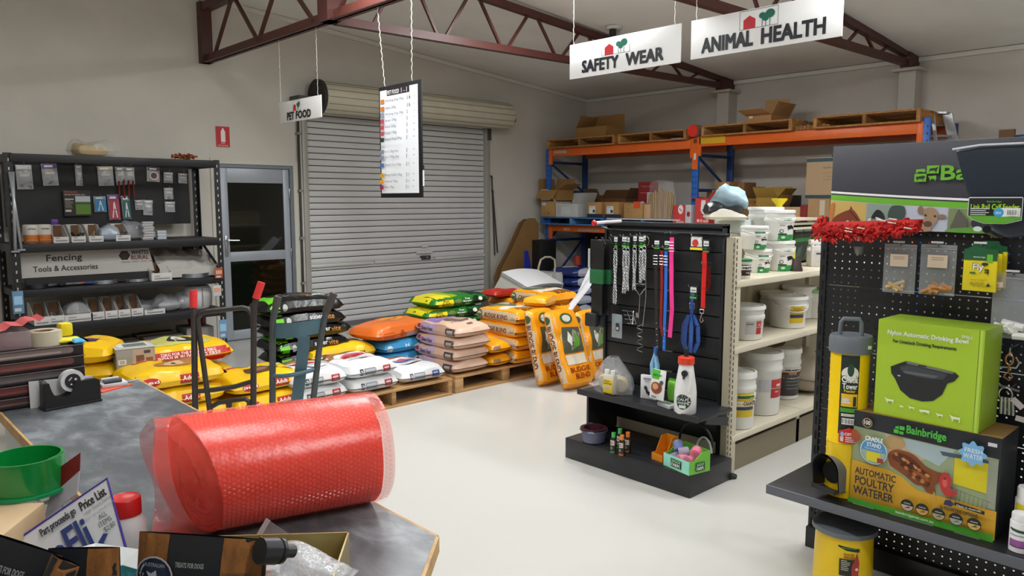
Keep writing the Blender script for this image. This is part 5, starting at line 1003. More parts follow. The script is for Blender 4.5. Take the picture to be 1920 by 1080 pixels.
# tan box with the green coil on it
BZ = 1.045; c = [at(-40, 945, z=BZ), at(84, 940, z=BZ)]
t = thing('cardboard_box', 'plain tan cardboard box under the green plastic coil', 'box', (c[1].x, c[1].y, CZ), math.atan2((c[1]-c[0]).y, (c[1]-c[0]).x)+pi*0); m = MB(); m.box((-.30, -.20, 0), (0, 0, BZ-CZ-.001), M('c4a883', .8, mot=.06), .003); m.build('box_body', t); m = MB(); m.box((-.29, -.195, BZ-CZ-.001), (-.005, -.19, BZ-CZ), M('a88a62', .8)); m.build('flap', t)
p = at(58, 925, z=BZ); p.x -= .0; gr_ = .066
t = thing('green_coil', 'glossy green plastic ring coil at the lower left', 'coil', (p.x, p.y+.03, BZ)); GRN = M('0f8a3c', .18, spec=.6, coat=.4)
m = MB(); hgt = .07
m.grid(lambda i, j: (lambda a, r_: (r_*cos(a), r_*sin(a), hgt*j))(-1.1+2*pi*1.12*i, gr_+.004*i), 60, 2, GRN); m.grid(lambda i, j: (lambda a, r_: (r_*cos(a), r_*sin(a), hgt*j))(-1.1+2*pi*1.12*i, gr_-.005+.004*i), 60, 2, GRN); m.grid(lambda i, j: (lambda a, r_: (r_*cos(a), r_*sin(a), hgt))(-1.1+2*pi*1.12*i, gr_-.005*(1-j)+.004*i), 60, 1, GRN)
m.build('coil_band', t); m = MB(); m.lathe([(gr_+.006, -.000), (gr_+.012, 0), (gr_+.012, .006), (gr_+.0, .006)], M('17925a', .2), 40); m.build('rim', t)
# red folded card
D_ = 1.50; a = [at(98, 886, d=1.52), at(150, 849, d=1.50), at(149, 882, d=1.5), at(93, 932, d=1.52)]
sheet('standing folded card with a dark red upper part and white lower part', a, M('8a1c24', .45), 'red_card', 'card')
sheet('white lower face of the folded card with small dark print', [at(93, 932, d=1.519), at(149, 883, d=1.499), at(144, 925, d=1.49), at(82, 975, d=1.51)], M('cdc8d8', .5), 'white_card', 'card')
# price list in its purple-edged holder
qa, qb, qc, qd = at(38, 1008, d=1.38), at(201, 897, d=1.42), at(236, 1027, d=1.36), at(60, 1110, d=1.30)
u = (qb-qa).normalized(); w1 = (qb-qa).length; n = u.cross(qc-qb).normalized(); v = n.cross(u); v = v if v.z > 0 else -v; v.normalize(); hh = abs((qc-qb).dot(v)); dsk = (qc-qb).dot(u)
t = thing('price_list', 'white price list card in a purple-edged stand, tilted at the lower left', 'price list', tuple(qa)); m = MB(); P2 = lambda a_, b_: u*a_-v*b_
m.add([P2(0, 0), P2(w1, 0), P2(w1+dsk, hh), P2(dsk, hh)], [(0, 1, 2, 3)], M('d6d6da', .35)); bk = u.cross(v)*-.003; m.add([P2(0, 0)+bk, P2(w1, 0)+bk, P2(w1+dsk, hh)+bk, P2(dsk, hh)+bk], [(3, 2, 1, 0)], M('c8c8d0', .4)); m.build('card_face', t)
m = MB(); nn = u.cross(v)*.001; m.tube([P2(0, 0), P2(w1, 0), P2(w1+dsk, hh)], .0022, M('4a3a9c', .3), 8); m.build('purple_edge', t)
H_ = hh; W1 = w1
art([('t', 'Price List', W1*.64, -H_*.20, W1*.93, -H_*.07, '2c2620', True), ('t', 'Large Snack Items', W1*.64, -H_*.29, W1*.95, -H_*.225, '9a9ca4'), ('t', 'Chips, Noodles & more', W1*.62, -H_*.37, W1*.97, -H_*.32, 'b4b6be'), ('t', 'ALL', W1*.76, -H_*.46, W1*.85, -H_*.39, '55565c'), ('t', 'ITEMS', W1*.73, -H_*.56, W1*.87, -H_*.49, '55565c'), ('t', '$2.80', W1*.76, -H_*.67, W1*.88, -H_*.59, '55565c'),
     ('t', 'Part proceeds go', W1*.2, -H_*.22, W1*.59, -H_*.08, '33343c', True), ('t', 'CareFlight', -W1*.02, -H_*.74, W1*1.02, -H_*.30, '2c3c78', True) if 0 else ('t', 'reFli', W1*.12, -H_*.74, W1*.62, -H_*.28, '2c3c78', True), ('p', [(W1*.64, -H_*.74), (W1*.74, -H_*.66), (W1*.78, -H_*.7), (W1*.68, -H_*.8)], '2c3c78')], t, (0, 0, 0), u, v, name='lettering', off=.0012 if u.cross(v).dot(FW) < 0 else -.0012)
# red lidded jar
p = at(243, 1085, z=CZ); p = at(240, 1040, d=1.47); t = thing('red_lid_jar', 'white plastic jar with a red screw lid beside the price list', 'jar', (p.x, p.y, CZ)); zt_ = at(240, 955, d=1.47).z-CZ
m = MB(); m.lathe([(0, 0), (.034, 0), (.036, .005), (.036, zt_-.022), (.028, zt_-.008), (.026, zt_), (0, zt_)], M('e2dcdc', .35), 30); m.build('jar_body', t)
m = MB(); m.lathe([(.0, zt_-.004), (.029, zt_-.004), (.029, zt_+.026), (.027, zt_+.029), (.024, zt_+.027), (0, zt_+.026)], M('d02020', .35), 30); m.build('lid', t)
m = MB(); m.lathe([(0, 0), (.006, 0), (.006, .003), (0, .004)], M('f0eeee', .3), 14, (-.012, -.034, zt_-.07), ax=(-.3, -1, 0)); m.build('press_stud', t)
# ---------------- cream gondola with its black end display
def pegmat(h, pitch, rad_, r=.5, dark=False):
    """sheet-metal pegboard: real see-through round holes on a regular grid"""
    k = ('peg', h, pitch, rad_)
    if k in MATS: return MATS[k]
    a = M(h, r).copy(); a.name = 'pegboard_'+h; MATS[k] = a; nt = a.node_tree; L_ = nt.links.new; b = nt.nodes['Principled BSDF']
    tc = nt.nodes.new('ShaderNodeTexCoord'); sp = nt.nodes.new('ShaderNodeSeparateXYZ'); L_(tc.outputs['Object'], sp.inputs[0])
    def mt(op, x, y=None):
        n = nt.nodes.new('ShaderNodeMath'); n.operation = op
        for i, q in enumerate((x, y)):
            if q is None: continue
            if isinstance(q, (int, float)): n.inputs[i].default_value = q
            else: L_(q, n.inputs[i])
        return n.outputs[0]
    def cell(o): return mt('SUBTRACT', mt('FRACT', mt('ADD', mt('DIVIDE', o, pitch), 500.0)), .5)
    ca, cb = cell(sp.outputs[0]), cell(sp.outputs[2]); d = mt('SQRT', mt('ADD', mt('MULTIPLY', ca, ca), mt('MULTIPLY', cb, cb)))
    al = mt('GREATER_THAN', d, rad_/pitch); L_(al, b.inputs['Alpha']); return a
CR = M('cfc6b0', .5); CRB = 'c8bfa8'
GX0, GX1, GY0, GY1 = 3.90, 6.6, 2.27, 3.15; GYM = (GY0+GY1)/2
gd = thing('cream_gondola', 'cream steel double-sided gondola shelving running behind the black end display', 'shelving', (GX0, GY0, 0))
W_ = GX1-GX0; ym = GYM-GY0; GH = 1.40
SHZ = (.235, .765, 1.155)
for k, xx in enumerate((0, .90, 1.80, 2.70)):
    m = MB(); m.box((xx-.025, ym-.03, 0), (xx+.025, ym+.03, GH), CR); m.build('upright', gd); 
    m = MB(); m.box((xx-.02, .03, 0), (xx+.02, 2*ym-.03, .2), CR); m.build('foot', gd)
for k in range(3):
    for j in range(7):
        z0 = .22+j*.168; p_ = MB(); p_.box((.9*k+.027, ym-.004, z0), (.9*k+.873, ym+.004, z0+.163), pegmat(CRB, .0254, .0035)); p_.build('back_panel', gd)
    m = MB(); m.box((.9*k+.025, ym-.03, GH-.03), (.9*k+.875, ym+.03, GH), CR); m.build('top_rail', gd)
    for s in (-1, 1):
        for z in SHZ:
            y0 = 0 if s < 0 else ym+.03; m = MB(); m.box((.9*k+.003, y0, z-.028), (.9*k+.897, y0+ym-.03, z), CR, .003); m.build('shelf', gd)
            if s < 0:
                m = MB(); m.box((.9*k+.0, -.006, z-.034), (.9*k+.9, .004, z+.002), M('dcd3bd', .4), .002); m.build('shelf_lip', gd)
        m = MB(); y0 = .03 if s < 0 else ym*2-.04; m.box((.9*k, y0, .0), (.9*k+.9, y0+.01, .16), M('8a8069', .6)); m.build('kick_plate', gd)
# the slotted end upright on the aisle side
m = MB(); m.box((-.02, .0, .0), (.05, .05, GH+.01), CR, .002); m.box((-.045, .004, .0), (-.02, .045, GH+.01), M('a59d88', .5)); m.build('end_upright', gd)
m = MB()
for j in range(38): m.box((-.010, -.0015, .12+.034*j), (-.002, -.0, .142+.034*j), M('3a352c', .7)); m.box((-.036, .0025, .10+.034*j), (-.030, .004, .12+.034*j), M('3a352c', .7))
m.build('slot_row', gd, kind='stuff')
m = MB(); m.bar((.0, -.0, .12), (.0, .4, .2), .03, .003, CR); m.build('foot_brace', gd)
# black end display
EX, EY0, EY1, EH = 3.87, 2.235, 3.16, 1.475
BK = M('18191c', .42); BK2 = M('222327', .38); BK3 = M('101114', .5)
ed = thing('end_display', 'black slatted end display stand with two shelves of pet goods', 'display stand', (3.43, EY0, 0)); L = EY1-EY0; dx = EX-3.43; PA, PB_ = .092, L+.06; nS = 10
m = MB(); m.box((dx+.012, PA, .12), (dx+.035, PB_, EH), BK3); m.build('panel_back', ed)
for k in range(nS):
    z0 = .19+k*(EH-.22)/nS; m = MB(); m.box((dx-.002, PA+.02, z0+.003), (dx+.012, PB_-.02, z0+(EH-.22)/nS-.004), BK, .002); m.build('slat_panel', ed)
for y0 in (PA, PB_-.02): m = MB(); m.box((dx-.012, y0, .1), (dx+.035, y0+.02, EH), BK, .002); m.build('side_post', ed)
m = MB(); m.box((dx-.012, PA, EH-.015), (dx+.04, PB_, EH+.01), BK2, .002); m.build('top_cap', ed)
m = MB(); m.box((-.0, 0, .0), (dx-.012, L, .13), BK2, .004); m.build('base_deck', ed)
m = MB(); m.box((.09, .02, .40), (dx, L-.02, .425), BK2, .004); m.box((.085, .02, .40), (.095, L-.02, .435), BK2); m.build('shelf', ed)
for y0 in (.03, L-.05): m = MB(); m.prism([(0, 0), (.30, .28), (.30, 0)], .012, BK, (dx-.3, y0, .13+.0), X, Z) if 0 else m.bar((dx-.01, y0+.01, .34), (.2, y0+.01, .395), .012, .05, BK2); m.build('bracket', ed)
m = MB(); m.box((.15, L-.06, .13), (dx, L-.045, .40), BK2); m.build('side_gusset', ed)
m = MB(); m.tube([(dx-.02, .06, EH-.05), (dx-.02, L-.0, EH-.045), (dx-.05, L+.05, EH-.03)], .008, M('2c2d30', .3, .6)); m.tube([(dx-.03, L*.5, EH-.05), (dx-.08, L*.5, EH-.05)], .004, M('8a8a8e', .3, .8)); m.build('hook_rail', ed)
m = MB(); m.lathe([(0, 0), (.02, 0), (.022, .012), (.015, .02), (0, .02)], M('1a1a1b', .5), 14, (dx+.01, .0, .005)); m.box((dx-.03, -.01, .01), (dx+.03, .03, .022), BK); m.build('adjusting_foot', ed)
PX = EX-.008     # front of the slats
def hk(px, py, x=PX-.06): return at(px, py, x=x)
def hook_m(p, out=.10):
    m = MB(); m.tube([(PX, p.y, p.z), (PX-out, p.y, p.z), (PX-out-.008, p.y, p.z+.012)], .0025, M('9c9ca0', .3, .85), 6); return m
def card(par, p, w2, h2, items=None, top='e8e8e8', low='5cb53a'):
    m = MB(); m.box((-.0012, -w2/2, -h2), (0, w2/2, 0), M('1a1c20', .5)); m.build('card', par, loc=p)
    art((items or [('r', w2*.12, h2*.55, w2*.88, h2*.93, top), ('r', w2*.2, h2*.66, w2*.8, h2*.74, '6a6c70'), ('r', w2*.1, h2*.1, w2*.9, h2*.22, low), ('p', ell(w2*.5, h2*.38, w2*.25, h2*.1, 10), '2c6a34')]), par, p+V((-.002, w2/2, -h2)), -Y, Z, name='print')
def chain_item(lb, px, py0, py1, r_=.0055, double=True, w2=.035, dy=0):
    p = hk(px, py0); q = hk(px, py1); t = thing('choke_chain', lb, 'chain', (PX-.06, p.y, p.z), group='chrome chains on the end display'); L = p.z-q.z; h0 = hook_m(V((0, p.y, p.z+.085))); 
    h0.v = [v-V((PX-.06, p.y, p.z)) for v in h0.v]; h0.build('hook', t); card(t, V((.005, 0, .085)), w2, .075)
    m = MB(); c_ = M('c2c4c8', .22, .95); m.tube([(0, .014*cos(a), -.0+.014*sin(a)) for a in [2*pi*j/16 for j in range(16)]], .0032, c_, 6, closed=True); m.build('ring', t)
    m = MB()
    for s in ((-1, 1) if double else (0,)):
        n = int(L/.011)
        for k in range(n):
            z = -.014-(L-.02)*k/n; y = s*(.007+.003*sin(k*.3)); q_ = [(.0045*cos(a)*(k % 2), y+(.0058*cos(a)*(1-k % 2)), z+.0085*sin(a)) for a in [2*pi*j/8 for j in range(8)]]
            m.tube(q_, .0024, c_, 4, closed=True)
    m.build('links', t, kind='stuff'); return t
chain_item('long chrome choke chain, leftmost on the end display', 1154, 468, 573)
chain_item('thick pair of chrome choke chains, second from the left', 1171, 468, 553, w2=.055); chain_item('chrome choke chain just right of the thick pair', 1177, 469, 548, w2=.03)
chain_item('fine chrome chain in the middle of the chain row', 1190, 467, 547, double=True, w2=.035); chain_item('chrome chain with two rings, fourth group from the left', 1202, 468, 532, w2=.05)
chain_item('rightmost chrome chain, next to the wire tether', 1208, 466, 528, w2=.02)
def strap(lb, px, pts_py, col, w2=.02, holes=0, buckle=True, cardc=None, name='dog_collar', dd=0, cat='collar'):
    a = [hk(px+ox, py, PX-.07+dd) for py, ox in pts_py]; o_ = a[0]; t = thing(name, lb, cat, tuple(o_), group='straps and leads on the end display'); c_ = M(col, .38, bump=.1)
    m = MB()
    for p, q in zip(a, a[1:]): m.bar(p-o_, q-o_+(q-p).normalized()*.002, w2, .003, c_, up=(-1, 0, 0))
    m.build('strap', t); z = 0
    h0 = hook_m(V((0, o_.y, o_.z+.02))); h0.v = [v-o_ for v in h0.v]; h0.build('hook', t)
    if buckle:
        for k in range(2): m = MB(); bz = -.03-.035*k; m.tube([(-.004, -w2*.65, bz), (-.004, w2*.65, bz), (-.004, w2*.65, bz-.018), (-.004, -w2*.65, bz-.018)], .0022, M('c8c8cc', .25, .9), 6, closed=True); m.build('buckle', t)
    if holes:
        m = MB(); e, f = a[-2]-o_, a[-1]-o_
        for k in range(holes): c = e.lerp(f, (k+.5)/holes); m.lathe([(.0, -.002), (.0035, -.002), (.0035, .002), (0, .002)], M('d0d4dc', .3, .6), 8, tuple(c+V((-.002, 0, 0))), ax=(1, 0, 0))
        m.build('eyelets', t, kind='stuff')
    if cardc: card(t, V((.01, 0, .065)), .045, .06)
    return t
strap('black leather collar hanging left of the dark red one', 1230, ((470, 0), (520, 0), (600, 1), (655, 3), (1, 0))[:4], '26221f', .024, 5, cardc=1)
strap('dark red collar strap hanging beside the black one', 1241, ((470, 0), (540, 0), (610, -2), (630, 2)), '8c1c18', .018, 0)
strap('bright blue collar strap, long with pale eyelets', 1249, ((471, 0), (500, 0), (560, -1), (610, -3), (657, -4)), '2d6cd2', .021, 4, cardc=1)
strap('hot pink collar strap, longest and brightest', 1260, ((445, 0), (480, -1), (540, -1), (580, 0), (632, -4)), 'ee3c94', .028, 0, dd=-.02)
t = strap('flat red lead with a metal clip at its end', 1321, ((472, 0), (500, 0), (540, -2), (577, -3)), 'd0201c', .028, 0, buckle=False, name='dog_lead', cat='lead')
m = MB(); z = hk(1318, 580).z-t.location.z; y = hk(1318, 580).y-t.location.y; c_ = M('c9b8b0', .25, .9)
m.tube([(0, y-.014, z), (0, y+.014, z), (0, y+.012, z-.022), (0, y-.012, z-.022)], .003, c_, 6, closed=True); m.tube([(0, y, z-.02), (0, y+.004, z-.04), (0, y+.012, z-.06), (0, y+.004, z-.078), (0, y-.01, z-.066), (0, y-.004, z-.05)], .0035, c_, 6); m.build('clip', t)
strap('dark red fold of lead behind the flat red lead', 1327, ((500, 0), (530, 2), (545, -3)), '7a120f', .024, 0, buckle=False, name='dog_lead', dd=.03, cat='lead')
for px, py, w2, lb, it in ((1305, 443, .085, 'white and red hang card with a yellow foot', [('r', .005, .02, .08, .075, 'd8d4d0'), ('p', ell(.035, .04, .022, .022, 10), 'c8382c'), ('e', .065, .055, .012, .016, 'e8e8e8'), ('r', .0, .0, .085, .014, 'e0d030')]), (1323, 450, .045, 'small green and white hang card at the right', None), (1299, 537, .055, 'white and green hang card above the blue harness', None)):
    p = hk(px, py); t = thing('hang_card', lb, 'card', (PX-.05, p.y, p.z), group='hang cards'); h0 = hook_m(V((0, p.y, p.z))); h0.v = [v-V((PX-.05, p.y, p.z)) for v in h0.v]; h0.build('hook', t); card(t, V((0, 0, .0)), w2, .08, it)
# blue harness
p = hk(1296, 563); t = thing('dog_harness', 'folded blue webbing harness hanging under its card', 'harness', (PX-.05, p.y, p.z)); HB = M('23407e', .5, bump=.2); HB2 = M('345aa6', .5)
m = MB(); m.bar((0, 0, .05), (0, 0, -.10), .022, .006, HB, up=(1, 0, 0)); m.build('top_strap', t); m = MB(); m.tube([(0, -.016, -.02), (0, .016, -.02), (0, .016, -.05), (0, -.016, -.05)], .003, M('7f90b0', .3, .7), 6, closed=True); m.build('adjuster', t)
for s, k in ((-1, 0), (1, 1), (-.3, 2), (.4, 3)):
    m = MB(); pts = [(-.01*k, s*.008, -.09), (-.01*k, s*.045, -.15), (-.012*k, s*.05, -.25), (-.01*k, s*.02, -.31)]
    for a, b in zip(pts, pts[1:]): m.bar(a, b, .026, .006, HB if k % 2 else HB2, up=(1, 0, 0))
    m.build('webbing', t)
# wire tether, corkscrew, wire basket, bag of clips
p = hk(1212, 447, PX-.04); t = thing('wire_tether', 'long looped wire tether hanging from the rail', 'wire', tuple(p)); f = lambda a, b: hk(a, b, PX-.04)-p; SV = M('b9b9bc', .25, .9)
m = MB(); m.tube([f(1212, 445), f(1211, 520), f(1211, 560), f(1205, 612)], .0028, SV, 6); m.tube([f(1212+5*cos(a), 452+9*sin(a)) for a in [2*pi*j/12 for j in range(12)]], .0028, M('a88f7a', .3, .8), 6, closed=True); m.build('cable', t)
p = hk(1193, 598, PX-.04); t = thing('spiral_stake', 'chrome spiral ground stake with a wire handle', 'stake', tuple(p)); f = lambda a, b, o=0: hk(a, b, PX-.04+o)-p
m = MB(); m.tube([f(1191, 532), f(1210, 533)], .003, SV, 6); m.tube([f(1191, 541), f(1200, 555), f(1199, 575), f(1197, 597)], .003, SV, 6); m.tube([f(1210, 540), f(1201, 552)], .003, SV, 6); m.build('handle', t)
m = MB(); m.box(tuple(f(1197, 595)-V((.012, .012, 0))), tuple(f(1197, 595)+V((.012, .012, .03))), SV); m.tube([f(1200+6*cos(k*.55), 607+1.2*k, .02*sin(k*.55)) for k in range(46)], .0032, SV, 6); m.build('spiral', t)
p = hk(1178, 590, PX-.03); t = thing('wire_cage_muzzle', 'small bent wire cage muzzle hanging above the clip bag', 'muzzle', tuple(p)); f = lambda a, b, o=0: hk(a, b, PX-.03+o)-p
m = MB()
for q in (((1167, 582), (1186, 584), (1193, 607), (1176, 606)), ((1170, 590), (1188, 592)), ((1172, 598), (1190, 600)), ((1176, 583), (1184, 606)), ((1188, 583), (1186, 608), (1190, 608))): m.tube([f(*a, o=-.03*(i % 2)) for i, a in enumerate(q)], .0028, SV, 6)
m.build('cage', t, kind='stuff')
p = hk(1157, 589, PX-.05); t = thing('clip_bag', 'clear zip bag of shiny metal clips with a small dark label', 'bag', tuple(p)); m = MB(); wv = .085
m.grid(lambda i, j: (-.012*sin(pi*i)*sin(pi*j*.9), wv/2-wv*i, -.155*j), 8, 8, clear('b9c4cc', .5)); m.grid(lambda i, j: (.012*sin(pi*i)*sin(pi*j*.9), wv/2-wv*i, -.155*j), 8, 8, clear('b9c4cc', .5)); m.build('pouch', t)
for k in range(5): m = MB(); m.tube([(0, -.03+.015*k, -.13), (-.004, -.02+.012*k, -.10), (0, -.028+.014*k, -.095)], .004, SV, 6); m.build('clip', t)
art([('r', .045, .05, .072, .10, '2b282b'), ('r', .05, .056, .067, .074, 'b8b8b8')], t, (-.014, wv/2, -.155), -Y, Z)
# black broom/rake pack with green cards at the left edge of the stand
for k, (px, lb) in enumerate(((1122, 'black grooming rake in a green card, front one at the left edge of the stand'), (1136, 'black grooming rake in a green card, rear one at the left edge of the stand'))):
    a = at(px, 432, x=3.74+.05*k); t = thing('grooming_rake', lb, 'rake', tuple(a), group='grooming rakes'); f = lambda q, r_, k=k, a=a: at(q+(14*k), r_, x=3.74+.05*k)-a; KB = M('131315', .4)
    m = MB(); m.tube([f(1118, 445), f(1112, 458), f(1116, 470), f(1124, 474), f(1132, 470), f(1135, 458), f(1128, 445)], .006, KB, 8); m.build('strap_loop', t)
    m = MB(); y0, y1 = f(1108, 470).y, f(1133, 470).y; z0 = f(1120, 505).z; z1 = f(1120, 532).z; m.box((-.006, y1, z0), (.006, y0, -.06), KB, .003); m.box((-.005, y1+.01, f(1120, 590).z), (.005, y0-.01, z1), KB, .003); m.build('rake_body', t)
    m = MB(); m.box((-.010, y1, z1), (.010, y0, z0), M('1f6238', .45), .002); m.build('green_band', t)
    for s in range(3): m = MB(); yy = f(1113+6*s, 570).y; m.tube([(0, yy, f(1113, 568).z), (0, yy, f(1113, 583).z)], .0022, SV, 6); m.build('tine', t)
    m = MB(); m.box((-.012, y0-.002, f(1108, 502).z), (-.007, y0+.014, f(1108, 466).z), M('a9a9a6', .5)); m.build('tag', t); q_ = f(1112, 590); m = MB(); m.box((-.03, q_.y-.045, f(1112, 612).z), (.01, q_.y+.05, f(1112, 586).z), M('26272a', .5), .012); m.build('rake_head', t)
p = at(1116, 418, x=3.72); t = thing('telescopic_rod', 'white rod with a bright red end resting on the hook rail', 'rod', tuple(p)); m = MB(); m.lathe([(0, -.0), (.014, 0), (.019, -.012), (.014, -.024), (0, -.026)], M('c8241c', .35), 18, ax=(1, .2, 0)); m.build('knob_body', t); m = MB(); m.tube([(.01, 0, 0), (.06, -.05, .006), (.14, -.1, .01)], .010, M('d8d4d8', .4), 8); m.build('shaft', t)
# upper shelf goods on the end display (z = .425)
SZ = .437-.01
t = thing('bottle_bag', 'clear knotted bag holding cream rubber rings on the end display shelf', 'bag', (3.66, 2.965, SZ), .2); m = MB()
for k, (x, y, z, r_) in enumerate(((.0, .055, .055, .05), (.0, -.055, .05, .052), (.05, .0, .045, .05))): m.lathe([(0, -.02), (r_*.8, -.022), (r_, -.01), (r_, .01), (r_*.8, .022), (0, .02)], M('d8c49c', .5), 22, (x, y, z), ax=(1, .3*k-.2, .1))
m.build('rubber_ring', t)
bl = MB(); bl.grid(lambda i, j: (lambda a, h_: V((cos(a)*(.088-.05*max(0, h_-.5)*2+.012*noise.noise(V((cos(a)*2, sin(a)*2, h_*4)))), sin(a)*(.13-.09*max(0, h_-.45)*2+.02*noise.noise(V((cos(a)*3, sin(a)*3, h_*3+4)))), .22*h_)))(2*pi*i, j), 40, 14, clear('e0e4e6', .28, .08, .9, 30)); bl.build('film', t)
t = thing('twin_neck_bottle', 'translucent twin-necked bottle with a yellow label before the clear bag', 'bottle', (3.585, 2.93, SZ), .0); m = MB(); m.box((-.022, -.042, 0), (.022, .042, .125), M('dad0bc', .35, alpha=.92), .012); m.build('bottle_body', t)
for s in (-1, 1): m = MB(); m.lathe([(0, 0), (.013, 0), (.016, .008), (.016, .032), (0, .034)], M('eeeae4', .4), 18, (0, s*.024, .12)); m.build('cap', t)
art([('r', .006, .012, .078, .095, 'e8c41c'), ('t', 'StockDrench', .01, .066, .074, .078, '3a3424', True), ('r', .02, .035, .06, .06, 'b8b4a8'), ('r', .012, .083, .06, .088, '6a5c20')], t, (-.0235, .042, 0), -Y, Z)
t = thing('dog_booklet_box', 'upright white box with a black and white dog picture', 'box', (3.67, 2.70, SZ), R(12)); m = MB(); m.box((-.01, -.05, 0), (.01, .05, .145), M('dfe0e2', .45), .002); m.build('box_body', t)
art([('r', .02, .115, .08, .13, '9a9ca0'), ('t', 'black dog', .03, .10, .085, .112, '8a3a34'), ('p', [(.03, .065), (.045, .07), (.05, .05), (.075, .04), (.085, .025), (.06, .02), (.04, .035)], '26262a'), ('e', .035, .068, .01, .012, '303034'), ('t', 'DOG', .06, .008, .09, .018, '44464a', True)], t, (-.0105, .05, 0), -Y, Z)
t = thing('light_blue_lead', 'light blue rolled lead pack standing behind the dog box', 'lead', (3.73, 2.72, SZ)); m = MB(); m.tube([(0, -.01, 0), (0, -.005, .12), (0, .0, .2), (0, -.018, .27), (0, -.035, .20), (0, -.03, .0)], .016, M('8cc0e0', .4), 8); m.build('webbing', t); m = MB(); m.tube([(0, -.018, .25), (0, -.022, .31)], .012, M('2b5fb0', .4), 8); m.build('blue_loop', t)
t = thing('treat_pouch', 'white and green pouch with a brown chew picture leaning on the dog box', 'pouch', (3.585, 2.565, SZ+.04), R(-6)); b_ = MB(); b_.grid(lambda i, j: (-.014*sin(pi*i)**.6*sin(pi*min(1, j+.02))**.6-.02*(1-j), .055-.11*i, .175*j), 10, 10, M('dededc', .4)); b_.grid(lambda i, j: (.012*sin(pi*i)**.6*sin(pi*min(1, j+.02))**.6-.02*(1-j), .055-.11*i, .175*j), 10, 10, M('dededc', .4)); b_.build('pouch_body', t)
art([('r', .004, .12, .07, .172, '4cae34'), ('r', .07, .12, .106, .172, 'c4cac4'), ('t', 'yours', .03, .135, .055, .148, '2c6a24', True), ('t', 'pet', .06, .133, .085, .15, 'f0f0f0', True), ('p', ell(.055, .07, .042, .035, 20), '8a4628'), ('p', ell(.05, .078, .022, .018, 14), 'c89878'), ('p', [(.06, .05), (.09, .06), (.095, .1), (.085, .11), (.08, .08), (.06, .06)], '7a3a22'), ('e', .09, .105, .012, .012, '4c4c50'), ('r', .02, .012, .06, .02, '888')], t, (0, .055, 0), -Y, Z, bvh=b_.bvh(), step=.02, off=.001) if 0 else art([('r', .004, .12, .07, .172, '4cae34'), ('t', 'pet', .06, .133, .085, .15, '2c8a3c', True), ('t', 'yours', .02, .133, .055, .148, '2c6a24', True), ('p', ell(.055, .07, .042, .035, 20), '8a4628'), ('p', ell(.05, .078, .022, .018, 14), 'c89878'), ('p', [(.06, .05), (.09, .06), (.095, .1), (.085, .11), (.08, .08), (.06, .06)], '7a3a22'), ('e', .09, .105, .012, .012, '4c4c50'), ('r', .02, .012, .06, .02, '8a8a8e')], t, (0, .055, 0), -Y, Z, bvh=b_.bvh(), step=.02, off=.001)
t = thing('treat_pouch', 'lime green pouch half hidden behind the chew pouch', 'pouch', (3.66, 2.50, SZ), R(-10)); m = bag_mb(.15, .09, .03, M('6fb53a', .4), seed=5); m.T = Matrix(); m.v = [Matrix.Rotation(-pi/2, 4, 'Y') @ p for p in m.v]; m.v = [p+V((0, 0, .085)) for p in m.v]; m.build('pouch_body', t)
t = thing('flat_box', 'small flat silver-white box lying on the end display shelf', 'box', (3.60, 2.515, SZ), R(-14)); m = MB(); m.box((-.03, -.055, 0), (.03, .055, .022), M('c4c6c6', .4), .002); m.build('box_body', t); art([('r', .01, .012, .09, .04, '7a8078'), ('r', .02, .02, .05, .034, 'd8dcd8')], t, (-.03, .055, .0225), -Y, X*-1 if 0 else X, name='label')
# lamb feeder bottle
p = at(1287, 774, z=SZ); t = thing('feeder_bottle', 'white plastic calf feeder bottle with a red cap and moulded handle', 'bottle', (3.575, p.y+.01, SZ)); WP = M('e2e1e0', .4); R_ = .062
m = MB(); m.lathe([(0, 0), (R_*.94, 0), (R_, .006), (R_, .12), (R_*.93, .16), (R_*.70, .25), (R_*.62, .285), (0, .285)], WP, 30); m.build('bottle_body', t)
m = MB(); m.tube([(-.03, -.044, .13), (-.030, -.052, .19), (-.02, -.044, .25)], .013, WP, 10); m.build('moulded_handle', t)
m = MB(); m.lathe([(0, .282), (R_*.74, .282), (R_*.76, .286), (R_*.74, .318), (R_*.6, .323), (0, .323)], M('d83a1c', .35), 24); m.build('cap', t)
m = MB(); m.lathe([(0, .32), (.014, .32), (.012, .35), (.010, .37), (.005, .376), (0, .376)], M('1d1b1c', .4), 16); m.build('teat', t)
m = MB(); m.lathe([(0, 0), (.018, 0), (.018, .012), (0, .014)], M('222124', .4), 16, (-.040, -.02, .235), ax=(-1, -.3, 0)); m.tube([(-.052, -.022, .235), (-.058, -.024, .205)], .006, M('222124', .4), 8); m.build('valve', t)
hb_ = MB(); hb_.lathe([(R_, 0), (R_, .2)], WP, 40); art([('e', 0, .075, .038, .045, 'c8ccc8'), ('e', 0, .075, .036, .043, '1e3a2c'), ('r', -.034, .078, .034, .1, '181c1c'), ('t', 'CALF', -.028, .082, .024, .096, 'e8e8e8', True), ('t', 'FEEDER', -.026, .064, .026, .074, 'c8d4c8', True), ('r', -.018, .04, .018, .056, 'e0e0dc')], t, (-R_*1.1, -.02, 0), -Y, Z, bvh=hb_.bvh(), step=.015, off=.001, dist=.02)
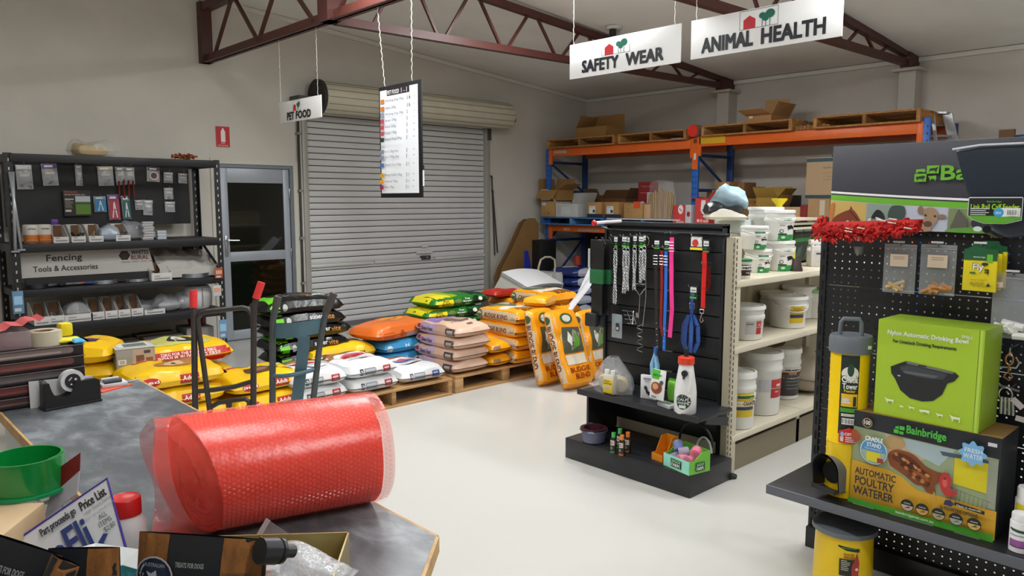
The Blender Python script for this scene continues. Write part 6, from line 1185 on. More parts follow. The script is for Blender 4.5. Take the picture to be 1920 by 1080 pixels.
# base deck goods (z = .13)
BZ2 = .131
p = at(1112, 838, z=BZ2); t = thing('pet_bowl', 'stacked purple and maroon plastic pet bowls on the base deck', 'bowl', (3.50, 2.985, BZ2)); m = MB(); m.lathe([(0, 0), (.062, 0), (.07, .006), (.078, .07), (.088, .076), (.088, .08), (.075, .08), (.066, .012), (0, .008)], M('5f5f78', .35), 32); m.build('outer_bowl', t)
m = MB(); m.lathe([(0, .02), (.058, .02), (.066, .082), (.084, .086), (.084, .09), (.063, .09), (.055, .03), (0, .028)], M('3c1a24', .35), 32); m.build('inner_bowl', t); m = MB(); m.grid(lambda i, j: (-.085*cos(pi*i-.4)*(1)+0, .088*sin(pi*i-.9), .075+.012*j+.004*sin(i*23)), 20, 2, clear('b0a8d0', .5)); m.build('film_band', t)
for k, (px, py, cc, lb, lq) in enumerate(((1146, 851, '3fae4e', 'small dark bottle with a green cap, front left of the four', '2a7a3a'), (1158, 843, '4cb45a', 'small dark bottle with a green cap, back one of the four', '2a7a3a'), (1162, 856, 'e0832c', 'small dark bottle with an orange cap, front right of the four', 'b05a1c'), (1173, 850, 'd8762a', 'small dark bottle with an orange cap, rightmost of the four', 'b05a1c'))):
    p = at(px, py, z=BZ2); t = thing('shampoo_bottle', lb, 'bottle', (p.x+.02, p.y, BZ2), group='small bottles on the base deck'); m = MB(); r_ = .0185; m.lathe([(0, 0), (r_, 0), (r_, .085), (r_*.7, .097), (0, .1)], M('2c2620', .25), 18); m.build('bottle_body', t)
    m = MB(); m.lathe([(0, .095), (r_*.66, .095), (r_*.68, .125), (0, .126)], M(cc, .35), 14); m.build('cap', t)
    hb_ = MB(); hb_.lathe([(r_, 0), (r_, .12)], WP, 40); art([('r', -.017, .052, .017, .082, 'd8c8b8'), ('r', -.01, .06, .01, .064, '5a4a40'), ('r', -.017, .022, .017, .05, '26221f'), ('e', 0, .036, .007, .009, '7a7a70'), ('r', -.017, .006, .017, .018, lq), ('r', -.008, .07, .008, .074, '3a3430')], t, (-.05, 0, 0), -Y, Z, bvh=hb_.bvh(), step=.006, off=.0006, dist=.02)
# display trays with bandages
def tray(lb, x, y, L, Dp, H1, H2, fr, sd, rz, logo_=True):
    t = thing('display_tray', lb, 'tray', (x, y, BZ2), rz, 'open display trays'); th = .003
    m = MB(); m.box((0, -L, 0), (Dp, 0, th), M(sd, .5)); m.build('tray_base', t); m = MB(); m.box((0, -L, th), (th, 0, H1), M(fr, .45)); m.build('front_panel', t); m = MB(); m.box((Dp-th, -L, th), (Dp, 0, H2), M(sd, .5)); m.build('back_panel', t)
    for yy in (-L, -th): m = MB(); m.prism([(th, th), (Dp-th, th), (Dp-th, H2), (Dp*.6, H2), (Dp*.25, H1), (th, H1)], th, M(sd, .5), (0, yy+th if 0 else yy, 0), X, Z); m.build('side_panel', t)
    if logo_:
        lg = lambda w2: [('r', w2*.3, .015, w2*.72, .062, '16201c'), ('t', 'SHOOF', w2*.34, .042, w2*.68, .058, '9adc9a', True), ('t', 'FARM.', w2*.34, .020, w2*.68, .038, 'e8f0e8', True)]
        art(lg(L), t, (0, 0, 0), -Y, Z); art(lg(Dp), t, (0, -L-.0035, 0), X, Z)
    return t
OXc = 3.475; fbx = tray('mint and green SHOOF FARM tray of bandage rolls on the base deck', 3.462, 2.435, .20, .16, .075, .115, '92d8c4', '6cb83c', R(-12))
tray('empty orange open-fronted tray left of the green tray', 3.50, 2.545, .085, .13, .04, .13, 'd8861c', 'e08a18', R(-8), False)
Tm = Matrix.Translation(fbx.location) @ Matrix.Rotation(R(-12), 4, 'Z')
for k, (x, y, z, c, r_, lb) in enumerate(((.045, -.04, .05, '8c7c9c', .024, 'mauve bandage roll at the left of the green tray'), (.08, -.075, .085, '9a8aa8', .026, 'mauve bandage roll on top in the green tray'), (.05, -.095, .055, 'e0788c', .025, 'pink bandage roll at the front middle of the green tray'), (.06, -.145, .06, 'd85a78', .026, 'pink bandage roll at the right front of the green tray'), (.10, -.15, .10, 'ec4878', .028, 'hot pink bandage roll topmost in the green tray'), (.085, -.03, .10, '2c4f9c', .028, 'deep blue bandage roll topmost at the left of the green tray'), (.11, -.10, .06, 'b84a64', .025, 'dark pink bandage roll at the back of the green tray'), (.10, -.04, .045, '6d6a9c', .024, 'violet bandage roll beneath the blue one'))):
    p = Tm @ V((x, y, z)); t = thing('bandage_roll', lb, 'bandage', tuple(p), group='bandage rolls'); t.rotation_euler = (R(60+20*k), R(25*k), R(40*k)); m = MB(); m.lathe([(.008, -.028), (r_*.95, -.028), (r_, -.022), (r_, .022), (r_*.95, .028), (.008, .028), (.008, -.028)], M(c, .7, bump=.4, bs=90), 20); m.build('roll', t)
    m = MB(); m.lathe([(r_+.002, -.03), (r_+.003, 0), (r_+.002, .03)], clear('e8e8f0', .18, .1), 16); m.build('wrapper', t)
t = thing('rubber_strap', 'black looped band of clear tubing arching over the green tray', 'strap', (3.62, 2.36, BZ2)); m = MB(); m.tube([(.05, .11*cos(a), .10+.12*sin(a)) for a in [pi*j/16 for j in range(17)]], .007, M('1c1c1e', .4), 8); m.build('band', t); m = MB(); m.tube([(.04, -.06+.05*cos(a), .06+.09*sin(a)) for a in [-.3+(pi+.2)*j/14 for j in range(15)]], .006, clear('e0e4ea', .45, .1, .1), 8); m.build('tubing', t)
# ---------------- goods on the cream shelves
LBG = '2c8a4a'
def vet(k=1): s = k; return [('r', -.045*s, .0, .06*s, .125*s, 'e4e2dc'), ('r', -.045*s, .115*s, .035*s, .128*s, '2c6a44'), ('r', -.04*s, .095*s, -.005*s, .1*s, '8a8690'), ('r', -.04*s, .085*s, -.012*s, .09*s, '9a96a0'), ('p', [(.0*s, .085*s), (.03*s, .09*s), (.058*s, .075*s), (.05*s, .06*s), (.04*s, .07*s), (.015*s, .065*s), (.01*s, .058*s)], '1c1a1a'), ('e', -.03*s, .055*s, .011*s, .011*s, '4a4a4a'), ('e', -.03*s, .055*s, .007*s, .007*s, 'd8d8d8'), ('r', -.045*s, .0, .06*s, .035*s, '2f8a48'), ('r', -.045*s, .035*s, -.0*s, .042*s, '16241a'), ('p', ell(-.02*s, .02*s, .012*s, .008*s, 10), 'b8e0b8')]
def cb(px, py, z, off): p = at(px, py, z=z); return p
def place(px, z, y): return (at(px, 500, y=y).x, y, z)
S1, S2, S3 = SHZ
YS = 2.43
# top shelf (z 1.155)
def bk(lb, px, z, r_, h, y=YS, items=(), **k):
    x, y, z = place(px, z, y); return bucket(lb, (x, y, z), r_, h, rz=R(-30), items=items, **k)
bk('small tub with a green lid and dark picture label, front left of the shelf', 1391, S3, .057, .115, 2.36, [('r', -.04, .02, .045, .085, '3a2420'), ('p', [(-.02, .04), (.0, .06), (.03, .05), (.02, .03)], 'c8c0b8'), ('r', .01, .07, .04, .085, '7a9c8a')], lid=M('1f7a3c', .4), handle=False, group='tubs and buckets on the cream top shelf')
bk('white bucket with a green label behind the green lidded tub, bottom of the left stack', 1420, S3, .085, .15, 2.50, [(i[0],)+tuple(i[1:]) for i in vet(.9)], group='tubs and buckets on the cream top shelf')
bk('white bucket with a cow label, topmost of the left stack', 1412, S3+.152, .085, .15, 2.50, vet(.9), group='tubs and buckets on the cream top shelf')
bk('white bucket with a cow label, bottom of the taller right stack', 1460, S3, .095, .2, 2.46, vet(1.15), group='tubs and buckets on the cream top shelf')
bk('white bucket with a cow label and green band, top of the taller right stack', 1458, S3+.202, .095, .2, 2.46, vet(1.15), group='tubs and buckets on the cream top shelf')
bk('large plain white bucket standing high behind the two stacks', 1432, S3+.22, .115, .2, 2.62, group='tubs and buckets on the cream top shelf', handle=False)
bk('large plain white bucket at the back under the high one', 1432, S3, .11, .218, 2.62, group='tubs and buckets on the cream top shelf', handle=False)
def jerry(lb, px, z, w2, h, body, y=YS, items=(), capc='e4e2e0', name='spray_bottle', rz=R(-35)):
    x, y, z = place(px, z, y); t = thing(name, lb, 'bottle', (x, y, z), rz); m = MB(); m.box((-w2/2, -w2*.3, 0), (w2/2, w2*.3, h*.78), M(body, .4), w2*.08); m.build('bottle_body', t); m = MB(); m.box((-w2*.5, -w2*.18, h*.80), (w2*.42, w2*.18, h), M(capc, .4), .008); m.box((-w2*.14, -w2*.14, h*.76), (w2*.14, w2*.14, h*.82), M(capc, .4), .003); m.bar((-w2*.3, -w2*.1, h*.8), (-w2*.62, -w2*.15, h*.6), .02, .015, M(capc, .4)); m.build('trigger_head', t)
    art(list(items) or [('r', -w2*.3, h*.2, w2*.3, h*.6, 'c8c4bc'), ('r', -w2*.2, h*.45, w2*.2, h*.52, '4a4a48')], t, (0, -w2*.3, 0), X, Z); return t
jerry('white trigger spray bottle at the right end of the cream top shelf', 1530, S3, .12, .19, 'd2cec8')
jerry('dark maroon spray bottle half behind the white one', 1548, S3, .09, .17, '4a1c20', 2.55)
x, y, z = place(1492, S3, 2.36); t = thing('dark_pot', 'small dark stemmed pot alone near the front of the top shelf', 'pot', (x, y, z)); m = MB(); m.lathe([(0, 0), (.045, 0), (.045, .01), (.038, .03), (.03, .075), (.028, .08), (0, .08)], M('3a2c26', .4), 24); m.build('pot_body', t)
x, y, z = place(1478, S3, 2.52); m = MB(); m.box((-.02, -.04, 0), (.02, .04, .14), M('e0cf20', .45), .003); o = m.build('yellow_box'); o.location = (x, y, z); tag(o, 'thin yellow and black box right of the bucket stacks', 'box'); art([('r', .0, .05, .08, .09, '20201c')], o, (-.0205, .04, 0), -Y, Z)
for k, px in enumerate((1484, 1500, 1518)):
    x, y, z = place(px, S3+.05, 2.62); t = thing('green_pouch', 'dark green and black pouch, %s of three at the back of the top shelf' % ['left', 'middle', 'right'][k], 'pouch', (x+.1, y, z-.05), group='dark green pouches'); b_ = bag_mb(.30, .17, .05, M('33402f', .35, bump=.3, bs=14), seed=30+k); b_.v = [Matrix.Rotation(-pi/2, 4, 'X') @ (Matrix.Rotation(pi/2, 4, 'Z') @ p) for p in b_.v]; b_.v = [p+V((0, 0, .155)) for p in b_.v]; b_.build('pouch_body', t)
    art([('r', -.07, .22, .07, .29, '1c2420'), ('r', -.06, .235, .06, .255, 'a8b4ac'), ('r', -.07, .16, .07, .19, '3c8a4c'), ('p', [(-.05, .04), (.02, .06), (.06, .14), (-.02, .12)], '4c5a60')], t, (0, -.2, 0), X, Z, bvh=b_.bvh(), step=.03, off=.002)
x, y, z = place(1500, S3+.33, 2.55); 
for k in range(3): m = MB(); m.box((-.22, -.1, 0), (.22, .1, .016), M('d8d0bc' if k != 1 else 'b5ad98', .5)); o = m.build('spare_shelf'); o.location = (x+.12, 2.66, GH+.012+.032*k); tag(o, 'cream spare shelf panel, %s of the three stacked on the gondola top' % ['lowest', 'middle', 'topmost'][k], 'panel')
x, y, z = place(1378, S3, 2.5); 
gx_ = at(1385, 420, y=2.76).x; carton('white and teal striped carton on top of the gondola behind the display panel', (gx_, 2.76, GH+.001), 0, .30, .2, .085, M('cfd8d2', .5), items=[('r', .02, .02, .16, .07, 'e4eae6')]+[('r', .18, .008+.016*k, .24, .016+.016*k, '2f8a88') for k in range(5)], tape=False)
gx_ = at(1366, 400, y=2.72).x; t = thing('feed_sack', 'small crumpled white and sky-blue sack with a black base on the gondola top', 'sack', (gx_, 2.74, GH+.09), R(-43)); bag_mb(.30, .2, .05, M('d8d4c4', .4, bump=.4, bs=14), wr=.02, seed=7).build('lower_fold', t); o = bag_mb(.27, .17, .07, M('1e1c1e', .35), wr=.02, seed=9).build('dark_fold', t); o.location = (-.02, 0, .03)
m = MB(); m.grid(lambda i, j: ((i-.5)*.26*(1-.45*j)+(.05*j if i > .6 else 0), .03*sin(3*i+5*j)-.04, .075+.17*j*(1-.5*abs(i-.35))), 12, 8, M('b9d8ea', .35, bump=.3, bs=14, mot=.25, ms=12)); m.grid(lambda i, j: ((i-.5)*.24*(1-.45*j), .03*sin(3*i+5*j)+.03, .075+.15*j*(1-.5*abs(i-.35))), 12, 8, M('b9d8ea', .35, bump=.3, bs=14, mot=.25, ms=12)); m.build('upper_fold', t)
# middle shelf (z .765)
yl = lambda s=1: [('r', -.05*s, .0, .05*s, .115*s, 'd8b41c'), ('r', -.05*s, .083*s, .05*s, .09*s, '3a3430'), ('r', -.05*s, .035*s, .05*s, .058*s, '2c3c64'), ('r', -.04*s, .095*s, .02*s, .1*s, '7a6a20')]
sh_ = lambda its, dy: [tuple([i[0]]+[v for v in i[1:]]) if 0 else i for i in its]
def up(its, dz_):
    o_ = []
    for i in its:
        i = list(i)
        if i[0] == 'r': i[2] += dz_; i[4] += dz_
        elif i[0] == 'e': i[2] += dz_
        elif i[0] == 'p': i[1] = [(a, b+dz_) for a, b in i[1]]
        elif i[0] == 't': i[3] += dz_; i[5] += dz_
        o_.append(tuple(i))
    return o_
rdl = [('r', -.05, .04, .02, .12, 'c8c4c4'), ('r', -.045, .1, .0, .108, '7a7478'), ('r', .02, .04, .06, .08, 'b82820'), ('r', .02, .085, .06, .12, 'c84a40'), ('r', .03, .095, .05, .1, 'e8d8d4')]
bk('white bucket with a red and grey label at the left of the middle shelf', 1398, S2, .125, .21, 2.42, rdl, handle=False, group='buckets on the cream middle shelf')
bk('white bucket with a yellow and blue label and cream handle, centre of the middle shelf', 1480, S2, .125, .215, 2.44, up(yl(1), .04), hang=-.32, group='buckets on the cream middle shelf')
bk('white bucket with a pale green lid at the right of the middle shelf', 1532, S2, .115, .21, 2.50, up(yl(.95), .04), lid=M('8cc080', .4), handle=False, group='buckets on the cream middle shelf')
bk('white bucket standing behind the yellow and blue labelled one', 1459, S2, .115, .215, 2.585, group='buckets on the cream middle shelf')
bk('white bucket at the far right back of the middle shelf', 1500, S2, .115, .235, 2.585, group='buckets on the cream middle shelf', handle=False)
# bottom shelf (z .235)
bk('white pail with a yellow COUNTER label at the left of the bottom shelf', 1392, S1, .105, .35, 2.37, up([('r', -.055, .0, .055, .15, 'd8bc20'), ('r', -.055, .105, .055, .135, '2c5a34'), ('t', 'COUNTER', -.02, .075, .075, .098, '4a2c1c', True), ('r', -.055, .045, .055, .065, '2c3c6a'), ('r', .02, .115, .045, .125, '8ab84a')], .08), ribs=3, handle=False, group='pails on the cream bottom shelf')
bk('tall white drum with a red label, second on the bottom shelf', 1434, S1, .135, .41, 2.44, up([('r', -.08, .04, .0, .12, 'c4c4c6'), ('r', .0, .0, .10, .06, 'b02426'), ('r', .0, .065, .10, .12, 'b83030'), ('r', .04, .075, .08, .09, 'e8d0cc'), ('r', .03, .035, .06, .045, 'd8a8a0')], .12), handle=False, group='pails on the cream bottom shelf', hang=0)
bk('white topped pail with a black body and orange stripe on the bottom shelf', 1477, S1, .115, .36, 2.52, up([('r', -.085, .0, .1, .20, '3a3638'), ('r', -.085, .145, .1, .175, 'd08030'), ('r', -.04, .12, .08, .13, 'b8b4b4'), ('r', -.04, .10, .07, .105, '8a8688'), ('r', -.04, .075, .08, .08, '8a8688'), ('r', -.04, .05, .06, .055, '8a8688'), ('t', 'WEIGHT GAIN', -.03, .153, .03, .168, 'f0e0c8', True)], .03), ribs=3, handle=False, group='pails on the cream bottom shelf')
for px, y, h_, lb in ((1420, 2.62, .2, 'open brown carton behind the white drum on the bottom shelf'),): x, _, _ = place(px, 0, y); carton(lb, (x+.2, y, S1), 0, .3, .1, .4, M('6a4a34', .8), flaps=(None, 30, 20, 20))
x, y, z = place(1515, S1, 2.5); t = thing('clear_sack', 'clear bag of pale powder slumped at the right of the bottom shelf', 'sack', (x+.12, 2.53, S1+.002), .2); bag_mb(.55, .30, .26, M('b9ae9c', .35, bump=.3, bs=8, alpha=.95), wr=.03, seed=77).build('sack_body', t)
# ---------------- black pegboard gondola on the right with its goods
PXR, PY0, PY1 = 3.37, .40, 1.54; SHX, SHZR = 2.95, .405
pg = thing('pegboard_stand', 'black pegboard display stand with a grey-edged shelf on the right', 'display stand', (SHX, PY0, 0)); L = PY1-PY0; dp = PXR-SHX; PB = pegmat('17181b', .0318, .0040, .4); BKS = M('1b1c20', .35); GED = M('5c5e66', .35)
for k in range(5):
    z0 = .1+k*.286; m = MB(); T0 = Matrix(((0, 1, 0, 0), (1, 0, 0, 0), (0, 0, 1, 0), (0, 0, 0, 1))); m.box((0, 0, z0), (L-.02, .004, z0+.282), PB); o = m.build('peg_panel', pg); o.location = (dp+.004, 0.01, 0); o.rotation_euler = (0, 0, pi/2)
for yy in (0, L-.03): m = MB(); m.box((dp-.008, yy, 0), (dp+.035, yy+.03, 1.54), BKS, .002); m.build('upright', pg)
m = MB(); [m.box((dp-.009, L-.02, .1+.07*k), (dp-.0078, L-.012, .14+.07*k), M('050506', .9)) for k in range(20)]; m.build('slot_row', pg, kind='stuff')
m = MB(); m.box((dp-.01, 0, 1.50), (dp+.03, L, 1.545), BKS, .002); m.build('top_rail', pg)
m = MB(); m.box((.0, 0, SHZR-.022), (dp, L, SHZR), BKS, .002); m.build('shelf', pg); m = MB(); m.box((-.006, 0, SHZR-.038), (.002, L, SHZR+.001), GED, .002); m.build('shelf_edge', pg)
for yy in (.04, L-.06): m = MB(); m.prism([(0, 0), (-dp*.9, .0), (0, -.1)], .01, BKS, (dp, yy, SHZR-.022), X, Z); m.build('bracket', pg)
m = MB(); m.box((dp-.03, 0, 0), (dp+.03, L, .1), BKS, .004); m.build('base_rail', pg)
# header with the maker's name and farm photos
HXP = 3.345; Hh, H0 = .36, 1.495; Lh = 1.05
t = thing('header_board', 'dark Bainbridge header board with a green stripe and strip of farm animal photos', 'sign', (HXP, PY1-.045, H0)); m = MB(); m.box((-.003, -Lh, 0), (.003, 0, Hh), M('3a3a42', .45), .001); m.build('board', t)
n_ = 14; cv = lambda x: .145-.10*(x/Lh)**1*.5+.03*((x/Lh)-.5)**2
band = lambda a, b, c: ('p', [(Lh*i/n_, cv(Lh*i/n_)+a) for i in range(n_+1)]+[(Lh*i/n_, cv(Lh*i/n_)+b) for i in range(n_, -1, -1)], c)
it = [('r', 0, 0, Lh, .10, 'c8c8c4'), band(-.03, -.002, '6ab02e'), band(-.05, -.03, 'e4e8e0') if 0 else band(.004, .012, 'f0f0f0'), band(-.002, .004, '1c1c20')]
it = [('p', [(0, 0), (Lh, 0)]+[(Lh*i/n_, cv(Lh*i/n_)-.026) for i in range(n_, -1, -1)], 'c9cac6'), band(-.026, -.002, '6ab02e'), band(.004, .013, 'f0f0f0')]
# photo tiles: horse, cow by a road, sheep, kelpie
tl = [(0, .155, 'c8a860'), (.158, .31, '8a9a90'), (.313, .475, 'b8bccc'), (.478, .66, '7a8a5c'), (.663, .85, '8aa0b8')]
for a, b, c in tl: it.append(('p', [(a, 0), (b, 0), (b, cv(b)-.028), (a, cv(a)-.028)], c))
it += [('s', [(0, .02), (0, .10), (.02, .11), (.015, .05)], 'b8763c'), ('s', [(.005, 0), (.02, .05), (.06, .075), (.085, .085), (.09, .10), (.10, .085), (.115, .07), (.14, .025), (.13, .01), (.10, .04), (.08, .0)], '7a3a22'), ('s', [(.06, .0), (.08, .04), (.1, .0)], 'd8c8b0'), ('l', [(.088, .08), (.125, .04)], .003, '2c1c18'),
       ('r', .158, 0, .31, .025, '9ab0a0'), ('s', [(.18, 0), (.31, 0), (.31, .03), (.24, .045)], 'b4bccc'), ('s', [(.25, .05), (.31, .05), (.31, .098), (.26, .1)], '3c4c48'), ('s', [(.18, .05), (.2, .085), (.225, .075), (.235, .045), (.22, .03), (.205, .05)], '1e2024'), ('s', [(.2, .055), (.235, .04), (.23, .03), (.205, .04)], 'dcdcd8'), ('r', .175, 0, .22, .018, '6cb03c'), ('s', [(.158, 0), (.175, .02), (.18, .05), (.165, .04)], 'd8d0c0'),
       ('s', [(.335, .0), (.36, .03), (.39, .05), (.385, .085), (.41, .097), (.435, .085), (.44, .05), (.42, .015), (.41, 0)], 'a08468'), ('p', ell(.375, .085, .012, .018, 10), '8a6c58'), ('p', ell(.455, .06, .018, .009, 10), '8a6c58'), ('p', ell(.405, .03, .016, .012, 12), '5c4438'), ('e', .395, .065, .004, .004, '1c1410'), ('e', .43, .062, .004, .004, '1c1410'),
       ('s', [(.49, .01), (.5, .05), (.515, .09), (.525, .07), (.545, .05), (.54, .01)], '5c5850'), ('s', [(.56, .04), (.62, .08), (.64, .03), (.6, .0)], '2a2c34'), ('s', [(.48, 0), (.66, 0), (.6, .02), (.5, .015)], '5f9a3c'), ('e', .585, .015, .015, .01, 'd8dcdc')]
# the maker's mark: four small animal tiles
lx, ly, tw, thh = .345, .20, .045, .032
it += [('r', lx+tw, ly+thh, lx+2*tw, ly+2*thh, '6ab02e'), ('r', lx, ly, lx+tw, ly+thh, '6ab02e'), ('p', [(lx+.004, ly+thh+.006), (lx+.006, ly+thh+.018), (lx+.036, ly+thh+.02), (lx+.042, ly+thh+.012), (lx+.036, ly+thh+.004), (lx+.03, ly+thh+.008), (lx+.012, ly+thh+.008), (lx+.01, ly+thh+.002)], '6ab02e'), ('p', [(lx+tw+.008, ly+thh+.004), (lx+tw+.012, ly+thh+.02), (lx+tw+.034, ly+thh+.022), (lx+tw+.042, ly+thh+.028), (lx+tw+.038, ly+thh+.014), (lx+tw+.034, ly+thh+.002), (lx+tw+.03, ly+thh+.012), (lx+tw+.014, ly+thh+.012)], '26262a'), ('p', [(lx+.006, ly+.02), (lx+.036, ly+.024), (lx+.042, ly+.018), (lx+.034, ly+.014), (lx+.034, ly+.004), (lx+.03, ly+.012), (lx+.014, ly+.012), (lx+.012, ly+.004), (lx+.008, ly+.012)], '26262a'), ('p', [(lx+tw+.006, ly+.022), (lx+tw+.016, ly+.022), (lx+tw+.036, ly+.024), (lx+tw+.038, ly+.012), (lx+tw+.034, ly+.002), (lx+tw+.03, ly+.01), (lx+tw+.018, ly+.01), (lx+tw+.016, ly+.002), (lx+tw+.012, ly+.014)], '6ab02e'),
       ('t', 'Bainbridge', lx+.1, ly-.012, lx+.54, ly+.062, '6ab02e', True)]
art(it, t, (-.0035, 0, 0), -Y, Z, name='print', off=.0006)
# red scrubbing brush in a fluffy sleeve
a, b = at(1530, 432, x=3.22), at(1725, 420, x=3.18); t = thing('rag_mop', 'shaggy bright red fabric mop head with long strands above the hooks', 'mop', tuple(a)); rg = random.Random(9); m = MB(); c1, c2 = M('c81c16', .75), M('a81410', .75); d_ = b-a
for k in range(560):
    u = rg.random(); w3 = .050*(1-.5*u); c = d_*u+V((rg.uniform(-.03, .03), 0, rg.uniform(-.9, .75)*w3-.012*sin(u*3)+ (.015 if u < .1 else 0))); e = V((rg.uniform(-.02, .02), rg.uniform(-.025, .025), rg.uniform(-.022, .016)))
    m.tube([c, c+e*.5+V((0, 0, .003)), c+e], [.0055, .005, .003], c1 if k % 3 else c2, 5)
for k in range(7): c = d_*rg.random()+V((-.03, 0, rg.uniform(-.03, .03))); m.tube([c, c+V((0, .03, .004))], .003, M('d8c8b8', .6), 4)
m.build('strands', t, kind='stuff'); m = MB(); m.tube([(0, 0, .006), d_*.5, d_], [.030, .026, .019], M('b01812', .8), 12); m.build('core', t)
p = at(1612, 462, x=3.24); t = thing('metal_funnel', 'small grey funnel-shaped socket under the red mop head', 'socket', tuple(p)); m = MB(); m.lathe([(.024, .0), (.018, -.03), (.012, -.036), (0, -.036)], M('6a6a68', .4, .5), 20); m.build('socket_body', t)
# hooks with goods on the pegboard
PF = PXR-.012
def peghook(px, py, out=.13, par=None, o_=None, lab=True):
    p = at(px, py, x=PF-out); m = MB(); q = p-(o_ or V((0, 0, 0))); m.tube([q+V((out, 0, 0)), q, q+V((-.006, 0, .012))], .0028, M('8c8c92', .25, .9), 6)
    if lab: m.box(tuple(q+V((-.012, -.022, .010))), tuple(q+V((-.010, .022, .018))), M('c8c8cc', .3))
    return m, p
for k, (px, py, lb) in enumerate(((1543, 448, 'long pegboard hook with a price holder, first from the left'), (1610, 451, 'pegboard hook holding the grey socket, second from the left'))):
    m, p = peghook(px, py); tag(m.build('peg_hook'), lb, 'hook', 'peg hooks')
def zipbag(lb, px, py, w2, h2, cont, cc, n, out=.1, lab=(.25, .55, .8, .8), r_=.008, grp=None, tilt=0):
    m0, p = peghook(px, py, out, o_=None); t = thing('zip_bag', lb, 'bag', tuple(p), group=grp); t.rotation_euler = (R(tilt), 0, 0); m0.v = [v-p for v in m0.v]; m0.build('hook', t); m = MB()
    f = lambda s: (lambda i, j: (.012+s*.014*max(0, sin(pi*i))*max(0, sin(pi*j*.98))*(.3+j)+.003*noise.noise(V((i*5, j*5, s))), w2/2-w2*i, .004-h2*j)); fm = clear('d4d8dc', .24, .1, .35, 16)
    m.grid(f(-1), 12, 14, fm); m.grid(f(1), 12, 14, fm); m.build('pouch', t); m = MB(); m.box((.008, -w2/2, -h2*.07), (.010, w2/2, -h2*.055), clear('b8b8bc', .6)); m.build('zip_seal', t)
    rg = random.Random(int(px))
    for k in range(n):
        c = V((.012, rg.uniform(-.28, .28)*w2, -h2*(.95-.16*rg.random()*1.0-.02*(k//3)*1.0))); e = V((rg.uniform(-.004, .004), rg.uniform(-.3, .3)*w2, rg.uniform(-.10, .10)*h2)); c.z = max(c.z, -h2*.93)
        A_, B_ = c-e, c+e
        for q in (A_, B_): q.y = max(-w2*.42, min(w2*.42, q.y)); q.z = max(-h2*.94, q.z)
        m = MB(); m.tube([A_, B_], r_, M(cc, .45, bump=.1), 8); m.build(cont, t)
    x0, z0, x1, z1 = lab; art([('r', w2*x0, h2*z0, w2*x1, h2*z1, 'd8c4ae'), ('r', w2*(x0+.1), h2*(z1-.06), w2*(x1-.1), h2*(z1-.045), 'a88874'), ('r', w2*(x0+.1), h2*(z1-.10), w2*(x1-.1), h2*(z1-.085), 'a88874')], t, (-.006, w2/2, .004-h2), -Y, Z); return t
zipbag('clear zip bag of a few wooden plugs and a pale card, left one', 1687, 460, .125, .20, 'plug', 'd0a870', 4, grp='zip bags on the pegboard'); zipbag('clear zip bag of many tan wooden pegs with a pale card, right one', 1759, 461, .13, .20, 'peg', 'b87838', 9, r_=.009, grp='zip bags on the pegboard')
zipbag('clear bag of white plastic pipe pieces at the right edge', 1900, 515, .13, .245, 'pipe_piece', 'e4e2de', 7, r_=.015, lab=(.0, .78, .28, .86))
for k in range(3):
    m0, p = peghook(1840-k*0, 462, .12-.02*k); p = p+V((.02*k, -.01*k, .006*k)); t = thing('fly_bait_box', 'yellow FLY bait packet with a green top, %s on its hook' % ['front', 'middle', 'rear'][k], 'packet', tuple(p), rz=R(-4), group='yellow fly packets'); w2, h2 = .115, .135
    if k == 0: m0.v = [v-p for v in m0.v]; m0.build('hook', t)
    m = MB(); m.box((0, -w2/2, -.035-h2), (.012, w2/2, -.03), M('e6d018', .4), .0015); m.build('packet_body', t); m = MB(); m.prism([(-w2/2, -.032), (w2/2, -.032), (w2/2, -.012), (w2*.3, -.008), (w2*.24, .008), (-w2*.24, .008), (-w2*.3, -.008), (-w2/2, -.012)], .002, M('1d5a34', .4), (-.0, 0, 0), -Y, Z); m.build('header_flap', t)
    if k == 0: art([('r', .0, h2-.018, w2, h2+.006, '1d5a34'), ('t', 'Bainbridge', .035, h2-.009, .075, h2-.003, 'e0e8e0', True), ('r', .08, h2-.024, .10, h2+.006, '6ab82c'), ('t', 'Fly', .033, .072, .072, .106, '1c1c18', True), ('t', 'Fly', .035, .073, .071, .104, 'f4f4f0', True), ('t', 'trap', .076, .062, .09, .088, '1c1c18', True), ('p', ell(.075, .104, .012, .006, 8), '2a2a20'), ('r', .025, .066, .045, .072, '2c6a34'), ('l', [(.03, .042), (.085, .045)], .0015, '8a7c20'), ('e', .035, .028, .007, .007, 'b89c18'), ('e', .053, .028, .007, .007, 'b89c18'), ('e', .071, .028, .007, .007, 'b89c18'), ('p', [(.084, .02), (.1, .02), (.092, .034)], '2c2c20')], t, (-.0005, w2/2, -.035-h2), -Y, Z)
p = at(1893, 668, x=3.24); t = thing('snap_hook', 'bronze and silver snap hook hanging at the right edge', 'clip', tuple(p)); BZ3 = M('a87c54', .3, .9)
m = MB(); m.tube([(0, .012*cos(a), -.012+.02*sin(a)) for a in [2*pi*j/14 for j in range(14)]], .004, BZ3, 6, closed=True); m.tube([(0, 0, -.03), (0, 0, -.06), (0, -.014, -.075), (0, -.004, -.09), (0, .014, -.08), (0, .008, -.065)], .0045, BZ3, 8); m.build('hook_body', t); m = MB(); m.tube([(0, -.02, .0), (0, -.032, -.02), (0, -.024, -.04), (0, .03, -.045), (0, .024, -.03)], .0035, SV, 6); m.build('shackle', t); m = MB(); m.tube([(0, 0, .0), (0, 0, .03), (PF-3.24, 0, .03)], .003, SV, 6); m.build('peg', t)
p = at(1888, 735, x=3.24); t = thing('clip_bunch', 'bunch of chrome clips with small white tags at the right edge', 'clips', tuple(p))
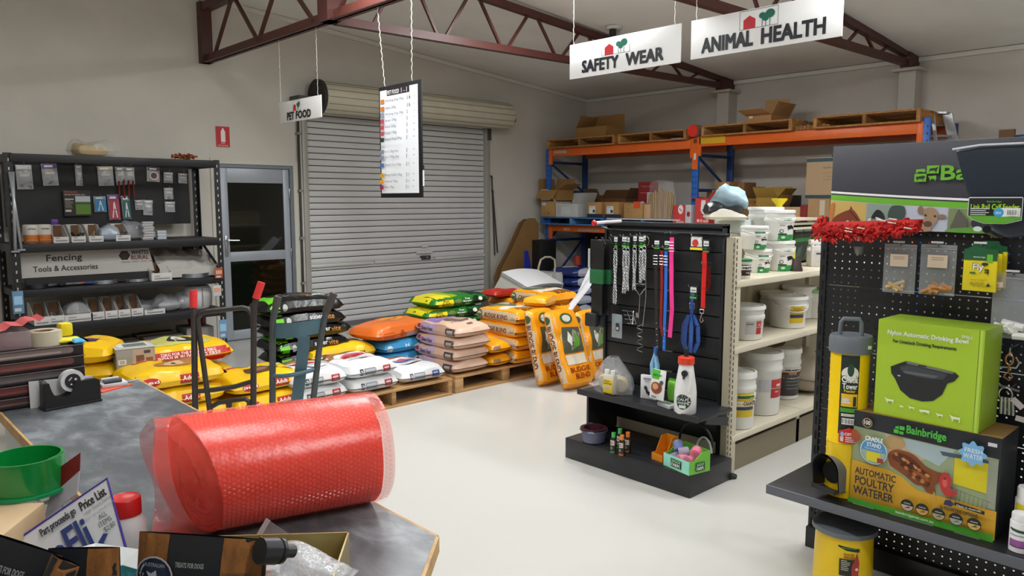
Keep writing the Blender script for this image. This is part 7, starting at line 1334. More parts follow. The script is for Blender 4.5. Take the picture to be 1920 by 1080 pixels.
for k in range(4): m = MB(); m.tube([(0, -.02+.012*k, -.02), (0, -.025+.013*k, -.085)], .006, SV, 8); m.build('clip', t)
m = MB(); m.tube([(0, .004+.022*cos(a), -.01+.026*sin(a)) for a in [2*pi*j/16 for j in range(16)]], .0032, SV, 6, closed=True); m.build('ring', t); m = MB(); m.bar((-.006, -.02, -.02), (-.006, -.055, -.05), .002, .022, M('c8c0c0', .5)); m.build('tag', t); m = MB(); m.bar((-.006, -.035, -.09), (-.006, -.075, -.095), .002, .02, M('c8c0c0', .5)); m.build('tag', t); m = MB(); m.bar((0, .03, .022), (0, -.04, .01), .004, .008, M('6a625e', .5)); m.build('wing', t); m = MB(); m.tube([(0, 0, .0), (PF-3.24, 0, .01)], .003, SV, 6); m.build('peg', t)
# yellow tower feeder
SR = SHZR+.002
p = at(1573, 888, z=SR); TR = .075; t = thing('tower_feeder', 'tall yellow tower poultry feeder with a grey lid and black feeding hood', 'feeder', (3.10, 1.275, SR)); YP_ = M('efc80c', .32); GP = M('6b7178', .4); BP = M('17181b', .35)
m = MB(); m.lathe([(0, 0), (TR, 0), (TR*1.0, .22), (TR*1.0, .225), (TR*1.02, .225), (TR*1.02, .228), (TR, .23), (TR*1.0, .62), (0, .62)], YP_, 40); m.build('tower_body', t); hb_ = m.bvh()
m = MB(); m.lathe([(0, .60), (TR*1.1, .60), (TR*1.12, .605), (TR*1.12, .655), (TR*1.05, .668), (0, .668)], GP, 40); m.build('lid', t)
m = MB(); m.tube([(-.03, .035, .66), (-.03, .032, .72), (-.03, .022, .735), (-.0, -.03, .735), (0, -.038, .72), (0, -.04, .66)], .009, GP, 8); m.build('lid_handle', t)
ua = (V((0, 0, 0))-V((3.10, 1.275, 0))).normalized(); ua = V((-.93, -.0, 0)).normalized(); vv = Z.cross(-ua); ua = V((-.88, .22, 0)).normalized()
sd_ = Z.cross(ua)
# hood: an arched snout leaving the tube
m = MB(); prof = [(.052*cos(a), .095+.052*sin(a)) for a in [pi*j/14 for j in range(15)]]; ring = [(-.052, 0.03)]+[( -x, z) for x, z in prof][::1]+[(.052, .03)]
ring = [(-.052, .035)]+[(.052*-cos(a), .11+.052*sin(a)) for a in [pi*j/14 for j in range(15)]]+[(.052, .035)]
def hood(sc, dz0): return lambda i, j: (lambda k: sd_*(ring[k][0]*sc*(1+.22*j))+Z*(((ring[k][1]-.035)*sc)*(1+.20*j)+.035+.0*j)+ua*(TR*.75+.075*j*(1-.25*(1-(ring[k][1]-.035)/.13))))(min(len(ring)-1, round(i*(len(ring)-1))))
m.grid(hood(1, 0), len(ring)-1, 6, GP); m.grid(hood(.93, 0), len(ring)-1, 6, BP); m.build('feeding_hood', t)
m = MB(); m.grid(lambda i, j: sd_*((i-.5)*.11)+Z*(.03+.022*(1 if j > .6 else 0))+ua*(TR*.7+.08*min(1, j/.6)), 6, 5, BP); m.build('feed_lip', t)
m = MB(); m.lathe([(0, 0), (.045, 0), (.045, .002), (0, .002)], M('08080a', .8), 24, tuple(ua*(TR+.001)+Z*.10), ax=ua); m.build('feed_opening', t)
sg = V((-.72, -.69, 0)).normalized(); u_ = Z.cross(-sg).normalized(); u_ = sg.cross(Z).normalized()*-1
u_ = Z.cross(sg); u_ = u_ if u_.dot(RT) > 0 else -u_; vdir = Z; off_ = -.012
lbw = .064; x0 = -.055; x1 = x0+lbw
art([('r', x0, .27, x1, .595, '1c2a22'), ('e', (x0+x1)/2, .52, .030, .030, 'e8e4d8'), ('e', (x0+x1)/2, .535, .012, .026, '1f4a34'), ('t', 'Chook', x0+.002, .482, x1-.002, .512, '1c3a28', True), ('t', 'Chook', x0+.004, .484, x1-.004, .510, 'f4f4ec', True), ('t', 'Tower', x0+.006, .458, x1-.006, .48, 'f4f4ec', True), ('t', 'Feeder', x0+.012, .444, x1-.012, .456, 'e8c41c', True), ('r', x0+.004, .385, x1-.004, .438, 'e8b81c'), ('r', x0+.008, .405, x0+.03, .42, 'd8d4c8'), ('r', x0+.044, .388, x0+.056, .428, '1c2a22'), ('r', x0+.006, .40, x0+.035, .404, 'f0ece0'), ('r', x0+.002, .362, x1-.002, .38, '48982c'), ('r', x0+.006, .345, x1-.006, .356, 'e8e4d8'), ('t', '47cm x 15cm', x0+.01, .347, x1-.01, .354, '3a3a34')]+[tuple(i) for i in barcode(x0+.008, .312, x1-.006, .338, 14)]+
    [('p', [(x0, .236), (x1, .236), (x1, .285), ((x0+x1)/2, .302), (x0, .285)], 'c8241c'), ('t', 'OFFER', x0+.018, .268, x1-.004, .28, 'f4f0ec', True), ('e', x0+.01, .272, .006, .01, '8ab0d8'), ('r', x0+.004, .242, x0+.014, .262, 'e8c8c0'), ('r', x0+.02, .258, x1-.006, .263, 'f0d8d4'), ('r', x0+.02, .250, x1-.01, .254, 'f0d8d4'), ('r', x0+.02, .242, x1-.006, .246, 'f0d8d4')], t, (0, 0, 0), u_, Z, bvh=hb_, step=.008, off=.0008, dist=.3, name='label')
art([('r', .030, .622, .052, .636, 'd0d4c0')], t, (0, 0, 0), u_, Z, bvh=None, off=TR*1.0)
# boxes: poultry waterer below, drinking bowl above
wx = 3.05; wl, wh, wd = .505, .245, .21
pA, pB = at(1594, 932, z=SR), at(1868, 1002, z=SR)
fx_ = 3.04; ya, yb_ = at(1594, 932, x=fx_).y, at(1866, 1000, x=fx_).y; wl = ya-yb_; t = thing('waterer_box', 'large yellow and black box reading AUTOMATIC POULTRY WATERER with a hen photo', 'box', (fx_, ya, SR)); zt1 = at(1608, 770, x=fx_).z-SR; H = zt1
wd = .22; m = MB(); m.box((0, -wl, 0), (wd, 0, H), M('22252a', .4), .002); m.build('box_body', t); q = lambda a, b: (a*wl, b*H)
def PP(*pts): return [q(*p) for p in pts]
it = [('p', PP((.0, 0), (1, 0), (1, 1), (0, 1)), '20242a'), ('p', PP((0, .05), (.99, .05), (.99, .80), (0, .83)), '98a57e'), ('p', PP((.24, .55), (.30, .45), (.55, .66), (.52, .80), (.24, .815)), 'c4b28c'), ('p', PP((.40, .70), (.62, .60), (.72, .80), (.36, .81)), 'a9bcc0'), ('s', PP((.26, .80), (.36, .81), (.38, .72), (.30, .66), (.24, .70)), 'b89868'),
      ('p', PP((.72, .46), (.93, .44), (.93, .745), (.72, .74)), 'dccc1c'), ('p', PP((.62, .76), (.95, .77), (.95, .74), (.64, .72)), '4c5a6a'), ('p', PP((.93, .3), (.99, .3), (.99, .78), (.93, .78)), '9aa08c'),
      ('p', PP((.0, .0), (1, 0), (1.0, .29), (.8, .30), (.62, .30), (.50, .30), (.44, .34), (.38, .40), (.28, .44), (.14, .445), (0, .46)), 'd8a42c'),
      ('s', PP((.27, .60), (.30, .66), (.355, .68), (.45, .66), (.535, .57), (.617, .54), (.685, .55), (.69, .50), (.64, .455), (.605, .40), (.61, .33), (.59, .30), (.55, .31), (.52, .36), (.47, .36), (.40, .42), (.34, .46), (.285, .50)), '86461f'),
      ('s', PP((.30, .62), (.36, .65), (.44, .62), (.50, .55), (.46, .50), (.38, .54), (.31, .56)), '5f2d14'), ('s', PP((.40, .50), (.48, .50), (.55, .47), (.56, .40), (.50, .38), (.44, .43)), 'a0592a'),
      *[('s', PP((.31+.028*k, .635-.018*k+.016*(k % 2)), (.33+.028*k, .645-.018*k), (.345+.028*k, .62-.018*k), (.325+.028*k, .61-.018*k)), ['b87440', '4a2410', 'c48c54'][k % 3]) for k in range(9)], *[('s', PP((.36+.03*k, .54-.022*k), (.38+.03*k, .55-.022*k), (.39+.03*k, .52-.022*k), (.37+.03*k, .515-.022*k)), ['4f2611', 'b8703c'][k % 2]) for k in range(7)], *[('s', PP((.42+.03*k, .45-.01*k), (.435+.03*k, .46-.01*k), (.445+.03*k, .43-.01*k), (.425+.03*k, .43-.01*k)), ['6a3418', 'c08048'][k % 2]) for k in range(5)],
      ('p', PP((.60, .33), (.605, .27), (.615, .27), (.61, .34)), 'c89a50'), ('s', PP((.635, .49), (.66, .56), (.69, .55), (.715, .50), (.71, .42), (.76, .39), (.73, .34), (.68, .33), (.645, .40)), 'c03634'), ('s', PP((.655, .47), (.68, .50), (.69, .44), (.67, .41)), 'd8605a'), ('e', *q(.672, .50), .003, .003, '181010'), ('s', PP((.0, .70), (.05, .68), (.07, .74), (.03, .80), (0, .79)), 'a04a28'),
      ('e', *q(.17, .61), .052, .052, 'dfe8ee'), ('e', *q(.17, .61), .049, .049, '4f94c4'), ('p', [(q(.17, .61)[0]+.046*cos(a), q(.17, .61)[1]+.046*sin(a)) for a in [pi+pi*j/14 for j in range(15)]], 'a0b098'), ('p', PP((.12, .50), (.22, .50), (.22, .60), (.12, .60)), 'dccc2c'), ('p', PP((.20, .5), (.25, .5), (.24, .55), (.20, .55)), 'a03c24'),
      ('t', 'CRADLE', *q(.105, .715), *q(.235, .765), 'f4f6f4', True), ('t', 'STAND', *q(.12, .655), *q(.225, .70), 'f4f6f4', True), ('t', 'SOLD SEPARATELY', *q(.105, .625), *q(.235, .642), 'e0e8f0'),
      ('e', *q(.115, .905), .019, .019, 'c8a060'), ('e', *q(.115, .905), .016, .016, '1c1c1c'), ('t', '100', *q(.092, .885), *q(.138, .93), 'f0f0ec', True),
      ('t', 'Bainbridge', *q(.40, .86), *q(.665, .965), '4cb83c', True), ('p', PP((.31, .86), (.345, .86), (.345, .90), (.31, .90)), '4cb83c'), ('p', PP((.35, .905), (.385, .905), (.385, .945), (.35, .945)), '4cb83c'), ('p', PP((.32, .91), (.345, .91), (.345, .94), (.32, .93)), '4cb83c'), ('p', PP((.352, .86), (.38, .86), (.38, .89), (.35, .89)), '4cb83c'),
      ('t', 'AUTOMATIC', *q(.045, .335), *q(.345, .405), '26262a', True), ('t', 'POULTRY', *q(.05, .225), *q(.335, .31), '26262a', True), ('t', 'WATERER', *q(.04, .115), *q(.335, .20), '26262a', True),
      ('p', PP((0, 0), (1, 0), (1, .075), (0, .055)), '4ca42c'), ('t', 'bainbridgevet.com.au', *q(.36, .014), *q(.62, .05), 'dff0d4', True), ('r', *q(.32, -.012), *q(.62, -.002), 'c8ccc4'), ('r', *q(.04, -.008), *q(.2, -.001), 'c8ccc4'), ('r', *q(.76, -.012), *q(.92, -.002), 'c8ccc4'),
      ('p', [(q(.84, .86)[0]+(.041+.006*cos(8*a))*cos(a), q(.84, .82)[1]+(.041+.006*cos(8*a))*sin(a)) for a in [2*pi*j/64 for j in range(64)]], '7cb4e0'), ('t', 'FRESH', *q(.79, .83), *q(.90, .87), 'dcecf8', True), ('t', 'WATER', *q(.785, .77), *q(.905, .815), 'dcecf8', True), ('r', *q(.93, .93), *q(.985, .965), 'd8d4d8'),
      ('p', PP((.68, .25), (.73, .245), (.75, .28), (.72, .31), (.69, .30)), '2a2c5c'), ('p', PP((.75, .27), (.94, .25), (.94, .285), (.75, .305)), '1c1c1e'), ('t', 'Made in Australia', *q(.765, .268), *q(.92, .285), 'e8e8e8', True), ('t', '3x MOUNTING OPTIONS', *q(.66, .20), *q(.90, .235), '3c3420', True)]
for k, cx in enumerate((.44, .545, .655, .77, .885)):
    c = q(cx, .14); it += [('e', c[0], c[1], .0235, .0235, '1c1c1c'), ('p', [(c[0]+.021*cos(a), c[1]+.021*sin(a)) for a in [pi+pi*j/10 for j in range(11)]], ['c8b8a8', 'd8a850', 'b0a878', 'a8b0a0', 'd8b060'][k]), ('r', c[0]-.012, c[1]+.006, c[0]+.012, c[1]+.010, 'a8a8a4'), ('p', [(c[0]-.01, c[1]-.012), (c[0]+.012, c[1]-.008), (c[0]+.006, c[1]-.002)], ['6a3020', '8a6030', '5c6a58', '787c70', '3c5a2c'][k])]
for k in range(9): it.append(('l', [q(.73+.028*k, .32), q(.735+.028*k, .45-.006*k)], .0012, '4c5448'))
it.append(('l', [q(.72, .45), q(.98, .40)], .0014, '4c5448'))
art(it, t, (-.0008, 0, 0), -Y, Z, name='print', off=.0003); art([('p', [(0, 0), (wd, 0), (wd, wl), (0, wl)], '8a6a3c'), ('p', [(.04, .1), (wd*.8, .1), (wd*.8, .2), (.04, .22)], '6a5230')], t, (0, -wl, H+.0006), X, Y, name='top_print', off=.0003)
gx = 3.055; gz = SR+H+.002; ga, gb = at(1638, 778, x=gx).y, at(1836, 806, x=gx).y; gl = ga-gb; gh = at(1650, 598, x=gx).z-gz
t = thing('drinking_bowl_box', 'lime green box reading Nylon Automatic Drinking Bowl with a black bowl picture', 'box', (gx, ga, gz), R(-1.5)); m = MB(); m.box((0, -gl, 0), (.2, 0, gh), M('8fae2c', .4), .002); m.build('box_body', t); q = lambda a, b: (a*gl, b*gh)
it = [('p', PP((0, 0), (1, 0), (1, 1), (0, 1)), 'a4c42c'), ('l', [q(.955, .0), q(.955, 1)], .0012, '2c3c18'), ('r', *q(.96, 0), *q(.985, 1), 'b4d450'), ('t', 'Nylon Automatic Drinking Bowl', *q(.10, .84), *q(.86, .90), 'f0f4e8', True), ('t', 'SMALL', *q(.80, .905), *q(.90, .935), 'e8f0d8', True), ('t', 'For Livestock Drinking Requirements', *q(.16, .765), *q(.76, .81), '2a341c', True),
      ('p', PP((.15, .52), (.24, .57), (.30, .60), (.76, .56), (.80, .53), (.76, .47), (.70, .44), (.66, .32), (.58, .24), (.48, .215), (.36, .225), (.26, .29), (.20, .40), (.16, .45)), '1e2022'), ('p', PP((.24, .53), (.32, .565), (.70, .535), (.66, .47), (.50, .455), (.28, .47)), '3c4044'), ('p', PP((.28, .50), (.62, .50), (.58, .47), (.3, .475)), '5c6064'), ('p', PP((.30, .60), (.76, .56), (.74, .54), (.31, .575)), '6a6c6c'), ('r', *q(.42, .568), *q(.50, .582), '1a1a1c'), ('e', *q(.24, .44), .006, .003, 'b0b4b8')]
def beast(cx, cy, s, kind):
    b = [(-1, 0), (-.85, .25), (-1.15, .6), (-1.0, .8), (-.7, .55), (.6, .5), (.9, .7), (.8, .3), (.75, -.5), (.6, -.5), (.55, 0), (-.4, -.05), (-.5, -.5), (-.65, -.5), (-.7, 0)]
    if kind == 1: b = [(-.9, -.3), (-.8, .1), (-.6, .3), (-.5, .8), (-.35, .4), (.4, .3), (.7, 0), (.6, -.3)]
    if kind == 3: b = [(-1.1, 0), (-.9, .35), (.7, .45), (1.1, .3), (.9, -.05), (.8, -.5), (.6, -.1), (-.5, -.1), (-.6, -.5), (-.8, -.1)]
    return ('s', [(cx+x*s, cy+y*s) for x, y in b], 'e4ecc8')
for k, (cx, cy, s) in enumerate(((.165, .155, .017), (.285, .125, .009), (.385, .125, .011), (.51, .115, .017), (.655, .105, .012), (.80, .10, .018))): c = q(cx, cy); it.append(beast(c[0], c[1], s, k))
art(it, t, (-.0008, 0, 0), -Y, Z, name='print', off=.0003)
# large grey-blue hopper at the top right
hx_ = 2.62; hp = at(1870, 300, x=hx_); t = thing('calf_feeder_hopper', 'large dark blue-grey plastic calf feeder hopper hanging at the top right', 'feeder', (hx_+.0, 0, 0)); HB_ = M('1f2a36', .38)
f = lambda a, b: (lambda p: (-p.y, p.z))(at(a, b, x=hx_)); pts = [f(1789, 280), f(1838, 272), f(1990, 266), f(2030, 300), f(2010, 390), f(1950, 440), f(1885, 447), f(1862, 432), f(1846, 410), f(1815, 372), f(1802, 330)]
m = MB(); m.prism(pts, .14, HB_, (0, 0, 0), -Y, Z); m.v = m.v; b_ = m; bb = bmesh.new(); vs_ = [bb.verts.new(p) for p in m.v]; [bb.faces.new([vs_[i] for i in fc]) for fc in m.f]; bb.normal_update()
ed_ = [e for e in bb.edges if len(e.link_faces) == 2 and e.calc_face_angle(0) > .3]; bmesh.ops.bevel(bb, geom=ed_, offset=.012, segments=3, profile=.5, affect='EDGES'); bb.verts.index_update(); m = MB(); m.add([v.co.copy() for v in bb.verts], [[q_.index for q_ in fc.verts] for fc in bb.faces], HB_, True); bb.free(); m.build('hopper_body', t)
rim = [at(1786, 280, x=hx_-.008), at(1838, 272, x=hx_-.008), at(1990, 265, x=hx_-.008)]; rim = [p-V((hx_, 0, 0)) for p in rim]; m = MB(); m.tube(rim, .0035, M('c8ccd0', .3), 6); m.build('rim', t)
lp = at(1817, 385, x=hx_-.004); rp_ = at(1920, 378, x=hx_-.004); lw_ = lp.y-rp_.y; lh = .065; LB = [('p', [(.0, .012), (.012, 0), (.045, -.012), (lw_-.04, -.012), (lw_, 0), (lw_, lh), (lw_-.003, lh+.003), (.003, lh+.003), (0, lh)], 'd0d4d4'), ('p', [(.002, .012), (.014, .002), (.046, -.010), (lw_-.04, -.010), (lw_-.002, .002), (lw_-.002, lh), (.002, lh)], '16181a'), ('t', 'Bainbridge', lw_*.35, lh-.014, lw_*.62, lh-.008, '4cb83c', True), ('t', 'Link Rail Calf Feeder', .008, lh-.034, lw_-.008, lh-.018, 'a8d42c', True), ('p', [(.002, .012), (lw_-.002, .012), (lw_-.002, .003), (lw_-.04, -.010), (.046, -.010), (.014, .002)], '5ca42c'), ('r', lw_*.6, .010, lw_-.004, .036, 'e0e4e0'), ('e', lw_*.58, .022, .0135, .0135, '3a9ad0'), ('t', 'FEEDER', lw_*.53, .018, lw_*.63, .024, 'd8e8f4', True)]+[('r', .008, .014+.006*k, .05+.008*(k % 2), .017+.006*k, 'b8bcbc') for k in range(4)]
it = LB+[tuple(i) for i in barcode(lw_*.74, .012, lw_*.93, .032, 12)]
art(it, t, tuple(V((-.012, lp.y, lp.z-.055+.012))), -Y, Z, name='label', off=.001)
m = MB(); m.tube([at(1850, 430, x=hx_+.07)-V((hx_, 0, 0)), at(1868, 440, x=3.0)-V((hx_, 0, 0)), (PF-hx_, at(1868, 440, x=3.0).y, at(1868, 440, x=3.0).z)], .012, BP, 10); m.build('mount_arm', t)
# tubs at the right edge of the shelf
for px, r_, h_, col, lidc, lb, it in ((1935, .045, .20, 'dcd8d0', 'eceae8', 'tall white tub with a yellow label at the right edge of the shelf', [('r', -.045, .05, .045, .15, 'd8c81c'), ('t', 'Pe', -.042, .075, -.02, .095, '2c8a8c', True), ('r', -.045, .16, .045, .167, '7a2430')]), (1922, .034, .13, 'e6e4e6', 'e8e6e6', 'small white bottle with a purple label in front at the right edge of the shelf', [('r', -.035, .022, .035, .045, '9c5a9c'), ('r', -.035, .018, .035, .022, '6a3a7a'), ('p', [(-.035, .085), (.035, .08), (.035, .07), (-.02, .075)], '1f4a34'), ('r', -.025, .06, .02, .063, '8a8a90')])):
    y_ = at(px, 900, x=3.10 if px > 1925 else 3.02).y; x_ = 3.10 if px > 1925 else 3.02
    t = thing('supplement_tub', lb, 'tub', (x_, y_, SR)); m = MB(); m.lathe([(0, 0), (r_, 0), (r_, h_*.8), (r_*.95, h_*.82), (0, h_*.82)], M(col, .4), 30); m.build('tub_body', t); m2 = MB(); m2.lathe([(0, h_*.81), (r_*.9, h_*.81), (r_*.9, h_), (r_*.85, h_+.004), (0, h_+.004)], M(lidc, .4), 30); m2.build('lid', t); art(it, t, (-r_*1.2, .0, 0), -Y, Z, bvh=m.bvh(), step=.01, off=.0008, dist=.01)
# yellow feeder on the base deck below
p = at(1581, 1070, x=3.04); t = thing('poultry_feeder', 'yellow poultry feeder bucket with a grey disc lid below the shelf', 'feeder', (3.10, 1.262, .0)); h_ = .257
m = MB(); m.lathe([(0, 0), (.115, 0), (.118, .01), (.112, h_), (0, h_)], YP_, 40); m.build('bucket_body', t); hb_ = m.bvh(); m = MB(); m.lathe([(0, h_-.005), (.120, h_-.005), (.128, h_), (.126, h_+.018), (.10, h_+.03), (0, h_+.036)], GP, 40); m.build('lid', t)
art([('p', [(-.06, .125), (0.02, .115), (.02, .10), (-.03, .105), (-.06, .118)], '1c2a22'), ('t', 'Bainbridge', -.045, .112, .008, .119, '4cb83c', True), ('t', 'POULTRY', -.04, .085, .0, .094, '8a3a24', True), ('t', 'FEEDER', -.04, .073, .0, .082, '8a3a24', True), ('r', -.055, .0, .015, .07, '2a2c22'), ('p', [(-.01, .04), (.01, .1), (.02, .06), (.018, .0), (-.01, .0)], 'b03a34'), ('e', .01, .03, .006, .006, 'e8e0d8')]+lines(-.05, .02, -.015, .065, 6, 'b8b8a8'), t, (0, 0, .10), u_, Z, bvh=hb_, step=.012, off=.0012, dist=.4)
# ---------------- pallet racking along the right wall
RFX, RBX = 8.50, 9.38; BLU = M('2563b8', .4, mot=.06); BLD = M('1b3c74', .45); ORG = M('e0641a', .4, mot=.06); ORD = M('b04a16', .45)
rk = thing('pallet_racking', 'blue and orange pallet racking along the right wall', 'racking', (RFX, 0, 0)); RD = RBX-RFX; RY = (8.24, 5.60, 2.86); RH = (2.40, 2.42, 2.46)
for k, y in enumerate(RY):
    for x in (0, RD):
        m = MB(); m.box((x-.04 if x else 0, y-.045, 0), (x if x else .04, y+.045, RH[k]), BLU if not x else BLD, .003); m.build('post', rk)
    m = MB()
    for j in range(30): [m.box((-.0012, y+s*.022-.006, .2+.075*j-.012), (-.0, y+s*.022+.006, .2+.075*j+.012), M('123258', .6)) for s in (-1, 1)]
    m.build('slot_row', rk, kind='stuff')
    for z in (.3, 1.0, 1.75, 2.2): m = MB(); m.box((.03, y-.012, z-.02), (RD-.03, y+.012, z+.02), BLD); m.build('brace', rk)
    for z0, z1 in ((.3, 1.0), (1.0, 1.75), (2.2, 1.75)): m = MB(); m.bar((.04, y, z0), (RD-.04, y, z1), .02, .03, BLD); m.build('brace', rk)
for (ya, yb), (za, zb) in zip(((8.19, 5.65), (5.55, 2.91)), ((2.40, 1.25), (2.42, 1.20))):
    for z, hh in ((za, .115), (zb, .10)):
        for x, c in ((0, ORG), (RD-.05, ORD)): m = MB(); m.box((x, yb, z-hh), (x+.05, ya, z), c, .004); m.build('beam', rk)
        for yy in (ya, yb): m = MB(); m.box((-.004, min(yy, yy+(.055 if yy > 5 and yy == ya else -.055)) if 0 else yy-.03, z-hh-.12), (.03, yy+.03, z+.01), ORG, .003); m.build('beam_bracket', rk)
# orange connector plate and yellow end at the middle post
m = MB(); m.box((-.006, 5.56, 2.02), (-.0, 5.64, 2.42), ORG); m.build('connector_plate', rk); m = MB(); m.box((-.008, 5.585, 2.14), (-.006, 5.615, 2.22), M('d8d8d0', .4)); m.build('load_tag', rk)
m = MB(); m.box((-.004, 5.17, 2.335), (.0, 5.54, 2.42), M('d8a81c', .5)); m.build('yellow_tape', rk); m = MB(); m.box((-.003, 7.85, 2.325), (.0, 8.12, 2.37), M('b8a890', .6)); m.build('brown_tape', rk)
art([('t', '88', 0, 0, .05, .05, '1c1a18', True)], rk, (-.0065, 5.625, 2.35), -Y, Z, name='number')
for y0, y1, z in ((7.9, 7.78, 1.17), (7.6, 7.2, 1.17)):
    m = MB(); m.box((-.003, y1, z), (.0, y0, z+.035), M('b89c88', .5)); m.build('shelf_label', rk)
art([('t', 'SAFETY FIRST', 0, 0, .36, .02, '5a3a2c')], rk, (-.0045, 7.58, 1.178), -Y, Z, name='lettering')
# pallets on the top level
TW2 = [wood('a8743c', sx=(14, 1, 14)), wood('b8844a', sx=(14, 1, 14)), wood('8f6232', sx=(14, 1, 14))]
for px0, px1, z, lb in ((1023, 1150, 2.402, 'wooden pallet at the left end of the racking top, under a carton'), (1156, 1284, 2.402, 'wooden pallet on the racking top, second from the left'), (1312, 1482, 2.422, 'wooden pallet under the open carton on the racking top'), (1521, 1722, 2.422, 'wooden pallet at the right end of the racking top')):
    ya, yb = at(px0, 270, x=8.42).y, at(px1, 250, x=8.42).y
    pallet(lb, 8.44, ya, z, -pi/2, L=ya-yb, W=1.0, group='pallets on the racking', cols=TW2, H=.135)
for k in range(9): m = MB(); m.box((8.50, 3.86+.045*k, 2.424), (9.3, 3.90+.045*k, 2.47+.01*(k % 2)), TW2[2]); tag(m.build('timber_batten'), 'rough brown timber batten on the racking top, %s from the right pallet' % ['first', 'second', 'third', 'fourth', 'fifth', 'sixth', 'seventh', 'eighth', 'ninth'][k], 'timber', 'timber battens on the racking')
def wbox(lb, px0, px1, pyt, zb, xp=8.50, depth=.35, col='b58a56', flaps=None, items=(), ix=(), group=None, tape=True, name='cardboard_box', rz=0):
    ya, yb = at(px0, pyt, x=xp).y, at(px1, pyt, x=xp).y; zt = at((px0+px1)/2, pyt, x=xp).z; L = ya-yb
    return carton(lb, (xp+depth/2, (ya+yb)/2, zb), -pi/2+rz, L, depth, max(.02, zt-zb), M(col, .75, mot=.06, ms=5), flaps=flaps, items=[tuple(i) for i in items], group=group, tape=tape, name=name)
TP = 2.54
wbox('brown carton with raised flaps on the left pallet of the racking top', 1080, 1138, 238, TP, 8.6, .4, 'a47a44', flaps=(172, 0, -28, 172))
wbox('open tan carton with tall flaps and a white sticker on the racking top', 1399, 1446, 216, TP+.02, 8.55, .45, 'b58a58', flaps=(76, 0, None, 28), items=[('r', .04, .05, .09, .14, 'd8dce0'), ('e', .07, .12, .008, .01, '303030')])
t = thing('marker_drum', 'cylinder with a bright red end lying on the racking over the middle post', 'cylinder', (8.42, 5.60, 2.505)); m = MB(); m.lathe([(0, 0), (.075, 0), (.08, .006), (.08, .012)], M('e03020', .4), 28, ax=(1, 0, 0)); m.build('red_end', t); m = MB(); m.lathe([(.078, .01), (.078, .42), (0, .42)], M('8c8078', .6), 28, ax=(1, 0, 0)); m.build('tube_body', t)
m = MB(); m.box((8.45, 5.78, 2.402), (8.6, 5.95, 2.43), M('a8b8d8', .4), .006); tag(m.build('white_clip'), 'small pale blue packet on the beam left of the red-ended cylinder', 'packet')
# second level, left bay: blue pallet platforms and cartons
BP2 = [M('3d70a8', .5), M('2f5c8e', .5), M('5a8cc0', .5)]
pallet('blue pallet on the lower rack level at the left end', 8.40, 8.30, 1.252, -pi/2, L=1.25, W=.9, group='blue pallets on the lower rack level', cols=BP2, H=.12)
pallet('white-edged blue pallet on the lower rack level behind the display stand', 8.40, 6.98, 1.252, -pi/2, L=1.25, W=.9, group='blue pallets on the lower rack level', cols=[M('c8ccd4', .5), BP2[1], BP2[0]], H=.12)
L2_ = 1.374; lab = [('r', .05, .05, .13, .13, 'dcdcdc'), ('r', .10, .06, .125, .085, '3a3a3a')]
wbox('tan carton with a small white label at the left end of the lower rack level', 1014, 1040, 377, L2_, 8.42, .4, 'b08a54', items=[('r', .03, .17, .12, .21, 'c8c8c8'), ('e', .17, .05, .012, .014, '3a3028')])
wbox('open carton with a white panel stacked at the left end of the lower rack level', 1013, 1046, 356, L2_+.245, 8.45, .35, 'a07844', flaps=(140, 10, 10, 60), items=[('p', [(.02, .0), (.22, .0), (.17, .17), (.02, .17)], 'd8dada')])
wbox('pale worn carton beside the leftmost cartons on the lower rack level', 1042, 1084, 382, L2_, 8.42, .35, 'c2c4c2', flaps=(None, 20, 40, 25), items=[('r', .02, .02, .1, .17, 'b4b6b6'), ('r', .12, .04, .3, .15, 'ccd0ce')])
wbox('large dark brown carton behind the small cartons on the lower rack level', 1058, 1100, 366, L2_, 8.85, .4, '7a5430')
for a, b, lb in ((1101, 1127, 'tan carton in a navy tray with a white label, left one'), (1134, 1160, 'tan carton in a navy tray with a white label, right one')):
    wbox(lb, a, b, 379, L2_+.0, 8.44, .45, 'b08650', items=[('r', 0, 0, .30, .05, '1f2c44'), ('r', .04, .055, .16, .165, 'dedede'), ('r', .11, .07, .15, .11, '303238'), ('t', 'HANDLE', .05, .14, .11, .155, '6a6a6a')], group='cartons in navy trays')
wbox('dark brown carton, long one behind the navy tray cartons', 1100, 1172, 372, L2_, 8.95, .35, '6a4828', flaps=(None, 40, 30, 30))
wbox('tan carton with an orange sticker on the lower rack level', 1170, 1205, 381, L2_-.0, 8.42, .38, 'b08a54', items=[('r', .17, .14, .28, .23, 'd8502a'), ('r', .04, .18, .12, .188, '8a6a44'), ('r', .04, .13, .10, .138, '8a6a44'), ('r', .04, .08, .09, .088, '8a6a44')])
wbox('narrow white and orange carton beside the one with the orange sticker', 1207, 1219, 383, L2_, 8.42, .3, 'c8a078')
m = MB(); ya, yb = at(1197, 342, x=8.9).y, at(1232, 342, x=8.9).y; z0, z1 = L2_, at(1215, 341, x=8.9).z; m.box((8.9, yb, z0), (8.93, ya, z1), M('8c2024', .5)); t = m.build('red_poster_card'); tag(t, 'dark red card with white shoe prints standing at the back of the rack level', 'card'); art([('t', 'WORK SOCKS', .05, (z1-z0)*.85, .25, (z1-z0)*.9, 'c89090'), ('r', .04, (z1-z0)*.68, .16, (z1-z0)*.71, 'b86060'), ('e', .08, (z1-z0)*.4, .04, .03, 'd8d0d0'), ('r', .16, .18, .26, .36, 'c8d0d8'), ('r', .19, .18, .22, .33, '3a4a6a')], t, (8.899, ya, z0), -Y, Z)
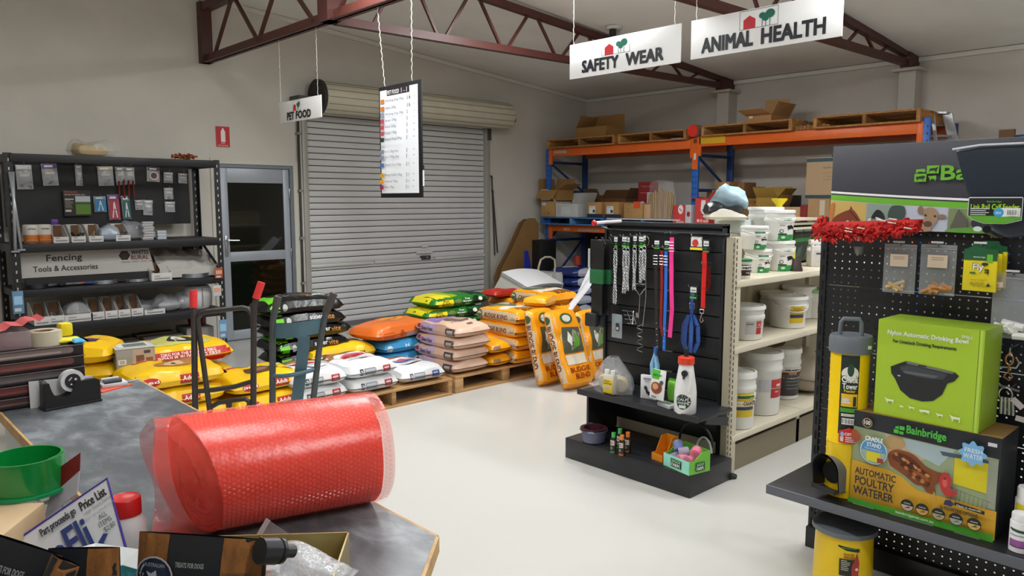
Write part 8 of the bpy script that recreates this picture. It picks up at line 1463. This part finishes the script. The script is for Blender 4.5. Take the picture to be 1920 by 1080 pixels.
# bag of timber stakes
p = at(1238, 420, x=8.44); t = thing('stake_bag', 'clear bag of pale timber stakes standing upright on the rack', 'bag', (8.47, p.y, L2_)); rg = random.Random(3)
for k in range(26):
    y_ = .20-.016*k; h_ = .36+.05*rg.random()-abs(y_)*.25; m = MB(); m.bar((-.03*(k % 2), y_*.85, .003), (.0-.03*(k % 2), y_, h_), .013, .02, wood('b8925c', sx=(20, 20, 1)) if k % 3 else wood('a47c48', sx=(20, 20, 1))); m.build('stake', t)
m = MB(); m.grid(lambda i, j: V((-.06*sin(pi*i)-.01, .23-.46*i, 0))*(1-.2*j*j)+V((0, .01*sin(j*9), .52*j-.06*abs(i-.5)*j)), 14, 12, clear('e8e8e8', .16, .1, .9, 20)); m.build('film', t)
# red and white boot boxes
rb_ = [('r', 0, 0, .32, .36, 'cc3c3c'), ('p', [(.08, .16), (.16, .16), (.15, .33), (.09, .33)], 'f0e4e4'), ('p', ell(.13, .18, .045, .05, 14), 'f0e4e4'), ('l', [(.11, .19), (.15, .17)], .01, '5a2a2a'), ('e', .055, .06, .018, .02, 'f0e4e4'), ('t', 'frelli', .09, .045, .20, .08, 'f4e8e8', True)]
wbox('red box with a white sock print left of the middle post', 1262, 1284, 385, 1.202, 8.40, .3, 'cc3c3c', items=[(i[0],)+tuple(i[1:]) for i in up(rb_, .04)[:0]]+[('p', ell(.12, .30, .04, .06, 14), 'f0e4e4'), ('l', [(.10, .31), (.14, .28)], .01, '5a2a2a'), ('t', 'frelli', .06, .12, .17, .15, 'f4e8e8', True)], tape=False, group='red boot boxes')
wbox('white side of a boot box with a red oval beside the middle post', 1285, 1296, 384, 1.202, 8.40, .3, 'c8c8cc', items=[('e', .05, .24, .025, .035, '9a2030')], tape=False)
wbox('red box with a white sock print right of the middle post', 1304, 1329, 372, 1.202, 8.40, .3, 'd04040', items=[('p', [(.08, .28), (.16, .28), (.15, .42), (.09, .42)], 'f0e4e4'), ('p', ell(.13, .29, .04, .05, 14), 'f0e4e4'), ('l', [(.11, .30), (.15, .27)], .01, '5a2a2a'), ('e', .05, .16, .018, .02, 'f0e4e4'), ('t', 'frelli', .08, .14, .2, .18, 'f4e8e8', True)], tape=False, group='red boot boxes', flaps=(None, 50, 80, None))
# right bay cartons
R2 = 1.202
for a, b, pt, x_, c, fl, lb in ((1325, 1346, 356, 8.9, 'b08a5c', None, 'small tan carton at the back right of the middle post'), (1343, 1368, 341, 8.8, 'a87c48', None, 'taller tan carton behind the blue and white sack'), (1370, 1396, 342, 9.0, '8a6238', None, 'brown carton at the back, right of the taller tan one'),
        (1394, 1418, 372, 8.7, '8c6a38', (None, 30, 20, 60), 'open golden brown carton, left one of the pair behind the pails'), (1418, 1458, 370, 8.6, 'a8863c', (40, 30, 20, 40), 'open golden carton in the middle of the right bay'), (1410, 1456, 388, 8.42, 'a4783c', (None, 30, 60, 20), 'low open carton in front of the golden one'),
        (1466, 1500, 388, 8.44, 'b8956a', None, 'tan carton with a dark red side in the right bay'), (1478, 1482, 366, 9.1, '3a3a38', None, 'slim dark board standing at the back of the right bay')):
    wbox(lb, a, b, pt, R2, x_, .3, c, flaps=fl, tape=False)
wbox('dark red carton side by the tan one in the right bay', 1501, 1514, 384, R2, 8.46, .3, '8a1f1c', tape=False)
wbox('tan carton with clear tape under the tall carton in the right bay', 1515, 1556, 372, R2, 8.42, .4, 'a8855c', items=[('r', .14, .25, .20, .42, 'c8b8a0'), ('r', .32, .03, .4, .12, 'c0b098')])
zt1 = at(1540, 372, x=8.42).z; ya = at(1512, 300, x=8.40).y; H = at(1570, 294, x=8.40).z-zt1
t = carton('tall tan carton with teal edges and small print, topmost in the right bay', (8.62, ya-.45, zt1+.003), -pi/2, .9, .42, H, M('b09474', .75), items=[('r', 0, 0, .9, .035, '24404c'), ('r', 0, H-.05, .9, H-.01, '2c4c54'), ('t', 'KIWI AND CO', .2, H*.72, .45, H*.76, '5a4a3a'), ('t', 'PRODUCT OF NZ', .2, H*.6, .32, H*.62, '7a6a54'), ('t', 'G.W. 18.5 KG', .2, H*.52, .30, H*.54, '7a6a54'), ('t', 'MEAS 52 x 40 CM', .2, H*.44, .36, H*.46, '7a6a54')], tape=False)
wbox('flat dark carton lying on the tall carton', 1560, 1620, 289, zt1+H+.006, 8.5, .3, '2e2c2e', tape=False)
# yellow funnel
p = at(1461, 409, x=7.9); t = thing('yellow_funnel', 'bright yellow plastic funnel scoop standing up behind the white pails', 'funnel', (4.68, 2.76, GH)); zt_ = at(1461, 372, y=2.76).z-GH; xx = at(1461, 390, y=2.76).x; t.location.x = xx; YF = M('e8d21c', .4)
m = MB(); m.lathe([(0, 0), (.032, 0), (.024, .02), (.024, zt_-.05), (.055, zt_-.012), (.055, zt_), (.05, zt_), (.02, zt_-.05), (0, zt_-.05)], YF, 24); m.build('funnel_body', t)
# ladder and boards at the right end of the racking
t = thing('step_ladder', 'aluminium step ladder leaning behind the right end of the racking', 'ladder', (0, 0, 0)); AL = M('b9bcc0', .35, .6); q = lambda a, b, x=9.0: at(a, b, x=x)
for a, b, w2 in (((1731, 214), (1745, 300), .05), ((1777, 214), (1795, 300), .09)):
    p0, p1 = q(*a), q(*b); k = (p1.z-0)/(p0.z-p1.z); p2 = p1+(p1-p0)*k; m = MB(); m.bar(p0, p2, .03, w2, AL, up=(0, 1, 0)); m.build('rail', t)
p0, p1 = q(1725, 210, 8.85), q(1738, 300, 8.85); k = p1.z/(p0.z-p1.z); m = MB(); m.bar(p0, p1+(p1-p0)*k, .02, .03, AL, up=(0, 1, 0)); m.build('rear_rail', t); p0, p1 = q(1749, 212, 8.85), q(1758, 300, 8.85); k = p1.z/(p0.z-p1.z); m = MB(); m.bar(p0, p1+(p1-p0)*k, .02, .03, AL, up=(0, 1, 0)); m.build('rear_rail', t)
for py in (212, 255, 298, 345, 392): m = MB(); m.bar(q(1731+(py-212)*.17, py), q(1779+(py-212)*.21, py), .09 if py > 220 else .14, .02, AL); m.build('tread', t)
m = MB(); m.box((9.2, 2.24, 0), (9.25, 2.38, 2.35), M('6f5234', .7)); tag(m.build('brown_board'), 'tall brown board standing behind the ladder', 'board')
m = MB(); m.box((9.35, 2.05, 0), (9.6, 2.28, 2.30), M('23549c', .45)); tag(m.build('blue_sheet'), 'tall blue panel standing right of the ladder', 'panel')
# dark goods on the floor under the racking
for y_, h_, c, lb in ((6.3, .7, '2a2826', 'dark crate on the floor under the racking behind the display stand'), (5.0, .8, '3a3430', 'dark carton on the floor in the right bay of the racking'), (3.9, .7, '4a4038', 'brown carton on the floor at the right of the racking')):
    carton(lb, (8.95, y_, 0), -pi/2, .8, .6, h_, M(c, .8))
m = MB(); m.lathe([(0, 0), (.05, 0), (.05, .3), (0, .3)], M('b03a2c', .5), 18); o = m.build('red_canister'); o.location = (8.62, 7.72, 0); o.scale.z = 2.6; tag(o, 'dark red canister on the floor behind the left racking post', 'canister')
